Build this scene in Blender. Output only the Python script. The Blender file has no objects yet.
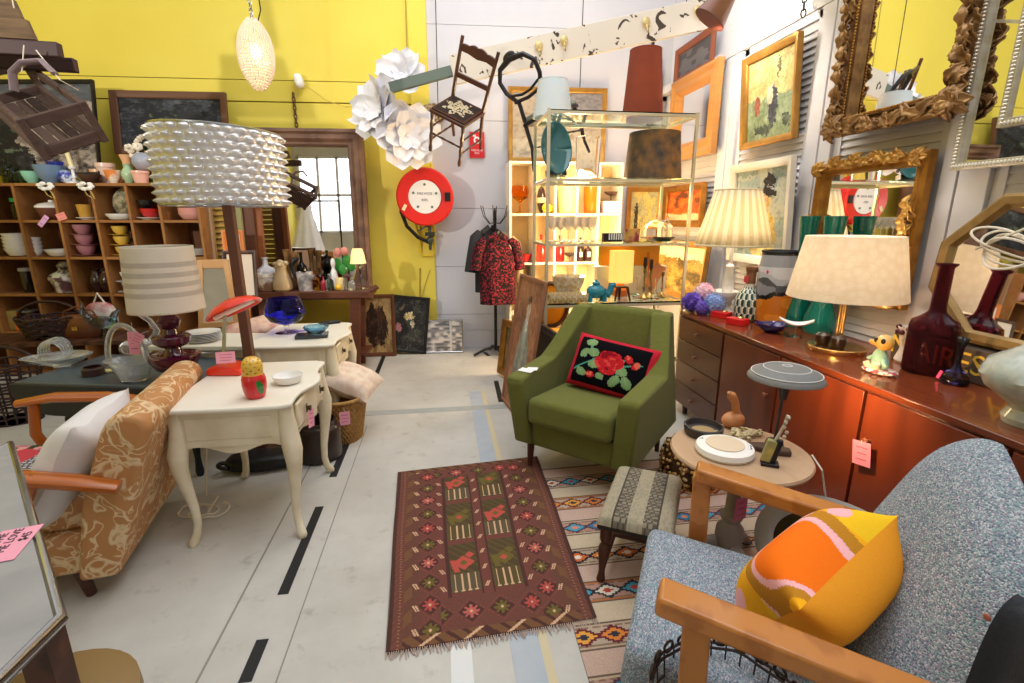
import bpy, math, random
from mathutils import Vector, Matrix, Euler
random.seed(7)
SC = bpy.context.scene
COL = SC.collection
PI = math.pi
rad = math.radians
sin, cos = math.sin, math.cos
# ------------------------------------------------------------------ camera and measuring helpers
FPX, YAW, PITCH, EYE = 494.0, rad(8.0), rad(14.0), 1.4
def _ray(px, py):
    a = (px-512)/FPX; b = (py-341.5)/FPX
    fw = cos(PITCH)-b*sin(PITCH); dn = sin(PITCH)+b*cos(PITCH)
    return (a*cos(YAW)+fw*sin(YAW), -a*sin(YAW)+fw*cos(YAW), -dn)
def onZ(px, py, z=0.0):
    d = _ray(px, py); t = (z-EYE)/d[2]; return Vector((d[0]*t, d[1]*t, z))
def onX(px, py, x):
    d = _ray(px, py); t = x/d[0]; return Vector((x, d[1]*t, EYE+d[2]*t))
def onY(px, py, y):
    d = _ray(px, py); t = y/d[1]; return Vector((d[0]*t, y, EYE+d[2]*t))
WALL_P, WALL_A = (0.0, 5.35), rad(3.0)
def onB(px, py, off=0.0, p0=WALL_P, an=WALL_A):
    n = (sin(an), cos(an)); d = _ray(px, py)
    t = (n[0]*p0[0]+n[1]*p0[1]-off)/(n[0]*d[0]+n[1]*d[1])
    return Vector((d[0]*t, d[1]*t, EYE+d[2]*t))
def mpp(p):                     # metres that one pixel spans at point p
    h = p[0]*sin(YAW)+p[1]*cos(YAW)
    return (h*cos(PITCH)-(p[2]-EYE)*sin(PITCH))/FPX
# ------------------------------------------------------------------ colour and materials
def lin(c):
    if isinstance(c, str):
        c = c.lstrip('#'); c = [int(c[i:i+2], 16)/255 for i in (0, 2, 4)]
    return tuple(x/12.92 if x <= .04045 else ((x+.055)/1.055)**2.4 for x in c[:3])
MATS = {}
def mat(key, col='#808080', rough=.55, metal=0, col2=None, scale=6, kind='noise', contrast=.5, bump=0, bscale=60,
        trans=0, ior=1.45, emit=0, ecol=None, coat=0, stretch=None, spec=None, sheen=0, alpha=1, dist=0, sss=0):
    if key in MATS: return MATS[key]
    m = bpy.data.materials.new(key); m.use_nodes = True
    nt = m.node_tree; N = nt.nodes; L = nt.links
    b = N['Principled BSDF']
    def inp(n, v):
        if n in b.inputs: b.inputs[n].default_value = v
    inp('Base Color', (*lin(col), 1)); inp('Roughness', rough); inp('Metallic', metal); inp('IOR', ior)
    inp('Transmission Weight', trans); inp('Coat Weight', coat); inp('Coat Roughness', .08); inp('Alpha', alpha)
    if sheen: inp('Sheen Weight', sheen)
    if spec is not None: inp('Specular IOR Level', spec)
    if emit: inp('Emission Color', (*lin(ecol or col), 1)); inp('Emission Strength', emit)
    tc = N.new('ShaderNodeTexCoord'); mp = N.new('ShaderNodeMapping')
    L.new(tc.outputs['Object'], mp.inputs['Vector'])
    if stretch: mp.inputs['Scale'].default_value = stretch
    if col2:
        if kind == 'noise':
            t = N.new('ShaderNodeTexNoise'); t.inputs['Scale'].default_value = scale; t.inputs['Detail'].default_value = 5
            if dist: t.inputs['Distortion'].default_value = dist
            out = t.outputs['Fac']
        elif kind == 'wave':
            t = N.new('ShaderNodeTexWave'); t.inputs['Scale'].default_value = scale; t.inputs['Distortion'].default_value = dist or 4
            t.inputs['Detail'].default_value = 3; out = t.outputs['Fac']
        elif kind == 'voronoi':
            t = N.new('ShaderNodeTexVoronoi'); t.inputs['Scale'].default_value = scale; out = t.outputs['Distance']
        elif kind == 'checker':
            t = N.new('ShaderNodeTexChecker'); t.inputs['Scale'].default_value = scale; out = t.outputs['Fac']
        L.new(mp.outputs['Vector'], t.inputs['Vector'])
        r = N.new('ShaderNodeValToRGB')
        r.color_ramp.elements[0].position = .5-contrast/2; r.color_ramp.elements[1].position = .5+contrast/2
        r.color_ramp.elements[0].color = (*lin(col), 1); r.color_ramp.elements[1].color = (*lin(col2), 1)
        L.new(out, r.inputs['Fac']); L.new(r.outputs['Color'], b.inputs['Base Color'])
    if bump:
        t2 = N.new('ShaderNodeTexNoise'); t2.inputs['Scale'].default_value = bscale; t2.inputs['Detail'].default_value = 3
        L.new(mp.outputs['Vector'], t2.inputs['Vector'])
        bp = N.new('ShaderNodeBump'); bp.inputs['Strength'].default_value = bump; bp.inputs['Distance'].default_value = .01
        L.new(t2.outputs['Fac'], bp.inputs['Height']); L.new(bp.outputs['Normal'], b.inputs['Normal'])
    MATS[key] = m
    return m
def vcol(key='painted', rough=.8, spec=.3, bump=0, bscale=300, coat=0, wear=0):
    k = 'vcol_'+key
    if k in MATS: return MATS[k]
    m = bpy.data.materials.new(k); m.use_nodes = True; N = m.node_tree.nodes; L = m.node_tree.links
    b = N['Principled BSDF']; b.inputs['Roughness'].default_value = rough; b.inputs['Specular IOR Level'].default_value = spec
    b.inputs['Coat Weight'].default_value = coat
    a = N.new('ShaderNodeVertexColor'); a.layer_name = 'Col'
    tc = N.new('ShaderNodeTexCoord'); t = N.new('ShaderNodeTexNoise'); t.inputs['Scale'].default_value = bscale
    L.new(tc.outputs['Object'], t.inputs['Vector'])
    mx = N.new('ShaderNodeMixRGB'); mx.blend_type = 'OVERLAY'; mx.inputs['Fac'].default_value = wear
    L.new(a.outputs['Color'], mx.inputs['Color1']); L.new(t.outputs['Fac'], mx.inputs['Color2'])
    L.new(mx.outputs['Color'], b.inputs['Base Color'])
    if bump:
        bp = N.new('ShaderNodeBump'); bp.inputs['Strength'].default_value = bump; bp.inputs['Distance'].default_value = .006
        L.new(t.outputs['Fac'], bp.inputs['Height']); L.new(bp.outputs['Normal'], b.inputs['Normal'])
    MATS[k] = m; return m
def glow(m, col, fac=.45):           # cloth or paper that lets lamp light through
    N = m.node_tree.nodes; L = m.node_tree.links; t = N.new('ShaderNodeBsdfTranslucent'); t.inputs['Color'].default_value = (*lin(col), 1)
    x = N.new('ShaderNodeMixShader'); x.inputs[0].default_value = fac; out = N['Material Output']
    L.new(N['Principled BSDF'].outputs[0], x.inputs[1]); L.new(t.outputs[0], x.inputs[2]); L.new(x.outputs[0], out.inputs['Surface']); return m
def veins(key, c1, c2, scale, width=.02, soft=.03, dist=.6, rough=.6, bump=.2):     # branching pale figures on a ground colour
    m = bpy.data.materials.new(key); m.use_nodes = True; N = m.node_tree.nodes; L = m.node_tree.links; b = N['Principled BSDF']; b.inputs['Roughness'].default_value = rough
    tc = N.new('ShaderNodeTexCoord'); prev = None
    for k, sc in enumerate((scale, scale*1.7)):
        n = N.new('ShaderNodeTexNoise'); n.inputs['Scale'].default_value = sc; n.inputs['Detail'].default_value = 2.5; n.inputs['Distortion'].default_value = dist
        mp = N.new('ShaderNodeMapping'); mp.inputs['Location'].default_value = (3.1*k, 1.7*k, 0); L.new(tc.outputs['Object'], mp.inputs['Vector']); L.new(mp.outputs['Vector'], n.inputs['Vector'])
        r = N.new('ShaderNodeValToRGB'); e = r.color_ramp.elements; w_ = width*(1-.35*k)
        e[0].position = .5-w_-soft; e[0].color = (0,0,0,1); e[1].position = .5+w_+soft; e[1].color = (0,0,0,1)
        for p_ in (.5-w_, .5+w_): q = e.new(p_); q.color = (1,1,1,1)
        L.new(n.outputs['Fac'], r.inputs['Fac'])
        if prev is None: prev = r.outputs['Color']
        else:
            mx = N.new('ShaderNodeMixRGB'); mx.blend_type = 'LIGHTEN'; mx.inputs['Fac'].default_value = 1; L.new(prev, mx.inputs['Color1']); L.new(r.outputs['Color'], mx.inputs['Color2']); prev = mx.outputs['Color']
    mc = N.new('ShaderNodeMixRGB'); mc.inputs['Color1'].default_value = (*lin(c1), 1); mc.inputs['Color2'].default_value = (*lin(c2), 1); L.new(prev, mc.inputs['Fac']); L.new(mc.outputs['Color'], b.inputs['Base Color'])
    bp = N.new('ShaderNodeBump'); bp.inputs['Strength'].default_value = bump; bp.inputs['Distance'].default_value = .004; L.new(prev, bp.inputs['Height']); L.new(bp.outputs['Normal'], b.inputs['Normal'])
    MATS[key] = m; return m
# ------------------------------------------------------------------ mesh builder
class MB:
    def __init__(s): s.v = []; s.f = []; s.mi = []; s.c = []; s.M = Matrix.Identity(4); s.mat = 0; s.col = None
    def _add(s, vs, fs, col=None):
        o = len(s.v); s.v += [tuple(s.M @ Vector(p)) for p in vs]
        for f in fs: s.f.append([i+o for i in f]); s.mi.append(s.mat); s.c.append(col or s.col)
        return s
    def box(s, c, d, rz=0, rx=0, ry=0):
        R = Euler((rx, ry, rz)).to_matrix(); c = Vector(c); vs = []
        for x in (-.5, .5):
            for y in (-.5, .5):
                for z in (-.5, .5): vs.append(c+R@Vector((x*d[0], y*d[1], z*d[2])))
        return s._add(vs, [(0,1,3,2), (4,6,7,5), (0,4,5,1), (2,3,7,6), (0,2,6,4), (1,5,7,3)])
    def beam(s, a, b, w, h, up=(0,0,1)):        # rectangular bar from a to b
        a = Vector(a); b = Vector(b); d = (b-a).normalized(); u = Vector(up)
        if abs(d.dot(u)) > .98: u = Vector((0,1,0))
        x = d.cross(u).normalized(); y = x.cross(d); vs = []
        for p in (a, b):
            for i, j in ((-1,-1), (1,-1), (1,1), (-1,1)): vs.append(p+x*i*w/2+y*j*h/2)
        return s._add(vs, [(3,2,1,0), (4,5,6,7), (0,1,5,4), (1,2,6,5), (2,3,7,6), (3,0,4,7)])
    def tube(s, pts, r, n=8, closed=False, caps=True, flat=1.0):
        pts = [Vector(p) for p in pts]; k = len(pts)
        rs = list(r) if isinstance(r, (list, tuple)) else [r]*k
        vs = []; pu = None
        for i, p in enumerate(pts):
            if closed: t = pts[(i+1) % k]-pts[i-1]
            else: t = pts[min(i+1, k-1)]-pts[max(i-1, 0)]
            t = t.normalized() if t.length > 1e-9 else Vector((0,0,1))
            if pu is None:
                u = Vector((0,0,1)) if abs(t.z) < .9 else Vector((1,0,0))
            else: u = pu
            u = u-t*u.dot(t); u = u.normalized() if u.length > 1e-6 else t.orthogonal().normalized(); w = t.cross(u); pu = u
            for j in range(n):
                a = 2*PI*j/n; vs.append(p+u*cos(a)*rs[i]*flat+w*sin(a)*rs[i])
        fs = []
        for i in range(k if closed else k-1):
            for j in range(n):
                a = i*n+j; b = i*n+(j+1) % n; c = ((i+1) % k)*n+(j+1) % n; d = ((i+1) % k)*n+j
                fs.append((a, b, c, d))
        if caps and not closed: fs += [tuple(range(n-1, -1, -1)), tuple((k-1)*n+j for j in range(n))]
        return s._add(vs, fs)
    def cyl(s, a, b, r0, r1=None, n=20): return s.tube([a, b], [r0, r0 if r1 is None else r1], n)
    def lathe(s, prof, n=28, c=(0,0,0), fn=None, close=False):
        vs = []; fs = []; k = len(prof)
        for i, (r, z) in enumerate(prof):
            for j in range(n):
                a = 2*PI*j/n; q = r*(fn(a, z) if fn else 1); vs.append((c[0]+q*cos(a), c[1]+q*sin(a), c[2]+z))
        for i in range(k if close else k-1):
            for j in range(n):
                fs.append((i*n+j, i*n+(j+1) % n, ((i+1) % k)*n+(j+1) % n, ((i+1) % k)*n+j))
        if not close:
            if prof[0][0] > 1e-5: fs.append(tuple(range(n-1, -1, -1)))
            if prof[-1][0] > 1e-5: fs.append(tuple((k-1)*n+j for j in range(n)))
        return s._add(vs, fs)
    def prism(s, poly, a0, a1, axis='z'):       # polygon (u, v) extruded along an axis
        vs = []; n = len(poly)
        for h in (a0, a1):
            for u, v in poly: vs.append({'z': (u, v, h), 'y': (u, h, v), 'x': (h, u, v)}[axis])
        fs = [tuple(range(n-1, -1, -1)), tuple(range(n, 2*n))]+[(i, (i+1) % n, n+(i+1) % n, n+i) for i in range(n)]
        return s._add(vs, fs)
    def surf(s, fn, nu, nv, cu=False, cv=False, colfn=None):
        vs = []; fs = []; U = nu if cu else nu+1; V = nv if cv else nv+1
        for i in range(U):
            for j in range(V): vs.append(fn(i/nu, j/nv))
        o = len(s.v); s.v += [tuple(s.M@Vector(p)) for p in vs]
        for i in range(nu):
            for j in range(nv):
                a, b = i, (i+1) % U; c, d = j, (j+1) % V
                s.f.append([o+a*V+c, o+b*V+c, o+b*V+d, o+a*V+d]); s.mi.append(s.mat)
                s.c.append(colfn((i+.5)/nu, (j+.5)/nv) if colfn else s.col)
        return s
    def ell(s, c, r, n=14, m=9, e=1.0):
        def P(u, v):
            a = 2*PI*u; b = PI*(v-.5)
            sg = lambda x: math.copysign(abs(x)**e, x)
            return (c[0]+r[0]*sg(cos(b))*sg(cos(a)), c[1]+r[1]*sg(cos(b))*sg(sin(a)), c[2]+r[2]*sg(sin(b)))
        return s.surf(P, n, m, cu=True)
    def pillow(s, w, d, h, n=20, colfn=None, pinch=.12, c=(0,0,0), ex=.6):   # soft pillow in the xy plane, thickness along z
        for sg in (1, -1):
            def P(u, v):
                x = u*2-1; y = v*2-1
                k = 1-pinch*(x*x*y*y) ; e = max(0, (1-x**4))*max(0, (1-y**4)); q = 1-pinch*.5*(1-abs(x))*abs(y)-0
                xx = x*w/2*(1-pinch*(1-y*y)*abs(x)**3*.6); yy = y*d/2*(1-pinch*(1-x*x)*abs(y)**3*.6)
                return (c[0]+xx, c[1]+yy*(sg), c[2]+sg*h/2*e**ex)
            cf = (lambda u, v: colfn(u, v, sg)) if colfn else None
            s.surf(P, n, n, colfn=cf)
        return s
    def rect_ring(s, w, h, prof):                # mitred frame in xz plane (front towards -y); prof = [(inset, forward)]
        k = len(prof); vs = []
        for o, d in prof:
            for sx, sz in ((-1,-1), (1,-1), (1,1), (-1,1)): vs.append((sx*(w/2-o), -d, sz*(h/2-o)))
        fs = []
        for i in range(k-1):
            for j in range(4): fs.append((i*4+j, i*4+(j+1) % 4, (i+1)*4+(j+1) % 4, (i+1)*4+j))
        return s._add(vs, fs)
    def poly_ring(s, pts, prof):                 # same for any convex polygon of (x, z), inset towards the centre
        k = len(prof); n = len(pts); vs = []
        for o, d in prof:
            for x, z in pts:
                q = 1-o/math.hypot(x, z); vs.append((x*q, -d, z*q))
        fs = [(i*n+j, i*n+(j+1) % n, (i+1)*n+(j+1) % n, (i+1)*n+j) for i in range(k-1) for j in range(n)]
        return s._add(vs, fs)
def link(o, parent=None):
    COL.objects.link(o)
    if parent is not None: o.parent = parent
    return o
def tag(o, label=None, cat=None, group=None, kind=None):
    if label: o['label'] = label
    if cat: o['category'] = cat
    if group: o['group'] = group
    if kind: o['kind'] = kind
    return o
def add(name, mb, m, parent=None, bev=0, sub=0, smooth=40, label=None, bseg=2, solid=0):
    me = bpy.data.meshes.new(name); me.from_pydata(mb.v, [], mb.f)
    ms = m if isinstance(m, (list, tuple)) else [m]
    for x in ms: me.materials.append(x)
    if len(ms) > 1: me.polygons.foreach_set('material_index', mb.mi)
    if any(c is not None for c in mb.c):
        at = me.color_attributes.new('Col', 'BYTE_COLOR', 'CORNER'); buf = []; cache = {}
        for f, c in zip(mb.f, mb.c):
            c = c or '#808080'
            if c not in cache:
                q = c
                if isinstance(q, str): q = q.lstrip('#'); q = [int(q[i:i+2], 16)/255 for i in (0, 2, 4)]
                cache[c] = (*q[:3], 1.0)
            for _ in f: buf.extend(cache[c])
        at.data.foreach_set('color_srgb', buf)
    if smooth:
        me.polygons.foreach_set('use_smooth', [True]*len(me.polygons)); me.set_sharp_from_angle(angle=rad(smooth))
    me.update(); o = bpy.data.objects.new(name, me); link(o, parent)
    if solid:
        q = o.modifiers.new('t', 'SOLIDIFY'); q.thickness = solid; q.offset = 0
    if bev:
        q = o.modifiers.new('b', 'BEVEL'); q.width = bev; q.segments = bseg; q.limit_method = 'ANGLE'; q.angle_limit = rad(35); q.harden_normals = False
    if sub:
        q = o.modifiers.new('s', 'SUBSURF'); q.levels = sub; q.render_levels = sub
    if label: o['label'] = label
    return o
def T(name, label, cat, loc=(0,0,0), rz=0, group=None, rot=None):
    o = bpy.data.objects.new(name, None); COL.objects.link(o); o.empty_display_size = .05
    o.location = loc; o.rotation_euler = rot if rot else (0, 0, rz)
    return tag(o, label, cat, group)
def one(name, label, cat, mb, m, loc=(0,0,0), rz=0, group=None, rot=None, **k):
    o = add(name, mb, m, **k); o.location = loc; o.rotation_euler = rot if rot else (0, 0, rz)
    return tag(o, label, cat, group)
def struct(name, mb, m, **k): return tag(add(name, mb, m, **k), kind='structure')
def dup(root, loc, rz=None, label=None, rot=None, scale=None):
    r = root.copy(); COL.objects.link(r); r.location = loc
    if rz is not None: r.rotation_euler = (0, 0, rz)
    if rot: r.rotation_euler = rot
    if scale: r.scale = (scale,)*3 if not isinstance(scale, tuple) else scale
    if label: r['label'] = label
    for ch in list(root.children):
        c = ch.copy(); COL.objects.link(c); c.parent = r
        for g in list(ch.children):
            d = g.copy(); COL.objects.link(d); d.parent = c
    return r
def text_mesh(name, txt, size, m, parent, loc, rot, depth=.0006, align='CENTER'):
    cu = bpy.data.curves.new(name, 'FONT'); cu.body = txt; cu.size = size; cu.extrude = depth; cu.align_x = align; cu.align_y = 'CENTER'
    cu.resolution_u = 2
    o = bpy.data.objects.new(name, cu); dg = None
    COL.objects.link(o)
    me = bpy.data.meshes.new_from_object(o.evaluated_get(bpy.context.evaluated_depsgraph_get()))
    bpy.data.objects.remove(o); me.materials.clear(); me.materials.append(m)
    q = bpy.data.objects.new(name, me); link(q, parent); q.location = loc; q.rotation_euler = rot
    return q
# ------------------------------------------------------------------ turned shapes: (radius, height) as shares of full size
PF = dict(
    bowl=[(0,0), (.42,0), (.45,.06), (.72,.3), (.92,.68), (1,1), (.95,1), (.86,.68), (.66,.34), (.3,.14), (0,.12)],
    dish=[(0,0), (.6,0), (.75,.1), (.97,.8), (1,1), (.93,1), (.88,.75), (.68,.25), (0,.2)],
    plate=[(0,0), (.55,0), (.6,.25), (.98,.8), (1,1), (.95,1), (.58,.5), (0,.45)],
    cup=[(0,0), (.5,0), (.55,.08), (.8,.3), (.95,.7), (1,1), (.93,1), (.86,.7), (.7,.3), (0,.15)],
    straightcup=[(0,0), (.75,0), (.8,.05), (1,1), (.94,1), (.74,.12), (0,.1)],
    pot=[(0,0), (.66,0), (.7,.02), (.92,.8), (1,.82), (1,1), (.9,1), (.85,.8), (.6,.1), (0,.08)],
    goblet=[(0,0), (.72,0), (.7,.03), (.12,.07), (.09,.38), (.3,.45), (.85,.58), (1,.78), (.92,1), (.89,1), (.96,.78), (.8,.6), (.2,.49), (0,.48)],
    coupe=[(0,0), (.75,0), (.7,.02), (.1,.05), (.07,.55), (.25,.6), (.6,.68), (.85,.85), (1,1), (.97,1), (.8,.85), (.5,.7), (0,.63)],
    wine=[(0,0), (.8,0), (.75,.02), (.1,.06), (.09,.46), (.3,.5), (.75,.62), (.95,.85), (1,1), (.96,1), (.9,.84), (.7,.64), (.2,.53), (0,.52)],
    tumbler=[(0,0), (.85,0), (.88,.02), (1,1), (.95,1), (.83,.08), (0,.07)],
    bottle=[(0,0), (.92,0), (1,.03), (1,.55), (.9,.63), (.4,.72), (.28,.78), (.27,.95), (.36,.96), (.36,1), (.22,1), (.2,.8), (0,.79)],
    vase=[(0,0), (.5,0), (.55,.03), (.95,.35), (1,.5), (.8,.7), (.5,.85), (.48,.92), (.62,1), (.55,1), (.42,.92), (.42,.86), (0,.8)],
    trumpet=[(0,0), (.85,0), (1,.04), (.95,.14), (.55,.3), (.42,.5), (.46,.75), (.66,1), (.61,1), (.4,.75), (.36,.5), (.48,.32), (0,.2)],
    jar=[(0,0), (.9,0), (1,.04), (1,.78), (.85,.88), (.8,.9), (.8,1), (.74,1), (.74,.88), (.92,.76), (.92,.06), (0,.05)],
    dome=[(1,0), (1,.35), (.93,.6), (.72,.83), (.4,.96), (.08,1), (.08,1.06), (.16,1.14), (.14,1.24), (0,1.27)],
    ball=[(0,0), (.35,.04), (.7,.15), (.95,.38), (1,.5), (.95,.66), (.7,.86), (.35,.97), (0,1)],
    shade=[(.7,1), (1,0), (.985,0), (.685,1)],
    candlestick=[(0,0), (1,0), (1,.05), (.6,.12), (.25,.2), (.2,.3), (.35,.36), (.2,.44), (.18,.8), (.4,.88), (.45,1), (0,1)],
    figure=[(0,0), (.9,0), (1,.05), (.8,.15), (.85,.3), (.7,.5), (.45,.62), (.3,.68), (.42,.75), (.5,.84), (.4,.95), (.2,1), (0,1)],
)
ORD = ['first', 'second', 'third', 'fourth', 'fifth', 'sixth', 'seventh']
def nth(k, n, label):                # where in a stack of n, counted from below
    return label+', '+('lowest of its stack' if k == 0 else 'topmost of its stack' if k == n-1 else 'middle one of its stack' if n == 3 else ORD[k]+' from below in its stack')
def pr(k, R, H): return [(r*R, z*H) for r, z in PF[k]]
def turned(name, label, cat, k, R, H, m, loc, group=None, n=24, rz=0, fn=None, rot=None):
    return one(name, label, cat, MB().lathe(pr(k, R, H), n, fn=fn), m, loc, rz, group, rot)
# ------------------------------------------------------------------ camera, world, view
cam = bpy.data.cameras.new('camera'); co = bpy.data.objects.new('camera', cam); COL.objects.link(co)
cam.sensor_width = 36; cam.lens = FPX/1024*36; co.location = (0, 0, EYE); co.rotation_euler = (PI/2-PITCH, 0, -YAW)
cam.clip_start = .02; SC.camera = co
SC.view_settings.view_transform = 'Standard'; SC.view_settings.look = 'None'; SC.view_settings.gamma = 1
SC.view_settings.use_curve_mapping = False; SC.view_settings.exposure = .22
w = bpy.data.worlds.new('world'); SC.world = w; w.use_nodes = True
bg = w.node_tree.nodes['Background']; bg.inputs[0].default_value = (.93, .965, 1, 1); bg.inputs[1].default_value = .78
def lamp(name, kind, loc, power, col=(1,1,1), size=.05, rot=None, spot=None):
    l = bpy.data.lights.new(name, kind); l.energy = power; l.color = col
    if kind == 'AREA': l.shape = 'RECTANGLE'; l.size, l.size_y = size if isinstance(size, tuple) else (size, size)
    elif kind == 'SUN': l.angle = size
    else: l.shadow_soft_size = size
    if spot: l.spot_size = spot; l.spot_blend = .3
    o = bpy.data.objects.new(name, l); COL.objects.link(o); o.location = loc
    if rot: o.rotation_euler = rot
    return o
def aim(o, p): o.rotation_euler = (Vector(p)-o.location).to_track_quat('-Z', 'Y').to_euler()
WARM = (1, .72, .42)
# ------------------------------------------------------------------ shared materials
white_wall = mat('white_wall', '#d9d7dd', .7, col2='#cbccd6', scale=1.2, contrast=.4)
yellow_wall = mat('yellow_wall', '#eddb5c', .55, col2='#e8d14e', scale=1.5, contrast=.5)
louvre_white = mat('louvre_white', '#dedbdd', .6, col2='#cfc9cc', scale=4)
dark_wood = mat('dark_wood', '#3d2318', .45, col2='#5a3524', scale=3, kind='wave', stretch=(1,6,6), dist=3)
teak = mat('teak', '#7a3c1c', .32, col2='#8e4c26', scale=1.6, kind='wave', dist=5, stretch=(5,.6,5), contrast=.9, coat=.25)
teak_v = mat('teak_upright_grain', '#70301a', .3, col2='#5c2716', scale=1.3, kind='wave', dist=6, stretch=(1,5,.5), contrast=.9, coat=.25)
teak_dark = mat('teak_dark', '#55291a', .35, col2='#613020', scale=1.5, kind='wave', dist=5, stretch=(5,1,4), coat=.2)
honey_wood = mat('honey_wood', '#bd7a38', .35, col2='#a9672a', scale=2, kind='wave', dist=6, stretch=(1,6,6), coat=.2)
pine = mat('pine', '#c98d48', .45, col2='#b8793a', scale=2.5, kind='wave', dist=4, stretch=(1,5,5))
cubby_wood = mat('cubby_wood', '#a47140', .5, col2='#8e5c2e', scale=2.2, kind='noise', stretch=(1,6,6))
old_wood = mat('old_wood', '#57423a', .8, col2='#3f2c27', scale=5, stretch=(1,7,7), bump=.3)
cream_paint = mat('cream_paint', '#ece1c8', .42, col2='#d6c7a4', scale=9, contrast=.45)
cream_top = mat('cream_top', '#f0ebde', .35, col2='#e6dfcc', scale=4, contrast=.5)
brass = mat('brass', '#c8a56a', .25, metal=1)
steel = mat('steel', '#b9bcc0', .25, metal=1)
gilt = mat('gilt', '#c08a3c', .38, metal=.75, col2='#8c5a22', scale=14, contrast=.6, bump=.4, bscale=80)
gilt_bright = mat('gilt_bright', '#c99a4a', .38, metal=.6, col2='#a5753a', scale=10, bump=.2, bscale=70)
bronze_orn = mat('carved_bronze', '#b88e5a', .42, metal=.5, col2='#5b3a20', scale=13, contrast=.5, bump=.3, bscale=60)
mirror_m = mat('mirror', '#eeeeee', .015, metal=1)
clear = mat('clear_glass', '#ffffff', .03, trans=1, ior=1.22)
edge_glass = mat('shelf_glass', '#d8f0e8', .03, trans=1, ior=1.2)
press = mat('pressed_glass', '#f2f7fa', .05, trans=.86, ior=1.35, coat=.4)
black_m = mat('black_paint', '#17171a', .4)
iron = mat('black_iron', '#1b1a1d', .5, metal=.3)
white_cer = mat('white_ceramic', '#f0eeea', .2, coat=.3)
cream_cer = mat('cream_ceramic', '#eadfc4', .25, coat=.3)
pink_paper = mat('pink_card', '#f0a3b8', .7)
string_m = mat('string', '#d6cdbb', .8)
def tint(key, col, rough=.04, ior=1.4): return mat('glass_'+key, col, rough, trans=1, ior=ior)
teal_glass = tint('teal', '#1fa493'); cobalt = tint('cobalt', '#5f68ff', .03, 1.3); plum = tint('plum', '#6a2140'); amber = tint('amber', '#ffc14a', .04, 1.2)
plum_lac = mat('plum_glaze', '#4a0f28', .12, coat=.6)
red_m = mat('red_gloss', '#d8241c', .3, coat=.3)
# ------------------------------------------------------------------ the shell
def floor_col():
    m = bpy.data.materials.new('painted_concrete'); m.use_nodes = True; N = m.node_tree.nodes; L = m.node_tree.links
    b = N['Principled BSDF']; b.inputs['Roughness'].default_value = .38; b.inputs['Specular IOR Level'].default_value = .4
    tc = N.new('ShaderNodeTexCoord')
    def noise(sc, det=6):
        n = N.new('ShaderNodeTexNoise'); n.inputs['Scale'].default_value = sc; n.inputs['Detail'].default_value = det; n.inputs['Roughness'].default_value = .65
        L.new(tc.outputs['Object'], n.inputs['Vector']); return n
    def ramp(n, p0, c0, p1, c1):
        r = N.new('ShaderNodeValToRGB'); e = r.color_ramp.elements; e[0].position, e[1].position = p0, p1
        e[0].color = (*lin(c0), 1); e[1].color = (*lin(c1), 1); L.new(n.outputs['Fac'], r.inputs['Fac']); return r
    r1 = ramp(noise(1.3), .35, '#b5b2ac', .65, '#cbc9c4')
    r2 = ramp(noise(9, 10), .3, '#9b9489', .42, '#ffffff')
    mx = N.new('ShaderNodeMixRGB'); mx.blend_type = 'MULTIPLY'; mx.inputs['Fac'].default_value = .35
    L.new(r1.outputs['Color'], mx.inputs['Color1']); L.new(r2.outputs['Color'], mx.inputs['Color2'])
    L.new(mx.outputs['Color'], b.inputs['Base Color'])
    bp = N.new('ShaderNodeBump'); bp.inputs['Strength'].default_value = .08; n3 = noise(30)
    L.new(n3.outputs['Fac'], bp.inputs['Height']); L.new(bp.outputs['Normal'], b.inputs['Normal']); return m
struct('floor', MB().box((-1.1, 1.2, -.05), (7.6, 9.4, .1)), floor_col())
# painted strips on the floor
blue_grey = mat('blue_grey_paint', '#a4b0bf', .5, col2='#b5bac0', scale=12)
pale_strip = mat('pale_paint', '#d7dde6', .5, col2='#e1e0da', scale=8)
grey_strip = mat('grey_paint', '#9aa0a2', .5, col2='#a9aca9', scale=15)
struct('trim_1', MB().box((.175+.06, 2.2, .0008), (.10, 3.4, .0016)), blue_grey)
struct('trim_2', MB().box((.175+.125, 2.2, .0006), (.03, 3.4, .0012)), mat('sand_paint', '#cdbf9d', .6))
struct('trim_3', MB().box((.02, 1.0, .0007), (.07, 1.4, .0014)), pale_strip)
struct('trim_20', MB().box((-.80, 1.6, .0004), (.008, 3.4, .0008)), mat('floor_seam', '#8f8a80', .8))
struct('trim_21', MB().box((-.555, 1.6, .0004), (.005, 3.4, .0008)), MATS['floor_seam'])
struct('trim_4', MB().box((.2, 3.53, .0009), (1.75, .085, .0018)), grey_strip)
for i, (a, b) in enumerate([((386,352), (372,380)), ((376,384), (360,413)), ((352,428), (333,477)), ((318,507), (288,594)), ((260,640), (241,683)), ((489,356), (484,352)), ((496,381), (501,402))]):
    p, q = onZ(*a), onZ(*b)
    if i < 5: q.x = p.x = -.635-.004*i
    one('floor_tape', ['short black tape strip on the floor beneath the leaning dark pictures', 'black tape strip on the floor right of the back cream table', 'black tape strip on the floor beside the wicker basket',
        'longest black tape strip on bare floor beside the front cream table', 'black tape strip on the floor nearest the photo bottom edge', 'tiny black tape mark by the coat stand foot', 'black tape mark on floor left of leaning portrait'][i],
        'tape', MB().beam((p.x, p.y, .0012), (q.x, q.y, .0012), .04, .002), mat('black_tape', '#1d1d20', .6), group='black tape strips on the floor')
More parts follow.
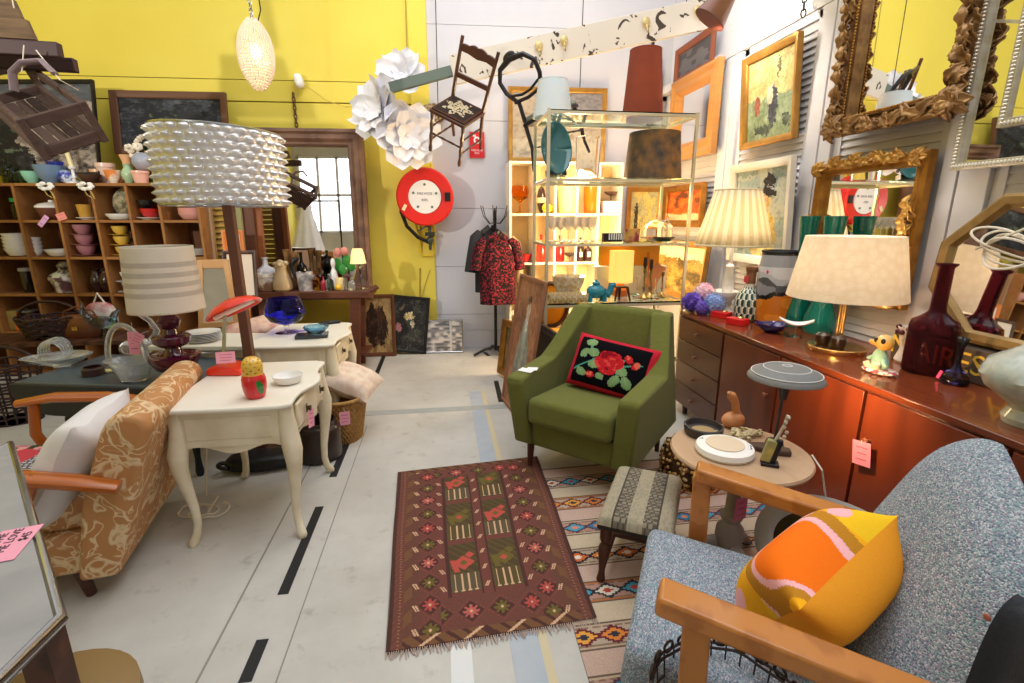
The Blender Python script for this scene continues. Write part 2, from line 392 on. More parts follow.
# back wall: yellow boards on the left, white boards on the right
BW = Matrix.Translation((0, 5.35, 0)) @ Matrix.Rotation(-WALL_A, 4, 'Z')
def bw(): m = MB(); m.M = BW.copy(); return m
def bx(px, py): p = BW.inverted()@onB(px, py); return p.x, p.z
zu = bx(300, 81)[1]; zl = bx(280, 102)[1]; xe = bx(431, 150)[0]
m = bw(); x0 = -4.75
m.box(((x0+xe)/2, .05, (zl-.006)/2), (xe-x0, .1, zl-.006)); m.box(((x0+xe)/2, .05, (zl+zu)/2+.002), (xe-x0, .1, zu-zl-.008)); m.box(((x0+xe)/2, .055, (zu+5)/2), (xe-x0, .11, 5-zu-.01)); m.box(((x0+xe)/2, .1, 2.5), (xe-x0, .02, 5))
m.box((xe-.09, -.008, 2.5), (.17, .02, 5)); m.box((xe-.16, -.004, 2.5), (.02, .03, 5))
struct('wall_back', m, yellow_wall)
m = bw(); zs = [0, .2, .38, .9, 1.5, 2.35, 3.2, 5]
for a, b in zip(zs, zs[1:]): m.box(((xe+2.7)/2, .05, (a+b)/2), (2.7-xe, .08, b-a-.004))
m.box(((xe+2.7)/2, .1, 2.5), (2.7-xe, .04, 5))
struct('wall_back_white', m, white_wall)
struct('wall_left', MB().box((-4.75, 1.2, 2.5), (.1, 9.2, 5)), yellow_wall)
struct('wall_front', MB().box((-1.1, -3.4, 2.3), (7.5, .1, 4.6)), mat('front_wall', '#dedbd8', .8, col2='#c3bdb8', scale=2))
struct('added_glow_pane', MB().box((-3.8, -3.34, 2.75), (1.5, .03, 1.9)), mat('added_pane_glow', '#ffffff', .3, emit=2.2, ecol='#f4f8ff'))  # unseen glowing pane added to give the tall mirror something bright to reflect
m = MB(); [m.box((-3.8+dx, -3.31, 2.75), (.06, .05, 1.98)) for dx in (-.75, -.25, .25, .75)]; [m.box((-3.8, -3.31, 2.75+dz), (1.56, .05, .06)) for dz in (-.95, 0, .95)]
struct('added_glow_pane_bars', m, louvre_white)  # bars across the added glowing pane
struct('added_shade_slab', MB().box((-2.35, -1.15, 4.5), (4.8, 4.5, .1)), white_wall)  # unseen slab added overhead to block light and darken the left side
XR = 2.30
struct('wall_right', MB().box((XR+.1, 1.0, 2.5), (.1, 9.2, 5)), white_wall)
# louvred shutter doors and boards lining the right wall
ZT = 2.62
struct('trim_5', MB().box((XR+.02, 1.2, (ZT+.04)), (.06, 8.2, .07)), louvre_white)
edges = [(5.1, 4.06), (3.84, 3.03), (2.81, 2.10), (1.88, 1.0), (.85, .05)]
for i, (ya, yb) in enumerate(edges):
    m = MB(); st = .05
    m.box((XR+.03, ya-st/2, ZT/2), (.035, st, ZT)); m.box((XR+.03, yb+st/2, ZT/2), (.035, st, ZT))
    for z, h in ((.05, .1), (ZT-.02, .05)): m.box((XR+.03, (ya+yb)/2, z), (.035, ya-yb, h))
    z = .12
    while z < ZT-.05:
        m.box((XR+.028, (ya+yb)/2, z), (.058, ya-yb-2*st, .008), ry=rad(-71)); z += .0425
    m.box((XR+.052, (ya+yb)/2, ZT/2), (.004, ya-yb, ZT))
    struct('door_%d' % (i+1), m, louvre_white)
k = 6
for ya, yb in [(4.06, 3.95), (3.94, 3.84), (3.03, 2.92), (2.91, 2.81), (2.10, 2.022), (2.014, 1.88), (1.0, .85)]:
    struct('trim_%d' % k, MB().box((XR+.015, (ya+yb)/2, ZT/2), (.05, ya-yb-.003, ZT)), louvre_white, bev=.003); k += 1
# ------------------------------------------------------------------ small drawing helpers for patterned surfaces
def el(u, v, cx, cy, rx, ry, rot=0):
    x, y = u-cx, v-cy; c, s = cos(rot), sin(rot); x, y = x*c+y*s, -x*s+y*c
    return (x/rx)**2+(y/ry)**2 < 1
def hsh(*a):
    x = 0.0
    for i, q in enumerate(a): x += q*(12.9898+37.1*i)
    x = sin(x)*43758.5453; return x-math.floor(x)
def vn(x, y, seed=0):                # smooth value noise
    i, j = math.floor(x), math.floor(y); fx, fy = x-i, y-j; fx = fx*fx*(3-2*fx); fy = fy*fy*(3-2*fy)
    h = lambda a, b: hsh(a+.13*seed, b+.7, seed)
    return (h(i,j)*(1-fx)+h(i+1,j)*fx)*(1-fy)+(h(i,j+1)*(1-fx)+h(i+1,j+1)*fx)*fy
def mixc(a, b, t):
    A = [int(a.lstrip('#')[i:i+2], 16) for i in (0,2,4)]; B = [int(b.lstrip('#')[i:i+2], 16) for i in (0,2,4)]
    t = max(0, min(1, round(t*12)/12)); return '#%02x%02x%02x' % tuple(int(x+(y-x)*t) for x, y in zip(A, B))
def painterly(fn, amt=.03, sd=1):      # loose brush strokes: wobble the outlines and vary the tone
    def g(u, v):
        a, b = vn(u*22, v*22, sd)-.5, vn(u*22+9, v*22, sd+1)-.5; c, d = vn(u*60, v*60, sd+2)-.5, vn(u*60+5, v*60, sd+3)-.5
        k = fn(min(.999, max(0, u+amt*(a*1.6+c))), min(.999, max(0, v+amt*(b*1.6+d)))); t = vn(u*34, v*34, sd+4)*.6+vn(u*9, v*9, sd+5)*.4
        return mixc(k, '#26221a', (t-.5)*.55) if t > .5 else mixc(k, '#f2ead2', (.5-t)*.5)
    return g
# ------------------------------------------------------------------ brown patterned rug
RUGC = [Vector((-.227,1.378,0)), Vector((.505,1.423,0)), Vector((.527,2.669,0)), Vector((-.286,2.589,0))]
def rug_col(u, v):
    W, Lh = .78, 1.24; x = (u-.5)*W; y = v*Lh
    base = '#6b473d'; dk = '#533733'; brn = '#77543c'; red = '#bb544b'; cream = '#d2ab8b'; olive = '#6e6134'; mar = '#73463f'
    ax = abs(x)
    if ax > .375: return dk
    if ax > .335:
        return '#a8745e' if ((y/.016) % 1 < .3 and abs(ax-.352) < .0035) else ('#7a4a40' if int(y/.012+ax*120) % 3 == 0 else base)
    if y < .045 or y > Lh-.035:
        q = (x*6.2) % 1
        return cream if (y < .045 and abs(q-.5-(y-.02)*9) < .06) else (brn if int(x/.02+y/.02) % 3 else dk)
    yy = y; top = Lh-.06
    if ax > .305: return brn if int((yy+ax)/.06) % 2 else base
    if ax > .275:
        q = (yy % .115)/.115; return cream if abs(q-.5) < .15 and abs(abs((ax-.29)-(q-.5)*.05)-.005) < .0032 else base
    inband = ax > .195
    endb = yy < .2 or yy > Lh-.13
    if inband or endb:
        if inband: cx, cy, k = ax-.235, (yy % .12)-.06, int(yy/.12)
        else:
            k = int((x+.5)/.12); cx, cy = ((x+.5) % .12)-.06, (yy-.12) if yy < .2 else (yy-(Lh-.085))
        d = abs(cx)+abs(cy)
        if d < .007: return cream
        if d < .024 or (abs(abs(cx)-abs(cy)) < .006 and d < .046) or (min(abs(cx), abs(cy)) < .006 and d < .034): return ('#b0504a' if k % 4 == 1 else '#b8635a') if k % 2 else olive
        if d < .05: return dk
        if .055 < d < .064: return '#8a4a44' if int((cx-cy)/.012) % 2 else base
        return base if int((cx+cy)/.012) % 2 else mar
    if ax > .165:
        q = (yy % .1)/.1; return cream if abs(q-.5) < .14 and abs(abs((ax-.18)-(q-.5)*.05)-.0045) < .003 else mar
    if ax > .15 : return dk
    if ax < .018:
        q = (yy % .1)/.1; return cream if abs(q-.5) < .14 and abs(abs(x-(q-.5)*.05)-.0045) < .003 else mar
    if ax < .026: return dk
    # six compartments with a bird shape and hanging tassels
    ci = 0 if x < 0 else 1; h = (top-.2)/3; r = int((yy-.2)/h); cy = (yy-.2)-r*h; cx = ax-.088 if ci else -(ax-.088)
    if cy < .02 or cy > h-.012: return mar
    if cy < .125 and cy > .025:
        for t in (-.042, -.014, .014, .042):
            if abs(cx-t) < .0026: return cream
            if cy < .031 and abs(cx-t) < .007: return cream
        return '#5d5135' if (ci+r) % 2 else '#635742'
    c = red if (ci+r) % 2 == (0) else olive
    bx_, by = cx, cy-.19
    body = abs(bx_)+abs(by)*1.1 < .05; eye = abs(bx_)+abs(by) < .018
    tail = abs(bx_+.035+(by+.03)*.2) < .012 and -.055 < by < .02
    head = abs(bx_-.03)+abs(by-.045) < .022
    if eye: return olive if c == red else red
    if body or tail or head: return c
    return '#5d4f35' if int((bx_+by)/.02) % 2 else '#544733'
def quad(C, z=0):
    return lambda u, v: tuple((C[0]*(1-u)+C[1]*u)*(1-v)+(C[3]*(1-u)+C[2]*u)*v+Vector((0, 0, z)))
def rug_mesh(C, nu, nv, colfn, th, wob=.0):
    m = MB(); q = quad(C)
    def P(u, v):
        a = Vector(q(u, v)); a.x += wob*sin(v*9+u*2)*.6; a.z = th+wob*.25*sin(v*13)*sin(u*7); return a
    m.surf(P, nu, nv, colfn=colfn)
    n = len(m.v); m.col = '#3c2324'
    ed = [q(u/20, 0) for u in range(20)]+[q(1, v/20) for v in range(20)]+[q(1-u/20, 1) for u in range(20)]+[q(0, 1-v/20) for v in range(20)]
    m._add([(*p[:2], th) for p in ed]+[(*p[:2], 0.0012) for p in ed], [(i, (i+1) % 80, 80+(i+1) % 80, 80+i) for i in range(80)])
    return m
r = T('rug', 'long narrow brown rug with red and olive bird motifs lying on the grey floor', 'rug', (.13, 2.0, 0))
R0 = Vector((.13, 2.0, 0))
add('pile', rug_mesh([c-R0 for c in RUGC], 200, 310, rug_col, .0125, .004), vcol('rug', .95, .1, .5, 420, wear=.3), r)
for (a, b, n, ln, cc) in ((RUGC[0], RUGC[1], 95, .032, '#b79f93'), (RUGC[3], RUGC[2], 95, .012, '#8d6a5c')):
    m = MB()
    for i in range(n):
        p = a.lerp(b, (i+.5)/n)-R0; s = -1 if a is RUGC[0] else 1; dx = random.uniform(-.012, .012); l = ln*random.uniform(.6, 1.1)
        m.tube([(p.x, p.y, .009), (p.x+dx*.4, p.y+s*l*.5, .007), (p.x+dx, p.y+s*l, .004)], [.0022, .002, .0012], 5)
    add('fringe', m, mat('fringe_yarn_'+cc[1:], cc, .9), r)
# ------------------------------------------------------------------ flat woven striped rug below the chairs
def kilim_col(u, v):
    x = u*1.25; y = v*1.75
    cr = '#c7b59d'; pk = '#c2a698'
    p = y % .205; k = int(y/.205)
    if p < .095: return cr if k % 2 else pk
    if p < .099 or p > .2: return '#6d5b50'
    if p < .106 or p > .193: return '#b8a48c' if k % 3 else '#b8703f'
    q = p-.15; xc = (x+k*.07) % .11-.055; j = int((x+k*.07)/.11); d = abs(xc)*.62+abs(q)
    pal = [('#2e2f38', '#cf6a3a', '#e8dccb'), ('#5b3a44', '#3b7f9f', '#d9846a'), ('#6b2f34', '#e0a04a', '#3a3a44'), ('#33363f', '#ded2c0', '#b5483e')][k % 4]
    if d < .014: return pal[2]
    if d < .03: return pal[1] if (j % 2) else ('#4c9bb5' if k % 2 else '#d9853f')
    if d < .042: return pal[0]
    if abs(abs(q)-.043) < .004+.006*(abs((x % .04)-.02)/.02): return '#8a6f62'
    return '#b08a7c' if (k % 2) else '#b5a28e'
KC = [Vector((.40,.80,0)), Vector((1.68,.80,0)), Vector((1.66,2.56,0)), Vector((.44,2.52,0))]
one('kilim', 'cream and multicoloured striped flat woven rug beneath the green armchair and footstool', 'rug', rug_mesh(KC, 170, 230, kilim_col, .005), vcol('kilim', .95, .1, .4, 300, wear=.3))
# far striped rag rug behind the tan armchair
def rag_col(u, v):
    k = int(v*46); pal = ['#c9b9b4', '#a87c7c', '#8c8f7a', '#d3c7bd', '#9c6470', '#b59d70', '#7f7f88', '#c98f72']
    return pal[int(hsh(k, 3.1)*8)]
one('rag_rug', 'pale pink striped rag rug on the floor beyond the tan armchair', 'rug',
    rug_mesh([Vector((-2.75,1.75,0)), Vector((-1.72,1.75,0)), Vector((-1.75,2.55,0)), Vector((-2.9,2.6,0))], 20, 92, rag_col, .006), vcol('rag', .95, .1, .5, 200, wear=.3))
# ------------------------------------------------------------------ green armchair
green_f = mat('olive_wool', '#74763a', .9, col2='#666a31', scale=40, contrast=.8, bump=.5, bscale=500, spec=.15, sheen=.1)
leg_w = mat('walnut_leg', '#4a281c', .4)
G = T('armchair', 'olive green wool armchair with sloping wings holding the rose cushion', 'armchair', (.615, 2.32, 0), rad(-42.9))
def slab(poly, x0, x1, sh=0, z0=.55):
    m = MB(); m.prism(poly, x0, x1, 'x'); sg = 1 if x0+x1 > 0 else -1; m.v = [(x+sg*(abs(sh)*(min(z, .6)-z0)-.30*max(0, z-.6)-.02*max(0, y-.2)), y, z) for x, y, z in m.v]; return m
side = [(.02,.17), (-.015,.535), (.0,.56), (.36,.595), (.43,.66), (.605,.875), (.70,.88), (.80,.18)]
for s in (-1, 1):
    a, b = (s*.245, s*.355) if s > 0 else (-.355, -.245)
    m = slab(side, a, b, s*.10, .25); add('arm', m, green_f, G, bev=.028, bseg=3)
m = MB(); m.box((0,.33,.235), (.50,.58,.15)); add('seat_base', m, green_f, G, bev=.02)
m = MB(); m.box((0,.285,.37), (.492,.60,.15), rx=rad(-3)); add('seat_cushion', m, green_f, G, bev=.035, bseg=4)
m = MB(); m.box((0,.635,.61), (.575,.13,.56), rx=rad(-14)); m.v = [(x*(1.0-max(0, z-.6)*.35), y, z) for x, y, z in m.v]; add('backrest', m, green_f, G, bev=.045, bseg=4)
for x, y in ((-.27,.08), (.27,.08), (-.25,.70), (.25,.70)):
    add('leg', MB().cyl((x*1.03, y, 0), (x, y, .19), .014, .024, 12), leg_w, G)
def rose_col(u, v, sg):
    if sg < 0: return '#b3202c'
    ed = min(u, 1-u, v, 1-v)
    if ed < .075: return '#c2273a'
    x, y = u, v
    R, G_, L2, bk = '#c9232c', '#5d8459', '#7fa06d', '#0c0a10'
    for (cx, cy, r1, r2, a) in ((.5,.52,.10,.17,0), (.43,.50,.09,.13,.5), (.57,.55,.10,.13,-.5), (.5,.66,.13,.09,0), (.5,.42,.11,.09,0)):
        if el(x, y, cx, cy, r1, r2, a):
            q = vn(x*22, y*16, 3); return '#8f1420' if q < .28 else ('#e04a44' if q > .75 else R)
    for (cx, cy, r1, r2, a) in ((.71,.68,.045,.07,.4), (.80,.60,.04,.07,-.3), (.32,.26,.05,.06,0)):
        if el(x, y, cx, cy, r1, r2, a): return R if vn(x*30, y*20, 5) > .35 else '#e86a55'
    for (cx, cy, r1, r2, a) in ((.18,.62,.05,.09,-.4), (.29,.66,.07,.08,.3), (.23,.83,.07,.07,-.6), (.33,.45,.07,.07,.2), (.2,.27,.06,.08,.6), (.66,.45,.07,.09,.5), (.61,.25,.055,.11,-.3), (.75,.27,.06,.11,.3), (.44,.27,.05,.06,.4)):
        if el(x, y, cx, cy, r1, r2, a): return L2 if abs((x-cx)*cos(a)+(y-cy)*sin(a)) > .008 else '#8fa873'
    for (x0, y0, x1, y1) in ((.10,.30,.34,.56), (.34,.56,.42,.45), (.58,.5,.86,.63), (.6,.56,.72,.70), (.62,.4,.68,.28), (.2,.55,.25,.75)):
        t = ((x-x0)*(x1-x0)+(y-y0)*(y1-y0))/((x1-x0)**2+(y1-y0)**2); t = max(0, min(1, t))
        if math.hypot(x-x0-t*(x1-x0), (y-y0-t*(y1-y0))*.62) < .010: return '#4f9a86'
    return bk
c = one('cushion', 'black embroidered cushion with red rose and red piped edge on the green armchair', 'cushion',
    MB().pillow(.50, .315, .16, 64, rose_col, .05), vcol('wool_cushion', .95, .1, .4, 500, wear=.2))
Gm = Matrix.Translation((.615,2.32,0)) @ Matrix.Rotation(rad(-42.9), 4, 'Z')
c.matrix_world = Gm @ Matrix.Translation((.065,.40,.58)) @ Matrix.Rotation(rad(5), 4, 'Y') @ Matrix.Rotation(rad(64), 4, 'X')
c.rotation_mode = 'XYZ'
m = MB(); m.box((0,0,0), (.085,.05,.002)); m.box((.02,.03,.0015), (.06,.045,.002), rz=.4)
pn = one('paper_note', 'small white paper note lying on the green armchair arm', 'paper', m, mat('note_paper', '#f2eef0', .8)); pn.matrix_world = Gm @ Matrix.Translation((-.32,.10,.574)) @ Matrix.Rotation(rad(5), 4, 'X')
# ------------------------------------------------------------------ blue-grey tweed armchair in front
def tweed():
    m = bpy.data.materials.new('blue_tweed'); m.use_nodes = True; N = m.node_tree.nodes; L = m.node_tree.links; b = N['Principled BSDF']
    b.inputs['Roughness'].default_value = .95; b.inputs['Specular IOR Level'].default_value = .1
    tc = N.new('ShaderNodeTexCoord'); v = N.new('ShaderNodeTexVoronoi'); v.inputs['Scale'].default_value = 260
    mp = N.new('ShaderNodeMapping'); mp.inputs['Scale'].default_value = (1, 1.5, 1.5); L.new(tc.outputs['Object'], mp.inputs['Vector']); L.new(mp.outputs['Vector'], v.inputs['Vector'])
    sp = N.new('ShaderNodeSeparateColor'); L.new(v.outputs['Color'], sp.inputs['Color'])
    r = N.new('ShaderNodeValToRGB'); cs = ['#6d7d92', '#a3aebb', '#7f919e', '#c4c6d0', '#9a91a6', '#8eabb0']
    r.color_ramp.interpolation = 'CONSTANT'
    for i, c in enumerate(cs):
        e = r.color_ramp.elements[i] if i < 2 else r.color_ramp.elements.new(i/len(cs)); e.position = i/len(cs); e.color = (*lin(c), 1)
    L.new(sp.outputs['Red'], r.inputs['Fac']); L.new(r.outputs['Color'], b.inputs['Base Color'])
    bp = N.new('ShaderNodeBump'); bp.inputs['Strength'].default_value = .7; bp.inputs['Distance'].default_value = .004; bp.invert = True
    L.new(v.outputs['Distance'], bp.inputs['Height']); L.new(bp.outputs['Normal'], b.inputs['Normal']); return m
TW = tweed()
BC = T('lounge_chair', 'blue grey tweed lounge chair with flat honey wood arms holding orange cushion', 'armchair', (.525, 1.105, 0), rad(-119.4))
def arm_mb(x):
    m = MB(); m.beam((x, .05 if x > 0 else .11, .64 if x > 0 else .63), (x, .66, .535), .075, .045); return m
for x in (-.305, .30): add('arm', arm_mb(x), honey_wood, BC, bev=.008)
m = MB(); m.box((.0,.26,.345), (.52,.56,.14), rx=rad(-5)); add('seat_cushion', m, TW, BC, bev=.03, bseg=3)
def back_fn(sgn):
    def P(u, v):
        x = (u-.5); z = v; ww = .54*(1-.10*max(0, z-.45)**1.2*2); zz = z*.52-.10*(abs(x)*2)**2.6*max(0, z)**2-.14*max(0, x+.12)*z
        yy = .50+zz*.46+sgn*.055*(1-(abs(x)*2)**6)*(1-(2*z-1)**6)-.015*cos(x*3)
        return (x*ww*1.06-.035*z, yy, .37+zz*1.06)
    return P
m = MB(); m.surf(back_fn(-1), 24, 24); k0 = len(m.f); m.surf(back_fn(1), 24, 24)
for i in range(k0, len(m.f)): m.f[i] = m.f[i][::-1]
add('back_cushion', m, TW, BC, smooth=70)
for x in (-.28, .28):
    m = MB(); m.beam((x,.56,.20), (x,.80,.80), .035, .05); add('back_post', m, honey_wood, BC, bev=.006)
m = MB(); m.beam((-.28,.745,.68), (.28,.745,.68), .02, .07); add('back_rail', m, honey_wood, BC, bev=.005)
for x in (-.305, .30):
    m = MB(); m.beam((x,.14,0), (x,.13,.62), .04, .055); add('leg', m, honey_wood, BC, bev=.006)
    m = MB(); m.beam((x,.62,0), (x,.56,.55), .04, .055); add('leg', m, honey_wood, BC, bev=.006)
    m = MB(); m.beam((x*.93,.12,.27), (x*.93,.6,.24), .025, .06); add('side_rail', m, honey_wood, BC, bev=.004)
m = MB(); m.beam((-.29,.12,.27), (.29,.12,.27), .025, .06); add('front_rail', m, honey_wood, BC, bev=.004)
def orange_col(u, v, sg):
    O, Y, P_, K, B_ = '#f57410', '#f2ac18', '#f4b4ba', '#bd8020', '#e8861a'
    if sg < 0: return '#f6a22a'
    x, y = u, v
    d = math.hypot((x-.33)/.9, (y-.40)/.75)
    if el(x, y, .34, .20, .26, .26, .2): return O
    if el(x, y, .35, .21, .30, .31, .2): return P_
    if el(x, y, .80, .13, .07, .06, .5) or el(x, y, .70, .34, .06, .09, .3): return P_
    if el(x, y, .37, .24, .38, .38, .3): return K
    for (cx, cy, r1, r2, a) in ((.80,.13,.07,.06,.5), (.72,.36,.06,.10,.3), (.90,.33,.05,.08,0), (.04,.33,.04,.1,0), (.22,.88,.08,.06,.4), (.40,.86,.13,.06,.1), (.66,.80,.13,.07,-.5), (.80,.62,.07,.12,.2), (.72,.93,.10,.05,0), (.85,.3,.06,.13,.3), (.08,.75,.05,.1,0)):
        if el(x, y, cx, cy, r1, r2, a): return P_
    if vn(x*5, y*5, 11) > .62: return '#f0c020'
    return Y
oc = one('cushion', 'orange cushion with pink and mustard shapes on the blue tweed lounge chair', 'cushion', MB().pillow(.37, .31, .23, 120, orange_col, .2, ex=.75), vcol('orange_cotton', .85, .2, .1, 200, wear=.1))
cD, cA = onZ(770,634,.60), onZ(876,533,.70); cC = cD+Vector((.50,.80,-.74))
ex = (cA-cD).normalized(); ez_ = ex.cross(cC-cD).normalized(); ey = ez_.cross(ex)
oc.matrix_world = Matrix.Translation((cD+cA)/2+Vector((.50,.80,-.74)).normalized()*.13) @ Matrix((ex, ey, ez_)).transposed().to_4x4()
# ------------------------------------------------------------------ footstool
F = T('footstool', 'low footstool with dark turned legs and striped woven beige top', 'stool', (.79, 1.735, 0), rad(59.7))
def stool_col(u, v):
    x = v-.5
    for c in (-.19, .19):
        d = abs(x-c)
        if d < .10:
            if d > .085: return '#4b4640'
            return '#544d45' if (int(u*46)+int(v*34)) % 3 == 0 else ('#8d8472' if (int(u*46) % 2) else '#6d655a')
    return '#a59a84' if hsh(int(u*50), int(v*40)) > .4 else '#97907c'
m = MB()
def st(u, v):
    x, y = u-.5, v-.5; e = (1-(2*abs(x))**8)*(1-(2*abs(y))**8); return (x*.46, y*.285, .262+.045*max(0, e)**.4)
m.surf(st, 60, 40, colfn=stool_col); m.col = '#3a352f'; m.box((0,0,.253), (.452,.277,.022)); add('seat', m, vcol('stool_weave', .9, .15, .3, 300, wear=.2), F)
def turned_leg(h, r): return [(0,0), (.55*r,0), (.75*r,.05*h), (.6*r,.12*h), (.5*r,.2*h), (.85*r,.45*h), (1*r,.6*h), (.6*r,.68*h), (.9*r,.72*h), (1*r,.76*h), (1.05*r,h), (0,h)]
for x, y in ((-.19,-.105), (.19,-.105), (-.19,.105), (.19,.105)):
    m = MB(); m.lathe(turned_leg(.25, .024), 14); m.v = [(a+x+(x*.12)*(1-c/.25), b+y+(y*.12)*(1-c/.25), c) for a, b, c in m.v]; add('leg', m, leg_w, F)
for y in (-.108, .108): add('stretcher', MB().cyl((-.20,y,.075), (.20,y,.075), .009, n=10), leg_w, F)
add('stretcher', MB().cyl((0,-.108,.075), (0,.108,.075), .009, n=10), leg_w, F)
# ------------------------------------------------------------------ round pedestal table
RT = T('pedestal_table', 'small round pale wood table on a grey turned pedestal before the teak sideboard', 'table', (1.127, 1.63, 0))
m = MB(); m.lathe([(0,.497), (.235,.497), (.255,.503), (.258,.512), (.253,.52), (0,.52)], 56); add('tabletop', m, mat('limed_wood', '#c2a386', .4, col2='#b59474', scale=3, stretch=(9,1.5,1)), RT)
m = MB(); m.lathe([(.03,.04), (.045,.05), (.03,.075), (.042,.10), (.056,.14), (.052,.18), (.03,.21), (.042,.225), (.045,.24), (.028,.26), (.026,.34), (.042,.40), (.047,.42), (.033,.44), (.05,.47), (.10,.497)], 28); add('pedestal', m, mat('grey_paint_worn', '#9d948e', .6, col2='#877c77', scale=12), RT)
for k in range(3):
    a = k*2*PI/3+.6; m = MB(); m.tube([(cos(a)*.04, sin(a)*.04, .1), (cos(a)*.14, sin(a)*.14, .07), (cos(a)*.2, sin(a)*.2, .018)], [.028, .022, .017], 10); add('foot', m, MATS['grey_paint_worn'], RT)
# ------------------------------------------------------------------ cream bedside tables with cabriole legs
def bedside(label, loc, rz):
    t = T('bedside_table', label, 'table', loc, rz, 'cream bedside tables with cabriole legs')
    W, D = .68, .54
    def outline(o):
        w, d = W/2-o, D/2-o; pts = [(-w, d), (w, d), (w+.004, .0), (w, -d+.07)]
        for i in range(13):
            q = i/12; x = w*(1-2*q)*.93; pts.append((x, -d+.01-.022*cos(q*2*PI*1)*(-1)-.012*cos(4*PI*q)))
        pts += [(-w, -d+.07), (-w-.004, 0)]
        return pts[::-1]
    m = MB(); m.prism(outline(0), .628, .65); add('tabletop', m, cream_top, t, bev=.009, bseg=3)
    m = MB(); m.prism(outline(.03), .47, .63); add('case', m, cream_paint, t)
    wave = lambda x, L: .455-.022*cos(x/L*2*PI*1.5)-.02*(abs(x)/(L/2))**2
    for (L, axis, sgn) in ((W-.1, 'x', -1), (W-.1, 'x', 1), (D-.08, 'y', -1), (D-.08, 'y', 1)):
        n = 20; poly = [(-L/2+L*i/n, wave(-L/2+L*i/n, L)) for i in range(n+1)]+[(L/2, .48), (-L/2, .48)]
        m = MB(); off = (D/2-.042)*sgn if axis == 'x' else (W/2-.040)*sgn
        m.prism(poly, off-.007, off+.007, 'y' if axis == 'x' else 'x'); add('apron', m, cream_paint, t)
    for x in (-1, 1):   # raised side panels
        m = MB(); m.box((x*(W/2-.029), .01, .55), (.008, D-.2, .10)); add('side_panel', m, cream_paint, t, bev=.004)
    m = MB(); m.box((0, -D/2+.030, .555), (W-.22, .016, .115)); d = add('drawer', m, cream_paint, t, bev=.006)
    for x in (-.13, .13):
        m = MB(); m.cyl((x, -D/2+.014, .555), (x, -D/2-.006, .555), .008, .013, 10); m.box((x, -D/2+.012, .555), (.02,.003,.04)); add('pull', m, mat('tarnished_brass', '#5b4a2c', .4, metal=.8), d)
    for sx in (-1, 1):
        for sy in (-1, 1):
            dx, dy = sx*.7, sy*.7; bx0, by0 = sx*(W/2-.055), sy*(D/2-.055); pts = []; rs = []
            for (o, z, r_) in ((-.005,.628,.032), (.0,.55,.036), (.010,.48,.040), (.022,.43,.040), (.022,.37,.033), (.010,.28,.025), (-.006,.18,.019), (-.010,.10,.0165), (.0,.05,.017), (.014,.022,.021), (.022,.008,.02), (.022,0,.016)):
                pts.append((bx0+dx*o, by0+dy*o, z)); rs.append(r_)
            m = MB(); m.tube(pts, rs, 10); add('leg', m, cream_paint, t, smooth=60)
    return t
B1 = bedside('cream painted bedside table in front carrying the red nesting doll and white dish', (-.895, 2.37, 0), rad(90))
B2 = bedside('cream painted bedside table behind, carrying the blue brandy glass', (-.925, 3.40, 0), rad(90))
# ------------------------------------------------------------------ teak sideboard
XF, ZS = 1.69, .75; Y0, Y1 = .60, 3.31
SB = T('sideboard', 'long teak sideboard with four drawers and doors along the shuttered wall', 'sideboard', (XF, 0, 0))
yc, yl = (Y0+Y1)/2, Y1-Y0
m = MB(); m.box((.293, yc, ZS-.0125), (.586, yl, .025)); add('top', m, mat('teak_top', '#6b3019', .22, col2='#7b3a20', scale=1.5, kind='wave', dist=5, stretch=(5,.7,1), coat=.4), SB, bev=.004)
m = MB(); m.box((.30, yc, .40), (.565, yl-.02, .645)); add('carcass', m, teak_dark, SB)
def knob_mb(y, z): m = MB(); m.tube([(.005, y, z), (-.012, y, z), (-.020, y, z), (-.028, y, z)], [.007, .008, .014, .011], 14); return m
zb, hh = .085, .158
for k in range(4):
    z = zb+hh*(k+.5); m = MB(); m.box((.008, (3.30+2.735)/2, z), (.018, .56, hh-.006)); d = add('drawer', m, teak_dark, SB, bev=.002)
    add('knob', knob_mb(3.03, z), mat('knob_wood', '#7d4b30', .35), d)
for (ya, yb, ky) in ((2.72, 2.21, 2.27), (2.20, 1.685, None), (1.675, 1.155, 1.625), (1.145, .61, None)):
    m = MB(); m.box((.008, (ya+yb)/2, .40), (.018, ya-yb-.006, .63)); d = add('door', m, teak_v, SB, bev=.002)
    if ky: add('knob', knob_mb(ky, .49 if ky > 2 else .525), MATS['knob_wood'], d)
for y in (Y0+.1, Y1-.1, yc):
    for x in (.05, .52): add('leg', MB().cyl((x, y, 0), (x, y, .085), .016, .022, 12), leg_w, SB)
# ------------------------------------------------------------------ tan damask armchair seen from behind
damask = veins('tan_damask', '#b8814c', '#dcc096', 6.0, .010, .018, .8)
AC = T('armchair', 'tan damask armchair with curved wood arms and white cloth beside front cream table', 'armchair', (-1.30, 2.12, 0), rad(-79.8))
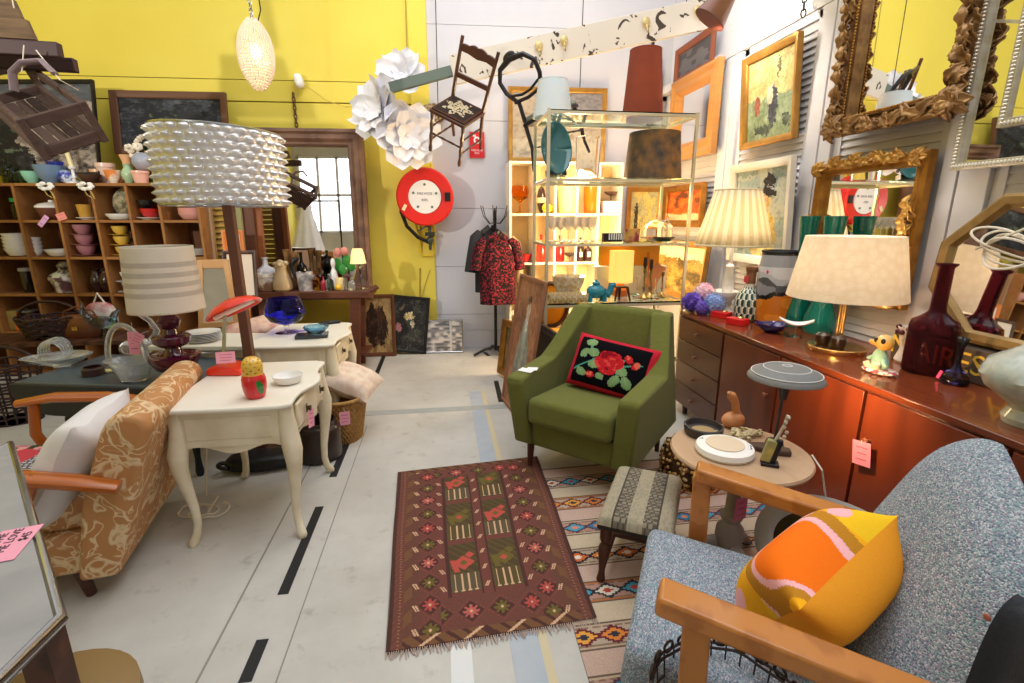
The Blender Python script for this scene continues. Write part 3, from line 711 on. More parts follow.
# local: front -y points to world -x ; +y is the outside of the back
AC.location = (-1.33, 2.13, 0); AC.rotation_euler = (0, 0, rad(-90+10.2))
bk = [(-.10,.10), (.03,.10), (.19,.61), (.215,.67), (.195,.715), (.145,.735), (.09,.72), (.06,.67), (-.04,.40)]
m = MB(); m.prism(bk, -.375, .375, 'x'); add('backrest', m, damask, AC, bev=.045, bseg=4)
m = MB(); m.box((0,-.32,.19), (.66,.52,.16)); add('seat_base', m, damask, AC, bev=.02)
m = MB(); m.box((0,-.32,.335), (.60,.56,.15)); add('seat_cushion', m, damask, AC, bev=.06, bseg=4)
orange_wood = mat('orange_varnished_wood', '#b8651f', .28, col2='#a65616', scale=2, kind='wave', dist=4, stretch=(6,1,1), coat=.4)
for s in (-1, 1):
    x = s*.40
    m = MB(); pts = [(x, .10, .475), (x, -.02, .515), (x, -.22, .57), (x, -.42, .59), (x, -.56, .575)]
    m.tube(pts, [.034, .042, .04, .038, .03], 10, flat=.6); add('arm', m, orange_wood, AC)
    m = MB(); m.tube([(x,-.50,.57), (x,-.52,.42), (x,-.47,.28), (x,-.50,.12), (x,-.53,.0)], [.022,.022,.026,.022,.02], 10); add('leg', m, orange_wood, AC)
    m = MB(); m.tube([(x,-.12,.565), (x,-.2,.42), (x,-.32,.30), (x,-.46,.27)], [.018,.03,.022,.018], 10); add('arm_brace', m, orange_wood, AC)
    m = MB(); m.tube([(s*.30,-.12,.12), (s*.30,-.10,0)], [.024,.018], 10); add('leg', m, leg_w, AC)
ACm = Matrix.Translation(AC.location) @ Matrix.Rotation(rad(-79.8), 4, 'Z')
# white cloth cushion against the back
m = MB()
def pil(w, d, h, amp, seed):
    mm = MB(); mm.pillow(w, d, h, 22, None, .12)
    mm.v = [(x+amp*(vn(x*9, y*9, seed)-.5), y+amp*(vn(x*9+4, y*9, seed+1)-.5), z+amp*1.4*(vn(x*8, y*8+2, seed+2)-.5)*(1 if z > 0 else -1)*.8) for x, y, z in mm.v]; return mm
o = one('pillow', 'white cotton pillow propped inside the tan damask armchair', 'pillow', pil(.48, .46, .17, .02, 2), mat('white_cotton', '#e9e6e4', .9, col2='#dcd9da', scale=5, bump=.2, bscale=30))
o.matrix_world = ACm @ Matrix.Translation((.14,-.13,.495)) @ Matrix.Rotation(rad(58), 4, 'X')
m = MB(); m.box((0,0,0), (.62,.012,.34), rx=.2)
def mag_col(u, v):
    if u > .72: return '#d9d4dc' if int(v*30) % 2 and int(u*40+v*9) % 3 else '#3a3440'
    if el(u, v, .52, .55, .2, .3, .5): return '#c5394a'
    if el(u, v, .45, .35, .16, .14, -.3): return '#e9c3c6'
    if vn(u*9, v*7, 4) > .66: return '#2b3a2a'
    return '#d99a94' if vn(u*6, v*6, 6) > .45 else '#b9677a'
m = MB(); m.col = '#e8e2da'; m.box((0,0,.012), (.30,.22,.022)); m.surf(lambda u, v: ((u-.5)*.30, (v-.5)*.22, .0236), 40, 30, colfn=mag_col)
o = one('magazine', 'pink patterned magazine lying on the seat of the tan damask armchair', 'magazine', m, vcol('print', .5, .4))
o.matrix_world = ACm @ Matrix.Translation((-.10,-.44,.412)) @ Matrix.Rotation(rad(75), 4, 'Z')
# ------------------------------------------------------------------ slate grey drop-leaf table
DT = T('drop_leaf_table', 'slate grey drop leaf table crowded with glass in front of the cubby shelves', 'table', (-1.70, 2.95, 0), rad(-13.4))
slate = mat('slate_paint', '#4c5a63', .35, col2='#43505a', scale=6, coat=.15); slate_d = mat('slate_dark', '#22262b', .5)
m = MB(); m.box((.0,.03,.547), (1.05,.56,.026)); add('tabletop', m, slate, DT, bev=.008)
pts = [(-.50,.0)]+[(-.5+.22*(1-cos(a))*1.0, -.03-.14*sin(a)) for a in [i*PI/2/8 for i in range(9)]]+[(.5-.22*(1-cos(a)), -.03-.14*sin(a)) for a in [PI/2-i*PI/2/8 for i in range(9)]]+[(.5,0)]
m = MB(); m.prism([(x*1.05, .555+z) for x, z in pts], -.275, -.252, 'y'); add('drop_leaf', m, slate_d, DT, bev=.004)
m = MB(); m.box((0,.03,.47), (.8,.40,.13)); add('apron', m, slate_d, DT)
for x in (-.36, .36):
    for y in (-.14, .2): add('leg', MB().lathe(turned_leg(.53, .03), 12, (x, y, 0)), slate_d, DT)
ZT1 = .56
def at(px, py, z=ZT1): return onZ(px, py, z)
# purple glass lamp with striped shade
p = at(179, 381); p.z = ZT1; s = mpp(p)
L1 = T('table_lamp', 'table lamp with striped linen shade on a stack of plum glass bowls', 'lamp', p)
m = MB(); m.lathe([(.0,0), (.055,0), (.055,.006), (.03,.03), (.028,.055), (0,.055)], 24); add('foot', m, steel, L1)
m = MB(); m.lathe([(.03,.05), (.09,.075), (.118,.12), (.122,.145), (.11,.15), (.05,.148), (.04,.16), (.035,.185), (.06,.195), (.085,.215), (.088,.245), (.075,.255), (.035,.26), (.03,.285), (.045,.30), (.055,.33), (.03,.36), (.012,.40), (.0,.42)], 28); add('base', m, plum_lac, L1)
zt = onY(165, 246, p.y).z-ZT1; zb_ = onY(165, 310, p.y).z-ZT1
def stripe_col(u, v): return '#c9c2b6' if any(abs(v-c) < .035 for c in (.28,.43,.58,.73)) else '#e9e3d6'
m = MB(); R1, R0_ = .168, .151
m.surf(lambda u, v: ((R1+(R0_-R1)*v)*cos(2*PI*u), (R1+(R0_-R1)*v)*sin(2*PI*u), zb_+(zt-zb_)*v), 40, 40, cu=True, colfn=stripe_col)
m.v = [(x+.005, y, z) for x, y, z in m.v]; o = add('lamp_shade', m, glow(vcol('linen', .9, .1, .2, 350), '#f2eadb', .35), L1, solid=.004)
# glass on the slate table
p = at(62, 366); GB = T('glass_bowl', 'clear glass swan shaped bowl with curling handle on the slate table', 'bowl', p, .2); GB.scale = (.74,.74,.85)
m = MB(); m.lathe([(0,0), (.05,0), (.06,.01), (.12,.035), (.17,.075), (.16,.078), (.11,.045), (0,.02)], 24, fn=lambda a, z: 1+.5*max(0, cos(a-PI))**6*(z > .03)+.25*max(0, cos(a))**4); add('bowl', m, press, GB)
m = MB()
for a0 in (-.5, -.15, .2, .55):
    pts = [(-.02+.075*cos(t), a0*.12, .11+.075*sin(t)) for t in [i*.35-1.2 for i in range(14)]]; m.tube(pts, .012, 8)
add('curl', m, press, GB)
p = at(135, 380); GK = T('glass_basket', 'clear glass basket with looped handle and pink tag on the slate table', 'basket', p, -.3)
m = MB(); m.lathe([(0,0), (.06,0), (.065,.008), (.085,.07), (.11,.11), (.105,.112), (.078,.07), (.055,.014), (0,.012)], 24, fn=lambda a, z: 1+.35*cos(2*a)*(z/.11)); add('bowl', m, press, GK)
m = MB(); m.tube([(-.12*cos(t)-.02, 0, .10+.20*sin(t)) for t in [i*PI/14 for i in range(15)]], .014, 10); add('handle', m, press, GK)
p = at(140, 356); GS = T('glass_swan', 'tall clear glass swan with long neck behind the glass basket', 'ornament', p, .4)
m = MB(); m.ell((0,0,.06), (.10,.06,.055), 18, 10); add('body', m, press, GS)
m = MB(); m.tube([(.07,0,.08), (.11,0,.15), (.08,0,.22), (.03,0,.27), (.02,0,.31), (.06,0,.33)], [.025,.02,.016,.015,.018,.008], 10); add('neck', m, press, GS)
p = at(94, 375); turned('pot', 'small dark brown turned pot on the slate table front edge', 'pot', 'jar', .052, .05, mat('brown_pot', '#3a2522', .35), p)
p = at(110, 372); one('soap_bar', 'flat pale yellow oblong beside the small brown pot', 'soap', MB().ell((0,0,.008), (.045,.025,.008), 16, 8, .6), mat('pale_yellow', '#d8cf8a', .6), p, .3)
def card(name, label, w, h, loc, rot, lines=3, col='#f0a3b8', th=.0012, group=None, cord=None):
    t = T(name, label, 'price tag', loc, rot=rot, group=group)
    add('card', MB().box((0,0,-h/2), (w, th, h)), mat('card_'+col[1:], col, .75), t)
    m = MB()
    for i in range(lines):
        zz = -h*(.25+.5*i/max(1, lines-1)); m.box((random.uniform(-.04,.04)*w, -th*.7, zz), (w*random.uniform(.45,.75), th*.4, h*.035))
    add('handwriting', m, mat('ink_rose', '#a4506e', .8), t)
    if cord: add('cord', MB().tube([(0,0,-.01), (cord[0]*.5, 0, cord[1]*.6), (cord[0], 0, cord[1])], .0012, 5), string_m, t)
    return t
TG = 'pink hand written price tags'
p = at(143, 345); card('price_tag', 'large pink price tag hanging on the glass basket', .05, .12, (GK.location.x+.05, GK.location.y-.03, ZT1+.27), (0, .05, .15), group=TG, cord=(0,.05))
p = at(157, 345); card('price_tag', 'pink price tag tied to the striped shade lamp base', .05, .06, (L1.location.x-.13, L1.location.y-.03, ZT1+.27), (0, .6, .15), group=TG, cord=(.03,.03))
p = at(206, 357); m = MB()
for k in range(5): m.tube([(.05*cos(t)*(1+.1*k)+.01*k, .035*sin(t)+.01*sin(k), .008+.006*k+.012*abs(sin(t+k))) for t in [i*2*PI/16 for i in range(16)]], .0035, 6, closed=True)
one('cord_coil', 'coiled white lamp cord on the slate table corner', 'cord', m, mat('white_cord', '#e8e6e0', .5), p+Vector((-.05,.0,0)))
p = at(150, 365); m = MB()
# ------------------------------------------------------------------ cream side table with plates behind
p0 = onZ(212, 345, .64)
ST = T('side_table', 'low cream side table with a stack of white plates behind plum lamp', 'table', (p0.x-.05, p0.y+.16, 0), rad(-8))
m = MB(); m.box((0,0,.625), (.62,.36,.03)); add('tabletop', m, cream_top, ST, bev=.006)
m = MB(); m.box((0,0,.565), (.54,.29,.09)); add('apron', m, cream_paint, ST)
for x in (-.25,.25):
    for y in (-.13,.13): add('leg', MB().cyl((x,y,0), (x,y,.53), .016, .024, 10), cream_paint, ST)
q = Vector((p0.x-.10, p0.y+.12, .641))
for i in range(6):
    turned('plate', nth(i, 6, 'white dinner plate on the cream side table'), 'plate', 'plate', .105, .016, white_cer, (q.x, q.y, .640+.0095*i), 'stacked white plates')
# ------------------------------------------------------------------ marble laminate table in the near left corner
MT = T('kitchen_table', 'grey marbled laminate table with chrome edge at lower left corner', 'table', (-.664,.798,0), rad(0))
c0 = Vector((-.664,.798,0)); d1 = (onZ(3,420,.75)-onZ(57,615,.75)); d1.z = 0; d1.normalize(); d2 = Vector((-d1.y, d1.x, 0))
if d2.y > 0: d2 = -d2
ang = math.atan2(d1.y, d1.x)
cut = onZ(0,672,.75)-onZ(57,615,.75); d2 = Vector((cut.x, cut.y, 0)).normalized(); d2 = Vector((-.35,-.94,0)).normalized() if d2.length < .1 else d2
P4 = [Vector((0,0,0)), d1*1.0, d1*1.0+d2*.62, d2*.62]
marble = mat('marble_laminate', '#a9a8a9', .35, col2='#8b8c8f', scale=3, contrast=.5, dist=2.5)
m = MB(); m.prism([(p.x, p.y) for p in P4], .728, .749); add('tabletop', m, marble, MT)
m = MB(); pe = [(p.x, p.y, .738) for p in P4]; m.tube([pe[0], pe[1], pe[2], pe[3]], .013, 8, closed=True); add('chrome_edge', m, mat('chrome', '#a9acae', .18, metal=1), MT)
cen = sum(P4, Vector())/4
for p in P4:
    q = p.lerp(cen, .12); add('leg', MB().beam((q.x, q.y, 0), (q.x, q.y, .728), .045, .045), dark_wood, MT)
tg = onZ(8, 545, .7505)
PT = T('price_tag', 'large pink card tag lettered in black on the marbled table', 'price tag', (tg.x, tg.y, .7505), rot=(0, 0, ang+PI+.0), group=TG)
e1 = Vector((onZ(33,512,.75)-onZ(0,548,.75)));
PT.rotation_euler = (0, 0, math.atan2(e1.y, e1.x)-.0)
add('card', MB().box((0,0,.0006), (.125,.07,.0012)), mat('card_f0a3b8', '#f0a3b8', .75), PT)
ink = mat('black_ink', '#2a2228', .8)
text_mesh('handwriting', 'IN THE\nME LOVE\n  $45', .022, ink, PT, (.015,.002,.0014), (0,0,0))
# tan round stool top and small grey knob at the very bottom
p = onZ(75, 672, .5)
RS = T('round_stool', 'olive tan round padded seat edge at lower left of the photo', 'stool', (p.x-.01, p.y-.09, 0))
m = MB(); m.lathe([(0,.44), (.14,.44), (.16,.46), (.158,.49), (.13,.505), (0,.508)], 32); add('seat', m, mat('tan_vinyl', '#84693f', .45), RS)
for k in range(4): a = k*PI/2+.5; add('leg', MB().cyl((cos(a)*.15, sin(a)*.15, 0), (cos(a)*.11, sin(a)*.11, .44), .012, .018, 10), dark_wood, RS)
# ------------------------------------------------------------------ tall lamp with woven silver shade
FL = T('floor_lamp', 'tall floor lamp with a huge woven silver drum shade on brown post', 'lamp', (-1.13, 2.97, 0))
m = MB(); m.box((0,0,.015), (.30,.26,.03)); add('base', m, dark_wood, FL, bev=.005)
m = MB(); m.beam((0,0,.03), (-.01,0,1.50), .05, .05); add('pole', m, mat('post_wood', '#6a4330', .5), FL, bev=.004)
Rs, z0, z1 = .303, 1.468, 1.84
def weave(u, v):
    n, k = 30, 10; a = 2*PI*u; i = u*n; j = v*k
    off = .5*(int(j) % 2); b = (sin(PI*(i+off))**2)*(sin(PI*j)**2)
    r = Rs+.026*b; t = -.022*cos(a+.6)
    return (r*cos(a)-.015, r*sin(a), z0+(z1-z0)*v+(.012*(-cos(a))*v))
m = MB(); m.surf(weave, 30*10, 10*10, cu=True)
add('lamp_shade', m, mat('silver_weave', '#d9dadd', .3, metal=.7, col2='#efece8', scale=3), FL, smooth=80)
m = MB()
for z in (z0, z1):
    for r_ in (Rs,): add('shade_ring', MB().tube([(r_*cos(a)-.015, r_*sin(a), z+(.012*(-cos(a)) if z == z1 else 0)) for a in [i*2*PI/48 for i in range(48)]], .006, 6, closed=True), steel, FL)
m = MB()
for k in range(3): a = k*2*PI/3; m.cyl((-.01,0,1.5), (Rs*cos(a)-.015, Rs*sin(a), z0+.01), .003, n=6)
add('spider', m, steel, FL)
# ------------------------------------------------------------------ objects on the two bedside tables
TZ = .651
p = onZ(256, 397, TZ); D = T('nesting_doll', 'red and yellow wooden nesting doll on the front cream table', 'doll', p)
def doll_col(u, v):
    if v < .52:
        x = (u*5) % 1
        if el(u, v, .88, .25, .045, .12, .2): return '#1f7a2c'
        if el(u, v, .86, .22, .02, .05): return '#e8d23a'
        return '#cf1d22'
    if v < .56: return '#e6b13a'
    i, j = int(u*16), int(v*16); fu, fv = (u*16) % 1-.5, (v*16) % 1-.5
    return '#9a5a20' if (abs(fu)+abs(fv) < .34) and (i+j) % 2 == 0 else '#e3b646'
prof = [(.032,0), (.040,.01), (.046,.035), (.049,.06), (.048,.085), (.044,.098), (.040,.108), (.042,.125), (.042,.145), (.036,.165), (.022,.178), (0,.182)]
def dp(u, v):
    t = v*.999*(len(prof)-1); i = int(t); f = t-i; r = prof[i][0]*(1-f)+prof[i+1][0]*f; z = prof[i][1]*(1-f)+prof[i+1][1]*f
    return (r*cos(2*PI*u), r*sin(2*PI*u), z)
add('body', MB().surf(dp, 64, 66, cu=True, colfn=doll_col), vcol('lacquer', .3, .5, coat=.4), D)
p = onZ(287, 384, TZ); turned('dish', 'shallow white ceramic dish on the front cream table', 'dish', 'dish', .068, .04, white_cer, p+Vector((0,.02,0)), n=36)
# red desk lamp
p = onZ(228, 374, TZ); RL = T('desk_lamp', 'orange red desk lamp with tilted flat shade on the front cream table', 'lamp', p+Vector((0,.03,0)), rad(-8))
orr = mat('orange_red_enamel', '#e8341a', .28, coat=.4)
m = MB(); m.prism([(-.085,0), (.085,0), (.085,.028), (-.02,.052), (-.07,.04), (-.085,.02)], -.065, .065, 'y'); add('base', m, orr, RL, bev=.008)
hz = onY(236, 306, RL.location.y).z-TZ
m = MB(); m.beam((-.03,.0,.04), (.0,.03,hz-.02), .016, .008); m.beam((-.03,.012,.04), (.0,.042,hz-.02), .004, .006); add('arm', m, steel, RL)
m = MB(); m.lathe([(0,.05), (.03,.045), (.09,.03), (.125,.008), (.13,0), (.122,0), (.085,.022), (0,.04)], 36); m.v = [(x*1.1, y*.85, z*1.25) for x, y, z in m.v]
o = add('lamp_shade', m, orr, RL); o.location = (.045,.03,hz-.025); o.rotation_euler = (rad(-8), rad(-24), 0)
m = MB(); m.cyl((-.11,0,.006), (.11,0,.006), .013, n=12); q = add('tube_bulb', m, mat('fluorescent_tube', '#f4efe6', .4), o)
card('price_tag', 'wide pink price tag propped on the red desk lamp base', .085, .055, (RL.location.x+.02, RL.location.y-.075, TZ+.125), (rad(-8), 0, .1), group=TG)
# blue brandy glass
p = onZ(285, 334, TZ)
gg = onY(285, 295, p.y).z-TZ
BG = T('brandy_glass', 'giant cobalt blue brandy glass with clear foot on the back cream table', 'glass', p+Vector((0,.05,0)))
m = MB(); m.lathe([(.03,.055), (.10,.085), (.128,.13), (.125,.17), (.10,.235), (.094,.235), (.118,.17), (.12,.13), (.09,.092), (0,.066)], 36); add('bowl', m, cobalt, BG)
m = MB(); m.lathe([(0,0), (.075,0), (.072,.005), (.02,.012), (.014,.03), (.018,.055), (.03,.058), (0,.062)], 28); add('foot', m, clear, BG)
p = onZ(316, 338, TZ); m = MB(); m.box((0,0,.012), (.20,.11,.022)); one('box', 'flat dark glazed box on the back cream table', 'box', m, mat('dark_slate_gloss', '#20262c', .15, coat=.5), p+Vector((-.03,.03,0)), .15, bev=.004)
bd = one('glass_dish', 'small pale blue glass dish with frilled rim on the dark box', 'dish', MB().lathe(pr('bowl', .075, .05), 30, fn=lambda a, z: 1+.09*sin(a*9)*(z > .02)), tint('ice_blue', '#8fc4dd', .06), (p.x+.0, p.y+.02, TZ+.0245))
q = onZ(304, 331, TZ); m = MB(); m.tube([(-.07,-.01,.004), (-.03,.01,.008), (.02,-.005,.006), (.07,.012,.004)], .012, 8, flat=.3); one('ribbon', 'lilac ribbon loop on the back cream table', 'ribbon', m, mat('lilac', '#b48ad0', .6), q+Vector((-.06,-.02,0)))
q = onZ(328, 325, TZ); m = MB(); m.box((0,0,.008), (.14,.07,.016)); one('box', 'thin black case behind the blue glass dish', 'case', m, black_m, q+Vector((0,.05,0)), .5, bev=.003)
# price tags on the table drawers
for (px, py, y, lab, z0_) in ((318, 409, 2.2, 'pink price tag hanging from the front cream table drawer', .555),):
    card('price_tag', lab, .055, .085, (B1.location.x+.273, 2.37-.12, .545), (0, rad(8), rad(78)), group=TG, cord=(0,.012))
# rolled floral cushion behind back table
p = onY(252, 331, 3.15); m = pil(.46, .24, .22, .03, 9)
CH = T('floral_chair', 'small chair with pale pink floral cushion between the tables and screens', 'chair', (-1.50, 3.84, 0), .1)
add('seat', MB().box((0,0,.44), (.46,.42,.05)), dark_wood, CH, bev=.01)
for x in (-.2,.2):
    for y in (-.18,.18): add('leg', MB().cyl((x,y,0), (x,y,.42), .014,.02, 10), dark_wood, CH)
o = one('cushion', 'pale pink floral cushion resting behind the back cream table', 'cushion', m, mat('pink_floral', '#e6c6ae', .85, col2='#c98f86', scale=14, contrast=.25), (-1.36, 3.72, .58), rot=(rad(35), rad(-15), rad(25)))
# ------------------------------------------------------------------ under the tables
o = turned('pot', 'large dark brown stoneware crock on the floor under front cream table', 'pot', 'jar', .13, .24, mat('brown_crock', '#2b1d1a', .35, coat=.3), onZ(318, 468, 0)+Vector((-.02,.15,0)))
B = T('handbag', 'black leather bag lying on the floor under front cream table', 'bag', onZ(255, 474, 0)+Vector((.02,.09,0)), .1)
m = MB(); m.ell((0,0,.045), (.20,.10,.045), 24, 12, .7); add('body', m, mat('black_leather', '#1a191b', .35, bump=.3, bscale=60), B)
m = MB(); m.tube([(-.19+.03*cos(t), -.05+.03*sin(t), .03+.03*abs(sin(t*.5))) for t in [i*2*PI/12 for i in range(12)]], .012, 8, closed=True); add('handle', m, MATS['black_leather'], B)
m = MB(); pts = []
for k in range(34):
    t = k*.42; pts.append((.0+.085*cos(t)*(1-.005*k)+.0035*k, .06*sin(t)+.012*sin(t*.5), .006+.0022*(k % 7)))
m.tube(pts, .0045, 6); m.tube([(.09,.0,.01), (.12,.05,.06), (.02,.14,.02), (.0,.3,.35), (.02,.33,.5)], .004, 6)
one('power_cord', 'coiled cream power cord on the floor beside front cream table leg', 'cord', m, mat('cream_cord', '#ded6c4', .5), onZ(196, 514, 0)+Vector((-.03,0,0)))
# wicker basket with cushion
p = onZ(352, 444, 0); WB = T('wicker_basket', 'tan wicker basket with a pink tag on the floor beside cream tables', 'basket', (-.67, 3.14, 0))
def wick(u, v):
    r = (.105+.05*v); i = u*36; b = .006*sin(PI*2*i+PI*int(v*14)); return ((r+b)*cos(2*PI*u)*1.0, (r+b)*sin(2*PI*u)*1.25, .30*v)
m = MB(); m.surf(wick, 144, 42, cu=True); m.lathe([(0,.005), (.1,.005)], 20); add('body', m, mat('wicker', '#b98d4f', .7, col2='#8d642f', scale=40), WB, smooth=70)
m = MB(); m.tube([(.157*cos(a), .196*sin(a), .30) for a in [i*2*PI/36 for i in range(36)]], .012, 8, closed=True); add('rim', m, MATS['wicker'], WB)
card('price_tag', 'pink price tag hanging on the wicker basket', .06, .09, (-.612, 2.895, .27), (rad(8), 0, .25), group=TG, cord=(.0,.03))
m = pil(.34, .30, .15, .03, 14)
o = one('cushion', 'cream embroidered cushion bulging out of the wicker basket', 'cushion', m, mat('cream_linen', '#e2d2c0', .9, col2='#d2b8a6', scale=20, contrast=.3, bump=.2, bscale=40), (-.60, 3.16, .375), rot=(rad(12), rad(24), rad(-10)))
# ------------------------------------------------------------------ cubby shelf unit on the left
CA, CP = rad(8), (-2.2, 4.70)
def onC(px, py, off=0): return onB(px, py, off, CP, CA)
CU = T('cubby_shelf', 'tall honey brown cubby shelf unit filled with crockery along the back', 'shelf', (CP[0], CP[1], 0), -CA)
CM = Matrix.Translation((CP[0], CP[1], 0)) @ Matrix.Rotation(-CA, 4, 'Z'); CI = CM.inverted()
def cl(px, py): p = CI@onC(px, py); return p.x, p.z          # local x, z on the front of the unit
DC = .34                                                      # depth of the unit
cols = [cl(11,183)[0]-.39*2, cl(11,183)[0]-.39, cl(11,183)[0], cl(51,183)[0], cl(89,182)[0], cl(124,182)[0], cl(163,230)[0], cl(201,230)[0]]
rows = [cl(80,183)[1], cl(90,220)[1], cl(110,257)[1], cl(110,294)[1], cl(110,332)[1], .03]
for x in cols: add('divider', MB().box((x, DC/2, rows[0]/2), (.022, DC, rows[0])), cubby_wood, CU)
for z in rows: add('shelf', MB().box(((cols[0]+cols[-1])/2, DC/2+.004, z-.011), (cols[-1]-cols[0], DC-.008, .022)), cubby_wood, CU)
add('back_panel', MB().box(((cols[0]+cols[-1])/2, DC-.006, rows[0]/2), (cols[-1]-cols[0], .012, rows[0])), mat('cubby_back', '#5b3417', .6, col2='#6b3f1d', scale=3), CU)
def cw(x, d, z): p = CM@Vector((x, d, z)); return p
def cubby(ci, ri, fx=.5, d=.12): return cw(cols[ci]+(cols[ci+1]-cols[ci])*fx, d, rows[ri]+.002)
def CX(px, ri, d=.10):
    x = cl(px, 0 if False else {0:178,1:218,2:255,3:292,4:330}[ri])[0]; k = 1+d/4.9; return cw(x*1.0+(x+2.2-0)*0, d, rows[ri]+.002)
K = {k: mat('glaze_'+k, v, .25, coat=.3) for k, v in dict(white='#ece9e6', celadon='#8fcdb4', steelblue='#6f87a4', navy='#1d2a86', brown='#4a3429', pinkish='#e8c5b4', peach='#eab387', orange='#e0742e', green='#a9c6a0',
     blush='#efb7a6', mauve='#a9727a', purple='#5b4560', yellow='#dcb64f', mustard='#c2923e', red='#c22626', black='#1c1a1c', rose='#e0a49c', slate='#6c757e', tealg='#2a5f66', dkgreen='#23402f', grey='#9b9a98', blue='#2f7fb8', choc='#341b18', tan='#a3693c').items()}
SH = 'crockery on top of the cubby shelf'
top = lambda px, d=.12: CX(px, 0, d)
for i, (px, h, r_) in enumerate([(2,.16,.035), (8,.13,.04), (-3,.2,.04), (14,.2,.03), (20,.17,.025)]):
    turned('bottle', ['green glass bottle at the left end of the cubby shelf top', 'short round green bottle beside the celadon bowl', 'tall green glass bottle on the cubby shelf top cut by photo edge', 'dark brown bottle behind the celadon bowl', 'thin dark bottle behind the blue fluted bowl'][i], 'bottle', 'bottle', r_, h, tint('bottle_green', '#5c8a3c') if i < 3 else tint('bottle_brown', '#6b3d24'), top(px, .10 if i < 3 else .22), SH)
turned('bowl', 'celadon green bowl on the cubby shelf top', 'bowl', 'bowl', .072, .10, K['celadon'], top(19), SH)
one('bowl', 'grey blue fluted bowl on the cubby shelf top', 'bowl', MB().lathe(pr('bowl', .11, .15), 40, fn=lambda a, z: 1+.05*abs(sin(a*9))), K['steelblue'], top(37, .14), group=SH)
turned('bowl', 'navy blue bowl standing behind the fluted bowl', 'bowl', 'bowl', .09, .19, K['navy'], top(34, .27), SH)
turned('vase', 'round blue and white ginger pot on the cubby shelf top', 'vase', 'ball', .055, .115, mat('blue_white', '#26369a', .25, col2='#cdd5ea', scale=18, contrast=.15), top(54), SH)
C1 = T('candlestick', 'white candlestick holding a tall cream candle on the cubby shelf top', 'candlestick', top(62))
add('holder', MB().lathe(pr('candlestick', .062, .14), 24), K['white'], C1); add('candle', MB().cyl((0,0,.13), (-.03,0,.37), .017, .015, 12), mat('cream_wax', '#efe0a8', .5), C1)
turned('bowl', 'dark brown pottery bowl on the cubby shelf top', 'bowl', 'bowl', .09, .075, K['brown'], top(78), SH)
turned('planter', 'pinkish white planter behind the dark brown bowl', 'planter', 'pot', .075, .18, K['pinkish'], top(83, .26), SH)
turned('planter', 'small blush planter behind the dark pottery bowl', 'planter', 'pot', .06, .13, K['peach'], top(73, .27), SH)
turned('cup', 'orange and white footed cup on the cubby shelf top', 'cup', 'bowl', .065, .11, mat('orange_white', '#e78b45', .25, col2='#f3e6d6', scale=9, contrast=.1), top(103), SH)
turned('vase', 'tall peach vase behind the orange footed cup', 'vase', 'trumpet', .08, .25, K['peach'], top(107, .26), SH)
turned('vase', 'pale green jug vase next to the pink pot', 'vase', 'vase', .055, .16, K['green'], top(119), SH)
turned('planter', 'cream yellow pot behind the pale green vase', 'planter', 'pot', .055, .19, K['yellow'], top(122, .27), SH)
turned('planter', 'blush pink ribbed pot left of the silver lamp shade', 'planter', 'pot', .068, .10, K['blush'], top(134, .08), SH)
turned('globe', 'grey blue marbled ball resting on the blush pink pot', 'ball', 'ball', .085, .155, mat('marbled_ball', '#8c97ad', .35, col2='#b9b3bd', scale=8), top(136, .12)+Vector((0,0,.10)), SH)
turned('pot', 'small red and blue pot right of the marbled ball', 'pot', 'pot', .05, .12, mat('red_blue', '#b9342f', .3, col2='#5a70a8', scale=14, contrast=.1), top(147, .2), SH)
# bunch of white artificial flowers
def blossom(m, c, r, col, n=6, tilt=0):
    m.col = col
    for k in range(n):
        a = 2*PI*k/n+tilt; m.ell((c[0]+cos(a)*r*.55, c[1]+sin(a)*r*.3, c[2]+sin(a+tilt)*r*.5), (r*.5, r*.35, r*.45), 8, 5)
FB = T('artificial_flowers', 'bunch of cream artificial flowers with dark leaves behind the marbled ball', 'flowers', top(130, .24)+Vector((0,0,.02)))
m = MB()
for k in range(9): blossom(m, (random.uniform(-.12,.12), random.uniform(-.04,.04), random.uniform(.2,.36)), random.uniform(.035,.05), '#eadfd0', 6, k)
add('blossoms', m, vcol('petal', .9), FB)
m = MB()
for k in range(14): m.ell((random.uniform(-.13,.14), .02+random.uniform(-.03,.03), random.uniform(.14,.32)), (.03,.012,.05), 8, 5)
m.cyl((0,.0,0), (0,0,.25), .02, n=8); add('leaves', m, mat('dark_leaf', '#232d20', .6), FB)
# fabric flowers tied to the shelf front
for px, lab in ((47, 'white fabric flower pinned at the cubby shelf front above the casserole'), (87, 'white fabric flower pinned at the cubby shelf front above the yellow cup')):
    p = CX(px, 0, -.03); t = T('fabric_flower', lab, 'flower', p+Vector((0,0,-.03)), group='fabric flowers on the cubby shelf'); m = MB()
    for k in range(7):
        a = k*.9; m.ell((cos(a)*.045, -.005+.012*sin(k*2), sin(a)*.022), (.026,.010,.016), 8, 5)
    add('petals', m, mat('white_fabric', '#ece8e0', .9), t)
    m = MB(); m.tube([(.02,0,-.02), (.04,0,-.06), (.05,0,-.10)], .007, 6, flat=.3); m.tube([(-.02,0,-.02), (-.0,0,-.07), (.03,0,-.09)], .007, 6, flat=.3); add('ribbon_tail', m, mat('yellow_ribbon', '#d9c56a', .7), t)
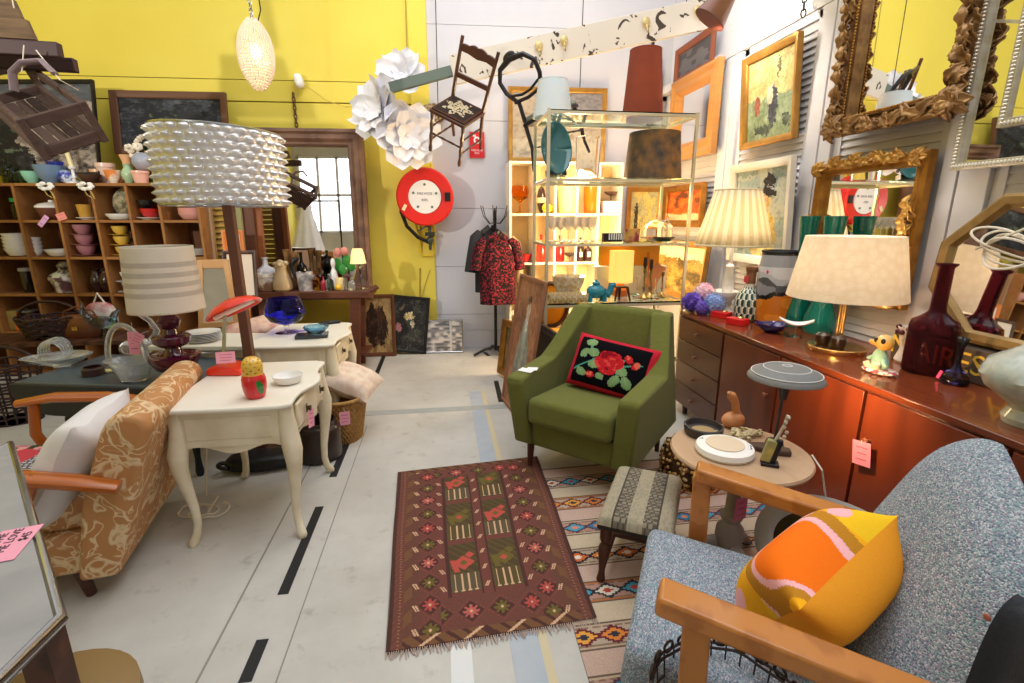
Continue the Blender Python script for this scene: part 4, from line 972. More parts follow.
# things inside the cubbies
G1 = 'crockery inside the cubby shelf'
def put(name, lab, cat, k, R, H, m, px, ri, d=.10, dz=0, grp=G1, rot=None):
    return turned(name, lab, cat, k, R, H, m, CX(px, ri, d)+Vector((0,0,dz)), grp, rot=rot)
jr = T('jar', 'glass storage jar with green lid in the top left cubby', 'jar', CX(9,1,.12), group=G1); add('body', MB().lathe(pr('jar', .065, .15), 20), tint('smoke', '#9a9aa4'), jr); add('lid', MB().lathe([(0,.15), (.06,.15), (.06,.18), (0,.185)], 20), mat('green_plastic', '#12a05a', .4), jr)
put('tin', 'red tin behind the green lidded jar', 'tin', 'tumbler', .06, .24, K['red'], 4, 1, .26)
cs = T('casserole', 'white lidded casserole with brown band in the top row of cubbies', 'dish', CX(42,1,.12), group=G1)
add('body', MB().lathe(pr('dish', .115, .10), 26), mat('brown_band', '#6b3e30', .3), cs); add('lid', MB().lathe([(.118,.10), (.12,.115), (.09,.135), (.02,.15), (.02,.165), (0,.168)], 26), K['white'], cs)
put('saucer', 'white saucer below the yellow cup', 'saucer', 'plate', .09, .02, K['white'], 79, 1); put('cup', 'mustard yellow cup on a saucer in the top row', 'cup', 'straightcup', .06, .11, K['mustard'], 77, 1, .10, .018)
put('plate', 'slate plate leaning behind the yellow cup', 'plate', 'plate', .13, .02, K['slate'], 87, 1, .27, .14, rot=(rad(80),0,-.3))
put('bowl', 'shallow cream bowl before the patterned plate', 'bowl', 'dish', .115, .05, K['white'], 115, 1, .08); put('platter', 'large round patterned olive platter propped upright', 'platter', 'plate', .14, .025, mat('olive_pattern', '#5f5a3c', .4, col2='#b9a97c', scale=24, contrast=.2), 115, 1, .22, .15, rot=(rad(76),0,0))
put('saucer', 'white saucer below the red cup', 'saucer', 'plate', .10, .02, K['white'], 142, 1); put('cup', 'glossy red cup on a white saucer', 'cup', 'cup', .075, .075, K['red'], 143, 1, .10, .018); put('cup', 'black cup stacked on the red cup', 'cup', 'cup', .065, .07, K['black'], 140, 1, .10, .095)
put('tea_caddy', 'small orange caddy beside the red cup', 'caddy', 'tumbler', .05, .07, K['tan'], 158, 1)
for k in range(3): put('bowl', nth(k, 3, 'pink bowl behind the silver lamp shade'), 'bowl', 'dish', .12, .06, K['rose'], 186, 1, .12, .02*k)
# second row
for k in range(5): put('dish', nth(k, 5, 'white serving dish in far left cubby'), 'dish', 'dish', .12, .07, K['white'], 10, 2, .12, .032*k)
for k in range(4): put('bowl', nth(k, 4, 'small white bowl beside the cubby divider'), 'bowl', 'dish', .06, .06, K['white'], 25, 2, .10, .035*k)
put('bowl', 'wide cream bowl in the second row of cubbies', 'bowl', 'dish', .115, .06, K['white'], 52, 2); put('plate', 'grey glass plate leaning behind the cream bowl', 'plate', 'plate', .11, .02, K['grey'], 58, 2, .26, .12, rot=(rad(78),0,-.2))
card('price_tag', 'small coral tag lying in the second row cubby', .05, .05, CX(37,2,.05)+Vector((0,0,.012)), (rad(88),0,.2), col='#e0876a', lines=1)
card('price_tag', 'coral pink tag hanging in front of the yellow cup cubby', .075, .06, CX(62,1,-.015)+Vector((0,0,.055)), (0,rad(-18),0), col='#e88f84', lines=2)
card('price_tag', 'lilac pink tag hanging below the brown banded casserole', .04, .11, CX(47,1,-.02)+Vector((0.02,0,.03)), (0,rad(42),0), col='#dca6cf', lines=2)
for k in range(3):
    put('saucer', nth(k, 3, 'mauve saucer under a mauve cup'), 'saucer', 'plate', .10, .015, K['mauve'], 77, 2, .11, .105*k*.85); put('cup', nth(k, 3, 'mauve cup on a saucer'), 'cup', 'cup', .07, .08, K['mauve'], 77, 2, .11, .105*k*.85+.013)
    put('cup', nth(k, 3, 'dark purple cup behind mauve cups'), 'cup', 'cup', .055, .075, K['purple'], 93, 2, .20, .08*k)
    put('saucer', nth(k, 3, 'yellow saucer under a yellow cup'), 'saucer', 'plate', .085, .015, K['yellow'], 114, 2, .11, .088*k); put('cup', nth(k, 3, 'yellow cup on a saucer'), 'cup', 'cup', .062, .07, K['yellow'], 115, 2, .11, .088*k+.013)
put('canister', 'dark green canister beside the yellow cups', 'canister', 'tumbler', .06, .22, K['dkgreen'], 126, 2, .2)
put('creamer', 'small white jug in the middle cubby', 'jug', 'vase', .045, .13, K['white'], 163, 2)
for k in range(4): put('plate', nth(k, 4, 'pale plate left of the leaning boards'), 'plate', 'plate', .13, .02, K['white'], 190, 2, .14, .014*k)
# third row
for px, lab in ((18, 'dark glass canister with pale lid, left one of two'), (30, 'dark glass canister with pale lid, right one of two')):
    jr = T('canister', lab, 'canister', CX(px,3,.12), group=G1); add('body', MB().lathe(pr('tumbler', .055, .19), 20), mat('dark_glass', '#22191c', .12, coat=.5), jr); add('lid', MB().lathe([(0,.19), (.057,.19), (.057,.22), (0,.225)], 20), K['grey'], jr)
tr = T('tureen', 'white tureen with dark floral pattern and knobbed lid', 'tureen', CX(58,3,.12), group=G1)
add('body', MB().lathe(pr('pot', .13, .14), 28), mat('floral_white', '#e4dfdc', .3, col2='#6b4a52', scale=12, contrast=.12), tr); add('lid', MB().lathe([(.125,.14), (.12,.16), (.06,.19), (.05,.20), (.06,.24), (.03,.27), (0,.275)], 24, (-.0,0,0)), mat('floral_lid', '#d8d4bb', .3, col2='#4a4438', scale=16, contrast=.12), tr)
for px, lab in ((88, 'dark brown jug in the third row, left one of two'), (98, 'dark brown jug in the third row, right one of two')): put('jug', lab, 'jug', 'vase', .065, .21, K['choc'], px, 3, .12)
for k in range(2): put('saucer', nth(k, 2, 'white saucer under a third row white cup'), 'saucer', 'plate', .10, .015, K['white'], 123, 3, .1, .092*k); put('cup', nth(k, 2, 'white cup in the third cubby row'), 'cup', 'cup', .07, .08, K['white'], 124, 3, .1, .092*k+.013)
# lower rows, half in the dark
put('can', 'small bright blue can in the lower cubby', 'can', 'tumbler', .032, .07, K['blue'], 23, 4, .05); put('bottle', 'orange bottle left of the blue can', 'bottle', 'bottle', .03, .17, K['orange'], 14, 4, .06); put('bottle', 'tan bottle behind the blue can', 'bottle', 'bottle', .03, .15, K['tan'], 19, 4, .12)
put('plate', 'pale plate resting on jars in the lower cubby', 'plate', 'plate', .085, .02, K['grey'], 22, 4, .1, .16); put('goblet', 'amber goblet at the right of the lower cubby', 'goblet', 'goblet', .035, .10, K['mustard'], 36, 4, .1)
for k in range(3): one('box', nth(k, 3, 'yellowish flat box in far left cubby'), 'box', MB().box((0,0,.03), (.18,.16,.058)), mat('yellow_box', '#a89350', .7), CX(1,4,.14)+Vector((0,0,.06*k)), bev=.004, group='flat yellow boxes')
# bags and dark baskets on the floor in front of the shelf
HB = T('handbag', 'brown leather handbag behind the glass swan bowl', 'bag', onZ(84, 345, .5)); HB.location = (onY(84,338,4.2).x, 4.2, .50)
m = MB(); m.ell((0,0,.07), (.17,.07,.11), 22, 12, .75); add('body', m, mat('brown_leather', '#7c4526', .35, col2='#5a2f1a', scale=5, coat=.2), HB)
add('strap', MB().tube([(-.14,0,.1), (-.1,0,.2), (0,0,.24), (.1,0,.2), (.14,0,.1)], .008, 8), MATS['brown_leather'], HB); add('clasp', MB().box((0,-.072,.08), (.04,.012,.03)), brass, HB)
bench = T('low_bench', 'dark low bench holding bags in front of the cubby shelf', 'bench', (-3.2, 4.22, 0))
add('seat', MB().box((0,0,.485), (1.7,.4,.03)), dark_wood, bench)
for x in (-.75,.75):
    for y in (-.15,.15): add('leg', MB().box((x,y,.235), (.05,.05,.47)), dark_wood, bench)
def weave_basket(lab, loc, R, H, m):
    t = T('wicker_basket', lab, 'basket', loc); mm = MB()
    for k in range(9): z = H*k/8; r_ = R*(.75+.25*k/8); mm.tube([(r_*cos(a), r_*.7*sin(a), z+.006*sin(a*8+k*PI)) for a in [i*2*PI/40 for i in range(40)]], .008, 6, closed=True)
    for i in range(20): a = i*2*PI/20; mm.tube([(R*.75*cos(a), R*.52*sin(a), 0), (R*cos(a), R*.7*sin(a), H)], .007, 5)
    mm.lathe([(0,.004), (R*.6,.004)], 12); add('body', mm, m, t); add('handle', MB().tube([(-R*cos(a)*.98, 0, H+.12*sin(a)) for a in [i*PI/12 for i in range(13)]], .010, 8), m, t); return t
dkw = mat('dark_wicker', '#2f1a1c', .5)
p = onY(60,340,4.2); weave_basket('dark plum wicker basket on the bench before the cubby shelf', (p.x-.05, 4.22, .50), .22, .16, dkw)
p = onY(25,360,4.1); weave_basket('dark tall wicker basket on the floor below the lower cubby', (p.x+.1, 4.05-.3, .0), .24, .42, dkw)
p = onY(93,320,4.2); bgn = T('cloth_bag', 'white and red canvas bag propped behind the brown handbag', 'bag', (p.x-.02, 4.34, .50)); m = MB(); m.ell((0,0,.12), (.11,.05,.13), 18, 10, .7); add('body', m, mat('white_red', '#dcd8d6', .8, col2='#a9565a', scale=9, contrast=.2), bgn); add('handle', MB().tube([(-.05,0,.22), (0,0,.32), (.05,0,.22)], .008, 6), string_m, bgn)
p = onY(107,312,4.2); gb = T('glass_bird', 'pale blue glass bird with raised tail on the bench', 'ornament', (p.x, 4.14, .50)); m = MB(); m.ell((0,0,.12), (.10,.045,.05), 18, 10); m.tube([(.06,0,.13), (.09,0,.19), (.13,0,.22)], [.03,.022,.006], 10); m.tube([(-.08,0,.13), (-.13,0,.2), (-.12,0,.28)], [.03,.02,.006], 10); m.cyl((0,0,0), (0,0,.08), .04, .015, 14); add('body', m, tint('sky', '#a9d7ea'), gb)
# ------------------------------------------------------------------ pictures behind the shelf top
def picture(name, label, cat, w, h, prof, fm, inner, loc, rz=0, rx=0, fn=None, nu=76, nv=90, cm=None, group=None, ry=0, glass_back=.012):
    """frame with mitred corners + canvas or mirror glass; origin at the centre, front towards local -y"""
    t = T(name, label, cat, loc, group=group, rot=(rx, ry, rz)); m = MB(); m.rect_ring(w, h, prof); add('frame', m, fm, t, smooth=30)
    iw, ih = w-2*inner, h-2*inner
    if fn:
        m = MB(); m.surf(lambda u, v: ((u-.5)*iw, -.006, (v-.5)*ih), nu, nv, colfn=fn); add('canvas', m, cm or vcol('oil', .55, .3), t)
    else:
        m = MB(); m.box((0,-.004,0), (iw,.004,ih)); add('mirror_glass', m, mirror_m, t)
    m = MB(); m.box((0,.003,0), (w-.01,.006,h-.01)); add('backing', m, mat('backing_board', '#4a3a2c', .8), t)
    return t
FLAT = lambda w, d: [(0,0), (0,d), (w*.25,d*1.0), (w*.8,d*.75), (w,d*.5), (w,0.001)]
def town_col(u, v):
    if u < .62-.35*v+.1*vn(v*6, 1, 2): return '#1a191f' if vn(u*12, v*12, 6) < .8 else '#4a5a48'
    if v > .72+.2*vn(u*6, 1, 4): return '#55585f'
    n = vn(u*20, v*16, 3)*.7+vn(u*44, v*40, 5)*.3; return '#a3958a' if n > .62 else ('#84776d' if n > .45 else ('#5f5450' if n > .25 else '#2f2a2c'))
w_ = onC(3,90,-.34); w2 = onC(100,163,-.34)
a, b = onC(0,92,-.36), onC(101,163,-.36); cx_, cz_ = (a.x+b.x)/2-.25, (a.z+b.z)/2
picture('painting', 'large dark town landscape painting leaning on the cubby shelf top', 'painting', 1.45, .80, FLAT(.03,.03), black_m, .028, (cx_, (a.y+b.y)/2-.05, cz_-.02), -CA, rad(-8), painterly(town_col), 130, 90)
def dark_land(u, v):
    n = vn(u*6, v*5, 8); m_ = vn(u*13, v*12, 9)
    if el(u, v, .42,.55,.15,.2) and m_ > .5: return '#4c5a44'
    if v > .5 and n > .7: return '#3c4148'
    return '#2a2d33' if m_ > .5 else '#212329'
a, b = onB(120,97,.12), onB(222,150,.12); wd = (b-a).length
picture('painting', 'dark landscape painting in a brown frame on the yellow wall above silver shade', 'painting', 1.02, .56, FLAT(.06,.035), mat('brown_frame', '#6a4630', .5), .055, ((a.x+b.x)/2, (a.y+b.y)/2, (a.z+b.z)/2), -WALL_A, rad(-7), painterly(dark_land), 90, 60)
# ------------------------------------------------------------------ hanging wooden crate and plank sled, upper left
SG = T('hanging_crate', 'open dark wooden crate hanging on strings at upper left', 'crate', (0,0,0))
def P3(px, py, y): return onY(px, py, y)
yn, yf = 3.2, 4.0
# long box seen end on: near end lower right
pA, pB, pC, pD = P3(48,146,yn), P3(96,122,yn), P3(40,72,yf), P3(0,74,yf)
cr = MB()
O = Vector((-1.985, 3.2, 1.80)); ya_ = (Vector((-2.62,3.8,2.14))-O).normalized(); xa_ = Vector((.87,.35,.30)); xa_ = (xa_-ya_*xa_.dot(ya_)).normalized(); SG.matrix_world = Matrix.Translation(O) @ Matrix((xa_, ya_, xa_.cross(ya_))).transposed().to_4x4()
def crate_bars(L, W, H):
    for z in (0, H):
        for x in (-W/2, W/2): yield ('rail', (x,0,z), (x,L,z), .025, .05)
        for y in (0, L): yield ('end_rail', (-W/2,y,z), (W/2,y,z), .025, .055)
    for x in (-W/2, W/2):
        for y in (0, L): yield ('corner_post', (x,y,-.04), (x,y,H+.03), .035, .035)
for nm, a, b, w_, h_ in crate_bars(.98, .29, .15): add(nm, MB().beam(a, b, w_, h_), old_wood, SG, bev=.004)
m = MB(); [m.box((-.11+.055*k, .475, -.03), (.045,.95,.012)) for k in range(5)]; add('bottom_slats', m, old_wood, SG)
SL = T('plank_sled', 'weathered plank sled with dark runners hanging above the crate', 'sled', P3(-2,47,3.3), rot=(0, 0, rad(4)))
m = MB(); m.beam((-.35,0,.0), (.29,0,.0), .05, .075); add('runner', m, mat('plum_brown', '#3b2426', .6), SL, bev=.006)
m = MB(); m.beam((-.35,.3,.0), (.20,.3,.0), .05, .075); add('runner', m, MATS['plum_brown'], SL, bev=.006)
for k in range(3):
    m = MB(); m.box((-.08+.0*k, .03+.02*k, .10+.10*k), (.50-.055*k,.03,.095)); m.v = [(x+(.0 if x < 0 else -.25*(z-.05)), y, z) for x, y, z in m.v]; add('plank', m, mat('barn_plank', '#7a6246', .85, col2='#4e3b2e', scale=4, stretch=(1,5,9), bump=.3), SL)
m = MB(); m.beam((.0,.06,.38), (-.03,.06,.62), .05, .03); add('upright', m, old_wood, SL)
m = MB(); m.tube([(-.22,-.06,.42), (-.2,-.07,.3), (-.14,-.07,.18), (-.10,-.06,.08)], [.05,.04,.03,.008], 8, flat=.3); one('cloth', 'white rag dangling over the plank sled', 'cloth', m, MATS['white_cotton'], SL.location)
m = MB(); q = P3(22,58,3.2); m.tube([(-.12,0,-.14), (-.11,0,-.05), (-.05,0,.0), (.04,0,.01), (.09,0,-.05)], .03, 8, flat=.4); one('leather_strap', 'grey leather strap looped between plank sled and crate', 'strap', m, mat('grey_leather', '#8b7a80', .6), q+Vector((.05,0,-.02)))
m = MB(); m.tube([P3(36,50,3.2), P3(60,80,3.2), P3(78,90,3.4)], .003, 5); m.tube([P3(24,45,3.2), P3(22,72,3.2)], .003, 5); m.tube([P3(14,0,3.2)+Vector((0,0,.5)), P3(14,8,3.2)], .003, 5); one('hanging_string', 'thin strings holding the hanging crate and plank sled', 'string', m, string_m)
# ------------------------------------------------------------------ bead pendant lamp
PL = T('pendant_lamp', 'glowing white beaded pendant lamp hanging on a chain', 'lamp', onY(256,55,3.8))
bead = mat('beads', '#ecd8c2', .35, emit=.06, ecol='#ffe2b8')
hb, rb = .205, .106; prof = lambda t: rb*(max(0, 1-(abs(2*t-1.0))**2.4*.72))
m = MB(); rowsN = 26
for k in range(rowsN+1):
    t = k/rowsN; r_ = prof(t); z = -hb+2*hb*t; nb = max(10, int(2*PI*r_/.017))
    for i in range(nb):
        a = 2*PI*(i+.5*(k % 2))/nb; m.ell((r_*cos(a), r_*sin(a), z), (.0082,.0082,.0088), 6, 4)
add('beads', m, bead, PL)
m = MB()
for k in range(20): a = k*2*PI/20; m.tube([(prof(t/10)*cos(a), prof(t/10)*sin(a), -hb+2*hb*t/10) for t in range(11)], .0012, 4)
add('frame', m, steel, PL); add('bulb', MB().ell((0,0,.02), (.035,.035,.05), 14, 10), mat('bulb', '#ffffff', .3, emit=3, ecol='#ffe6c0'), PL)
def chain(a, b, lk=.035, r=.0035):
    a, b = Vector(a), Vector(b); n = max(1, int((b-a).length/(lk*.75))); m = MB(); d = (b-a)/n; u = d.normalized(); x = u.orthogonal().normalized(); y = u.cross(x)
    for i in range(n):
        c = a+d*(i+.5); q = x if i % 2 else y
        m.tube([c+u*(lk/2)*cos(t)+q*lk*.28*sin(t) for t in [k*PI/4 for k in range(8)]], r, 5, closed=True)
    return m
add('chain', chain((0,0,hb), (-.01,0,1.6), .04, .004), steel, PL); add('flex', MB().tube([(.03,0,hb-.02), (.06,0,hb+.06), (.05,0,hb+.2), (.0,0,hb+.5), (0,0,1.6)], .004, 6), iron, PL); lamp('pendant_bulb', 'POINT', PL.location+Vector((0,0,.0)), 3, (1,.85,.62), .06)
# sensor box, chain, loose wire on the yellow wall
p = onB(299,81,.06); o = one('wall_sensor', 'small white oval sensor box on the yellow wall', 'sensor', MB().ell((0,0,0), (.04,.05,.065), 16, 10, .7), white_cer, p, rot=(0,rad(-15),0))
one('wall_chain', 'rusty chain hanging on the yellow wall above the big mirror', 'chain', chain(onB(293,93,.03), onB(297,131,.03), .05, .006), mat('rust', '#6b4a2c', .7))
one('fairy_wire', 'thin wire sagging across the yellow wall', 'wire', MB().tube([onB(303,84,.03), onB(325,100,.03), onB(345,107,.03), onB(365,105,.03), onB(372,95,.03)], .004, 5), mat('wire_yellow', '#cdb45a', .6))
one('wall_cable', 'thin vertical cable in the corner of the yellow wall', 'cable', MB().tube([onB(404,-60,.02), onB(407,60,.02)], .004, 5), mat('cable_olive', '#a39137', .6))
# ------------------------------------------------------------------ big framed mirror leaning on the yellow wall
a, b = onB(243,131,.10), onB(371,290,.10); wM = 1.30
tl, br = onB(362,131,.10), onB(376,300,.10)
hM = tl.z-.60; cxm = tl.x-wM/2+.02
fr = mat('old_brown_frame', '#5b3f33', .55, col2='#8d6a55', scale=6, stretch=(1,1,1), contrast=.4, bump=.2)
picture('wall_mirror', 'tall mirror in a worn brown frame against the yellow wall', 'mirror', wM, hM, [(0,0), (0,.07), (.03,.085), (.05,.07), (.09,.075), (.12,.05), (.14,.055), (.155,.03), (.16,.001)], fr, .155, (cxm, 5.28-.03, .60+hM/2), -WALL_A-rad(0), rad(-2.5))
# ------------------------------------------------------------------ leaning screens, shutters and boards left of the mirror
yy = 4.55
def lean(name, label, px0, px1, topz, th, m, y, tilt=4, cat='screen'):
    a, b = onY(px0, 250, y), onY(px1, 250, y); t = T(name, label, cat, ((a.x+b.x)/2, y, 0), rot=(rad(-tilt), 0, 0)); w = b.x-a.x
    add('board', MB().box((0,0,topz/2), (w,th,topz)), m, t, bev=.004); return t, w
t, w1 = lean('board', 'pale worn timber board leaning right of the cubby shelf', 205, 213, 1.75, .05, mat('pale_timber', '#a88662', .7, col2='#8b6b4c', scale=4, stretch=(4,1,1)), 4.72, 3, 'board')
SH_ = T('shutter', 'olive green louvred shutter leaning among the screens', 'shutter', (onY(225,250,4.75).x, 4.75, 0), rot=(rad(-4),0,0)); gp = mat('sage_paint', '#7d8a66', .6, col2='#a08c4d', scale=8)
for x in (-.12,.12): add('stile', MB().box((x,0,.9), (.04,.035,1.8)), gp, SH_)
m = MB(); [m.box((0,0,.1+.05*k), (.21,.006,.05), rx=rad(-35)) for k in range(34)]; add('slats', m, mat('ochre_paint', '#a5853c', .6), SH_)
OF = T('picture_frame', 'narrow orange frame leaning on the shutter', 'frame', (onY(230,222,4.66).x, 4.66, .90), rot=(rad(-5),0,0))
m = MB(); m.rect_ring(.17,.80,FLAT(.03,.025)); add('frame', m, mat('orange_wood', '#d97a36', .4), OF); add('canvas', MB().box((0,-.004,0), (.12,.004,.74)), mat('pale_mount', '#e6d3c0', .7), OF)
t, w1 = lean('board', 'dark brown plank leaning in front of the big mirror', 243, 255, 1.85, .06, mat('dark_plank', '#4b2a1b', .6, col2='#6b3f28', scale=4, stretch=(4,1,.6)), 4.80, 4, 'board')
t, w1 = lean('board', 'orange brown plank right of the dark plank', 256, 262, 1.85, .05, mat('orange_plank', '#9c5a2a', .55, col2='#7a4018', scale=4, stretch=(4,1,.6)), 4.83, 4, 'board')
PF_ = T('picture_frame', 'small framed pale print standing behind the floor lamp post', 'frame', onY(241,275,4.4), rot=(rad(-8),0,0)); PF_.location.z -= .0
m = MB(); m.rect_ring(.26,.40,FLAT(.03,.02)); add('frame', m, dark_wood, PF_); add('canvas', MB().box((0,-.004,0), (.21,.004,.35)), MATS['pale_mount'], PF_)
tb = onY(241,290,4.4)
# pale easel mirror
EM = T('easel_mirror', 'small pale wooden easel mirror in front of the leaning screens', 'mirror', (onY(218,330,3.7).x, 3.72, .0), rot=(0,0,rad(8)))
zt_ = onY(218,262,3.72).z; zb2 = .66
m = MB()
for x in (-.1,.1): m.beam((x*1.25,0,zb2-.15), (x*.8,.09,zt_), .035, .03)
m.beam((-.10,.09,zt_-.02), (.10,.09,zt_-.02), .03, .06); m.beam((-.11,.02,zb2+.0), (.11,.02,zb2+.0), .03, .04); add('frame', m, mat('pale_wood', '#c99b68', .5), EM, bev=.003)
m = MB(); m._add([(-.105,.012,zb2+.02), (.105,.012,zb2+.02), (.075,.085,zt_-.05), (-.075,.085,zt_-.05)], [(0,1,2,3)]); add('mirror_glass', m, mirror_m, EM)
es = T('plant_stand', 'dark wooden stand carrying the pale easel mirror', 'stand', (EM.location.x, 3.76, 0)); add('top', MB().box((0,0,.49), (.34,.30,.03)), dark_wood, es)
for x in (-.13,.13):
    for y in (-.11,.11): add('leg', MB().cyl((x,y,0), (x,y,.475), .014,.018,10), dark_wood, es)
# ------------------------------------------------------------------ brown table under the mirror with its ornaments
zT = onB(300,291,0,(0,4.62),rad(3)).z
BT = T('console_table', 'brown wooden table with turned-out end below the tall worn mirror', 'table', (-1.12, 4.78, 0), rad(-3))
m = MB(); m.box((-.04,0,zT-.03), (1.02,.36,.06)); add('tabletop', m, mat('red_brown_wood', '#6a3a26', .5, col2='#57301f', scale=3, stretch=(1,5,5)), BT, bev=.006)
m = MB(); m.tube([(.43,-.1,zT-.01), (.49,-.1,zT+.0), (.53,-.1,zT+.035)], [.025,.022,.026], 10); add('scroll', m, MATS['red_brown_wood'], BT)
for x in (-.48,.28):
    for y in (-.12,.13): add('leg', MB().beam((x,y,0), (x+(.05 if x > 0 else 0),y,zT-.05), .09, .05), MATS['red_brown_wood'], BT, bev=.004)
add('shelf', MB().box((-.05,.02,.16), (.9,.3,.025)), MATS['red_brown_wood'], BT)
BTm = Matrix.Translation(BT.location) @ Matrix.Rotation(rad(-3), 4, 'Z')
GO = 'ornaments on the brown table below the mirror'
def bt(px, d=-.05): y = 4.78+d; p = onY(px, 288, y); return Vector((p.x, y, zT+.001))
turned('planter', 'white pot painted with brown flowers on the brown table', 'pot', 'pot', .095, .16, mat('pot_flowers', '#e8e2dc', .3, col2='#8b6a54', scale=7, contrast=.1), bt(268), GO)
turned('vase', 'grey white bottle vase behind the flower painted pot', 'vase', 'bottle', .085, .29, mat('grey_white', '#c7c5ca', .3), bt(268,.1), GO)
fg = T('figurine', 'beige dog shaped ceramic jug on the brown table', 'figurine', bt(283,-.08)); m = MB(); m.lathe([(0,0), (.07,0), (.085,.02), (.08,.08), (.055,.16), (.045,.2), (.05,.22), (.03,.27), (0,.285)], 22); m.ell((-.04,0,.245), (.03,.02,.018), 10, 6); m.ell((.045,0,.25), (.025,.02,.022), 10, 6); m.ell((0,-.03,.235), (.03,.035,.025), 10, 6); add('body', m, mat('beige_glaze', '#c4ab84', .35, col2='#a98b62', scale=6, coat=.3), fg)
bs = T('figurine', 'black curving seahorse ornament on the brown table', 'figurine', bt(297,-.02)); m = MB(); m.tube([(.05,0,0), (.06,0,.05), (.03,0,.10), (-.01,0,.16), (-.03,0,.22), (0,0,.27), (.04,0,.29)], [.02,.03,.028,.022,.02,.025,.012], 10); add('body', m, black_m, bs)
turned('vase', 'bronze flower ornament behind the black seahorse', 'vase', 'trumpet', .06, .34, bronze_orn, bt(298,.08), GO)
turned('bottle', 'black bottle in the middle of the brown table', 'bottle', 'bottle', .045, .34, tint('black', '#0e0f10'), bt(304,.02), GO)
turned('tumbler', 'silver patterned tumbler vase on the brown table', 'vase', 'tumbler', .07, .17, mat('silver_pat', '#8f8d94', .3, metal=.4, col2='#e6e4e6', scale=14, contrast=.2), bt(306,-.07), GO)
turned('bottle', 'amber perfume bottle on the brown table', 'bottle', 'bottle', .04, .17, amber, bt(316), GO); turned('bottle', 'dark red glass bottle beside the amber one', 'bottle', 'bottle', .035, .19, tint('ruby', '#7a1420'), bt(321,.03), GO)
turned('bottle', 'small green glass bottle on the brown table', 'bottle', 'tumbler', .03, .15, tint('leaf', '#3f8f3a'), bt(327,-.02), GO)
turned('figurine', 'white lady figurine on the brown table', 'figurine', 'figure', .045, .28, K['white'], bt(335,.03), GO); turned('candle', 'short cream pillar candle on the brown table', 'candle', 'tumbler', .038, .11, mat('cream_wax', '#efe0a8', .5), bt(340,-.08), GO)
turned('decanter', 'clear glass decanter on the brown table', 'decanter', 'bottle', .045, .2, clear, bt(348,-.02), GO); turned('decanter', 'small clear glass bottle next to the decanter', 'decanter', 'bottle', .035, .15, clear, bt(330,-.1), GO)
for i, (px, d, k, R, H, c) in enumerate(((312,-.09,'coupe',.04,.15,'press'), (324,-.10,'bottle',.028,.13,'rub'), (338,-.12,'ball',.03,.06,'yel'), (352,-.10,'bottle',.03,.12,'press'), (290,.09,'trumpet',.05,.36,'brz'))):
    turned(['goblet','bottle','bauble','bottle','vase'][i], ['small clear stemmed glass on the brown table', 'short ruby bottle at the front of the brown table', 'tiny yellow glass ball at the front of the brown table', 'short clear scent bottle before the lit glass lamp', 'tall bronze stem vase behind the beige dog jug'][i], ['glass','bottle','ball','bottle','vase'][i], k, R, H, {'press': press, 'rub': mat('ruby_solid', '#8f1e30', .2, coat=.4), 'yel': mat('yellow_glass_ball', '#e0b030', .15, coat=.4), 'brz': bronze_orn}[c], bt(px, d), GO)
pt = T('artificial_flowers', 'pink rose with large green leaves standing in the ornaments', 'flowers', bt(344,.08)); m = MB(); m.tube([(0,0,0), (.0,0,.2)], .006, 6)
for (x, z, r_, rr) in ((-.05,.22,.05,.3), (.05,.25,.05,-.4), (0,.17,.045,0), (.08,.2,.04,.5)): m.ell((x,0,z), (r_,.012,r_*1.2), 10, 6)
add('leaves', m, mat('leaf_green', '#2f8a35', .5), pt); m = MB(); m.ell((.03,-.01,.34), (.04,.04,.04), 12, 8); m.ell((-.03,-.01,.33), (.035,.03,.045), 12, 8); add('blossom', m, mat('rose_pink', '#d78a7c', .7), pt)
LL = T('table_lamp', 'small lit glass table lamp with cream shade at right end of brown table', 'lamp', bt(360,-.02)); add('base', MB().lathe([(0,0), (.085,0), (.085,.02), (.06,.08), (.03,.16), (.02,.19), (.03,.21), (.02,.24), (0,.245)], 8), clear, LL); add('lamp_shade', MB().lathe([(.075,.235), (.07,.25), (.06,.32), (.045,.37), (.042,.37), (.057,.32), (.067,.25), (.072,.235)], 20, close=True), mat('lit_cream', '#f4d9a0', .8, emit=.5, ecol='#ffd898'), LL)
card('price_tag', 'small pale tag lying on the brown table edge', .05, .05, bt(322,-.15)+Vector((0,0,.0)), (rad(85),0,.2), col='#d9c7a8', lines=1)
dm = T('cake_dome', 'red glass dome on a tray under the brown table', 'dome', (onY(335,318,4.7).x, 4.72, .1735)); add('tray', MB().lathe(pr('plate', .15, .02), 26), white_cer, dm); add('dome', MB().lathe(pr('dome', .12, .14), 26, (0,0,.018)), tint('red_dome', '#c0142a'), dm)
gu = T('instrument_case', 'dark brown wooden instrument case on the shelf of the brown table', 'case', (onY(300,310,4.7).x, 4.76, .1735)); add('body', MB().box((0,0,.1), (.34,.2,.19)), mat('case_brown', '#5a3522', .5), gu, bev=.02); add('handle', MB().tube([(-.05,-.1,.12), (-.04,-.13,.13), (.04,-.13,.13), (.05,-.1,.12)], .008, 6), leg_w, gu)
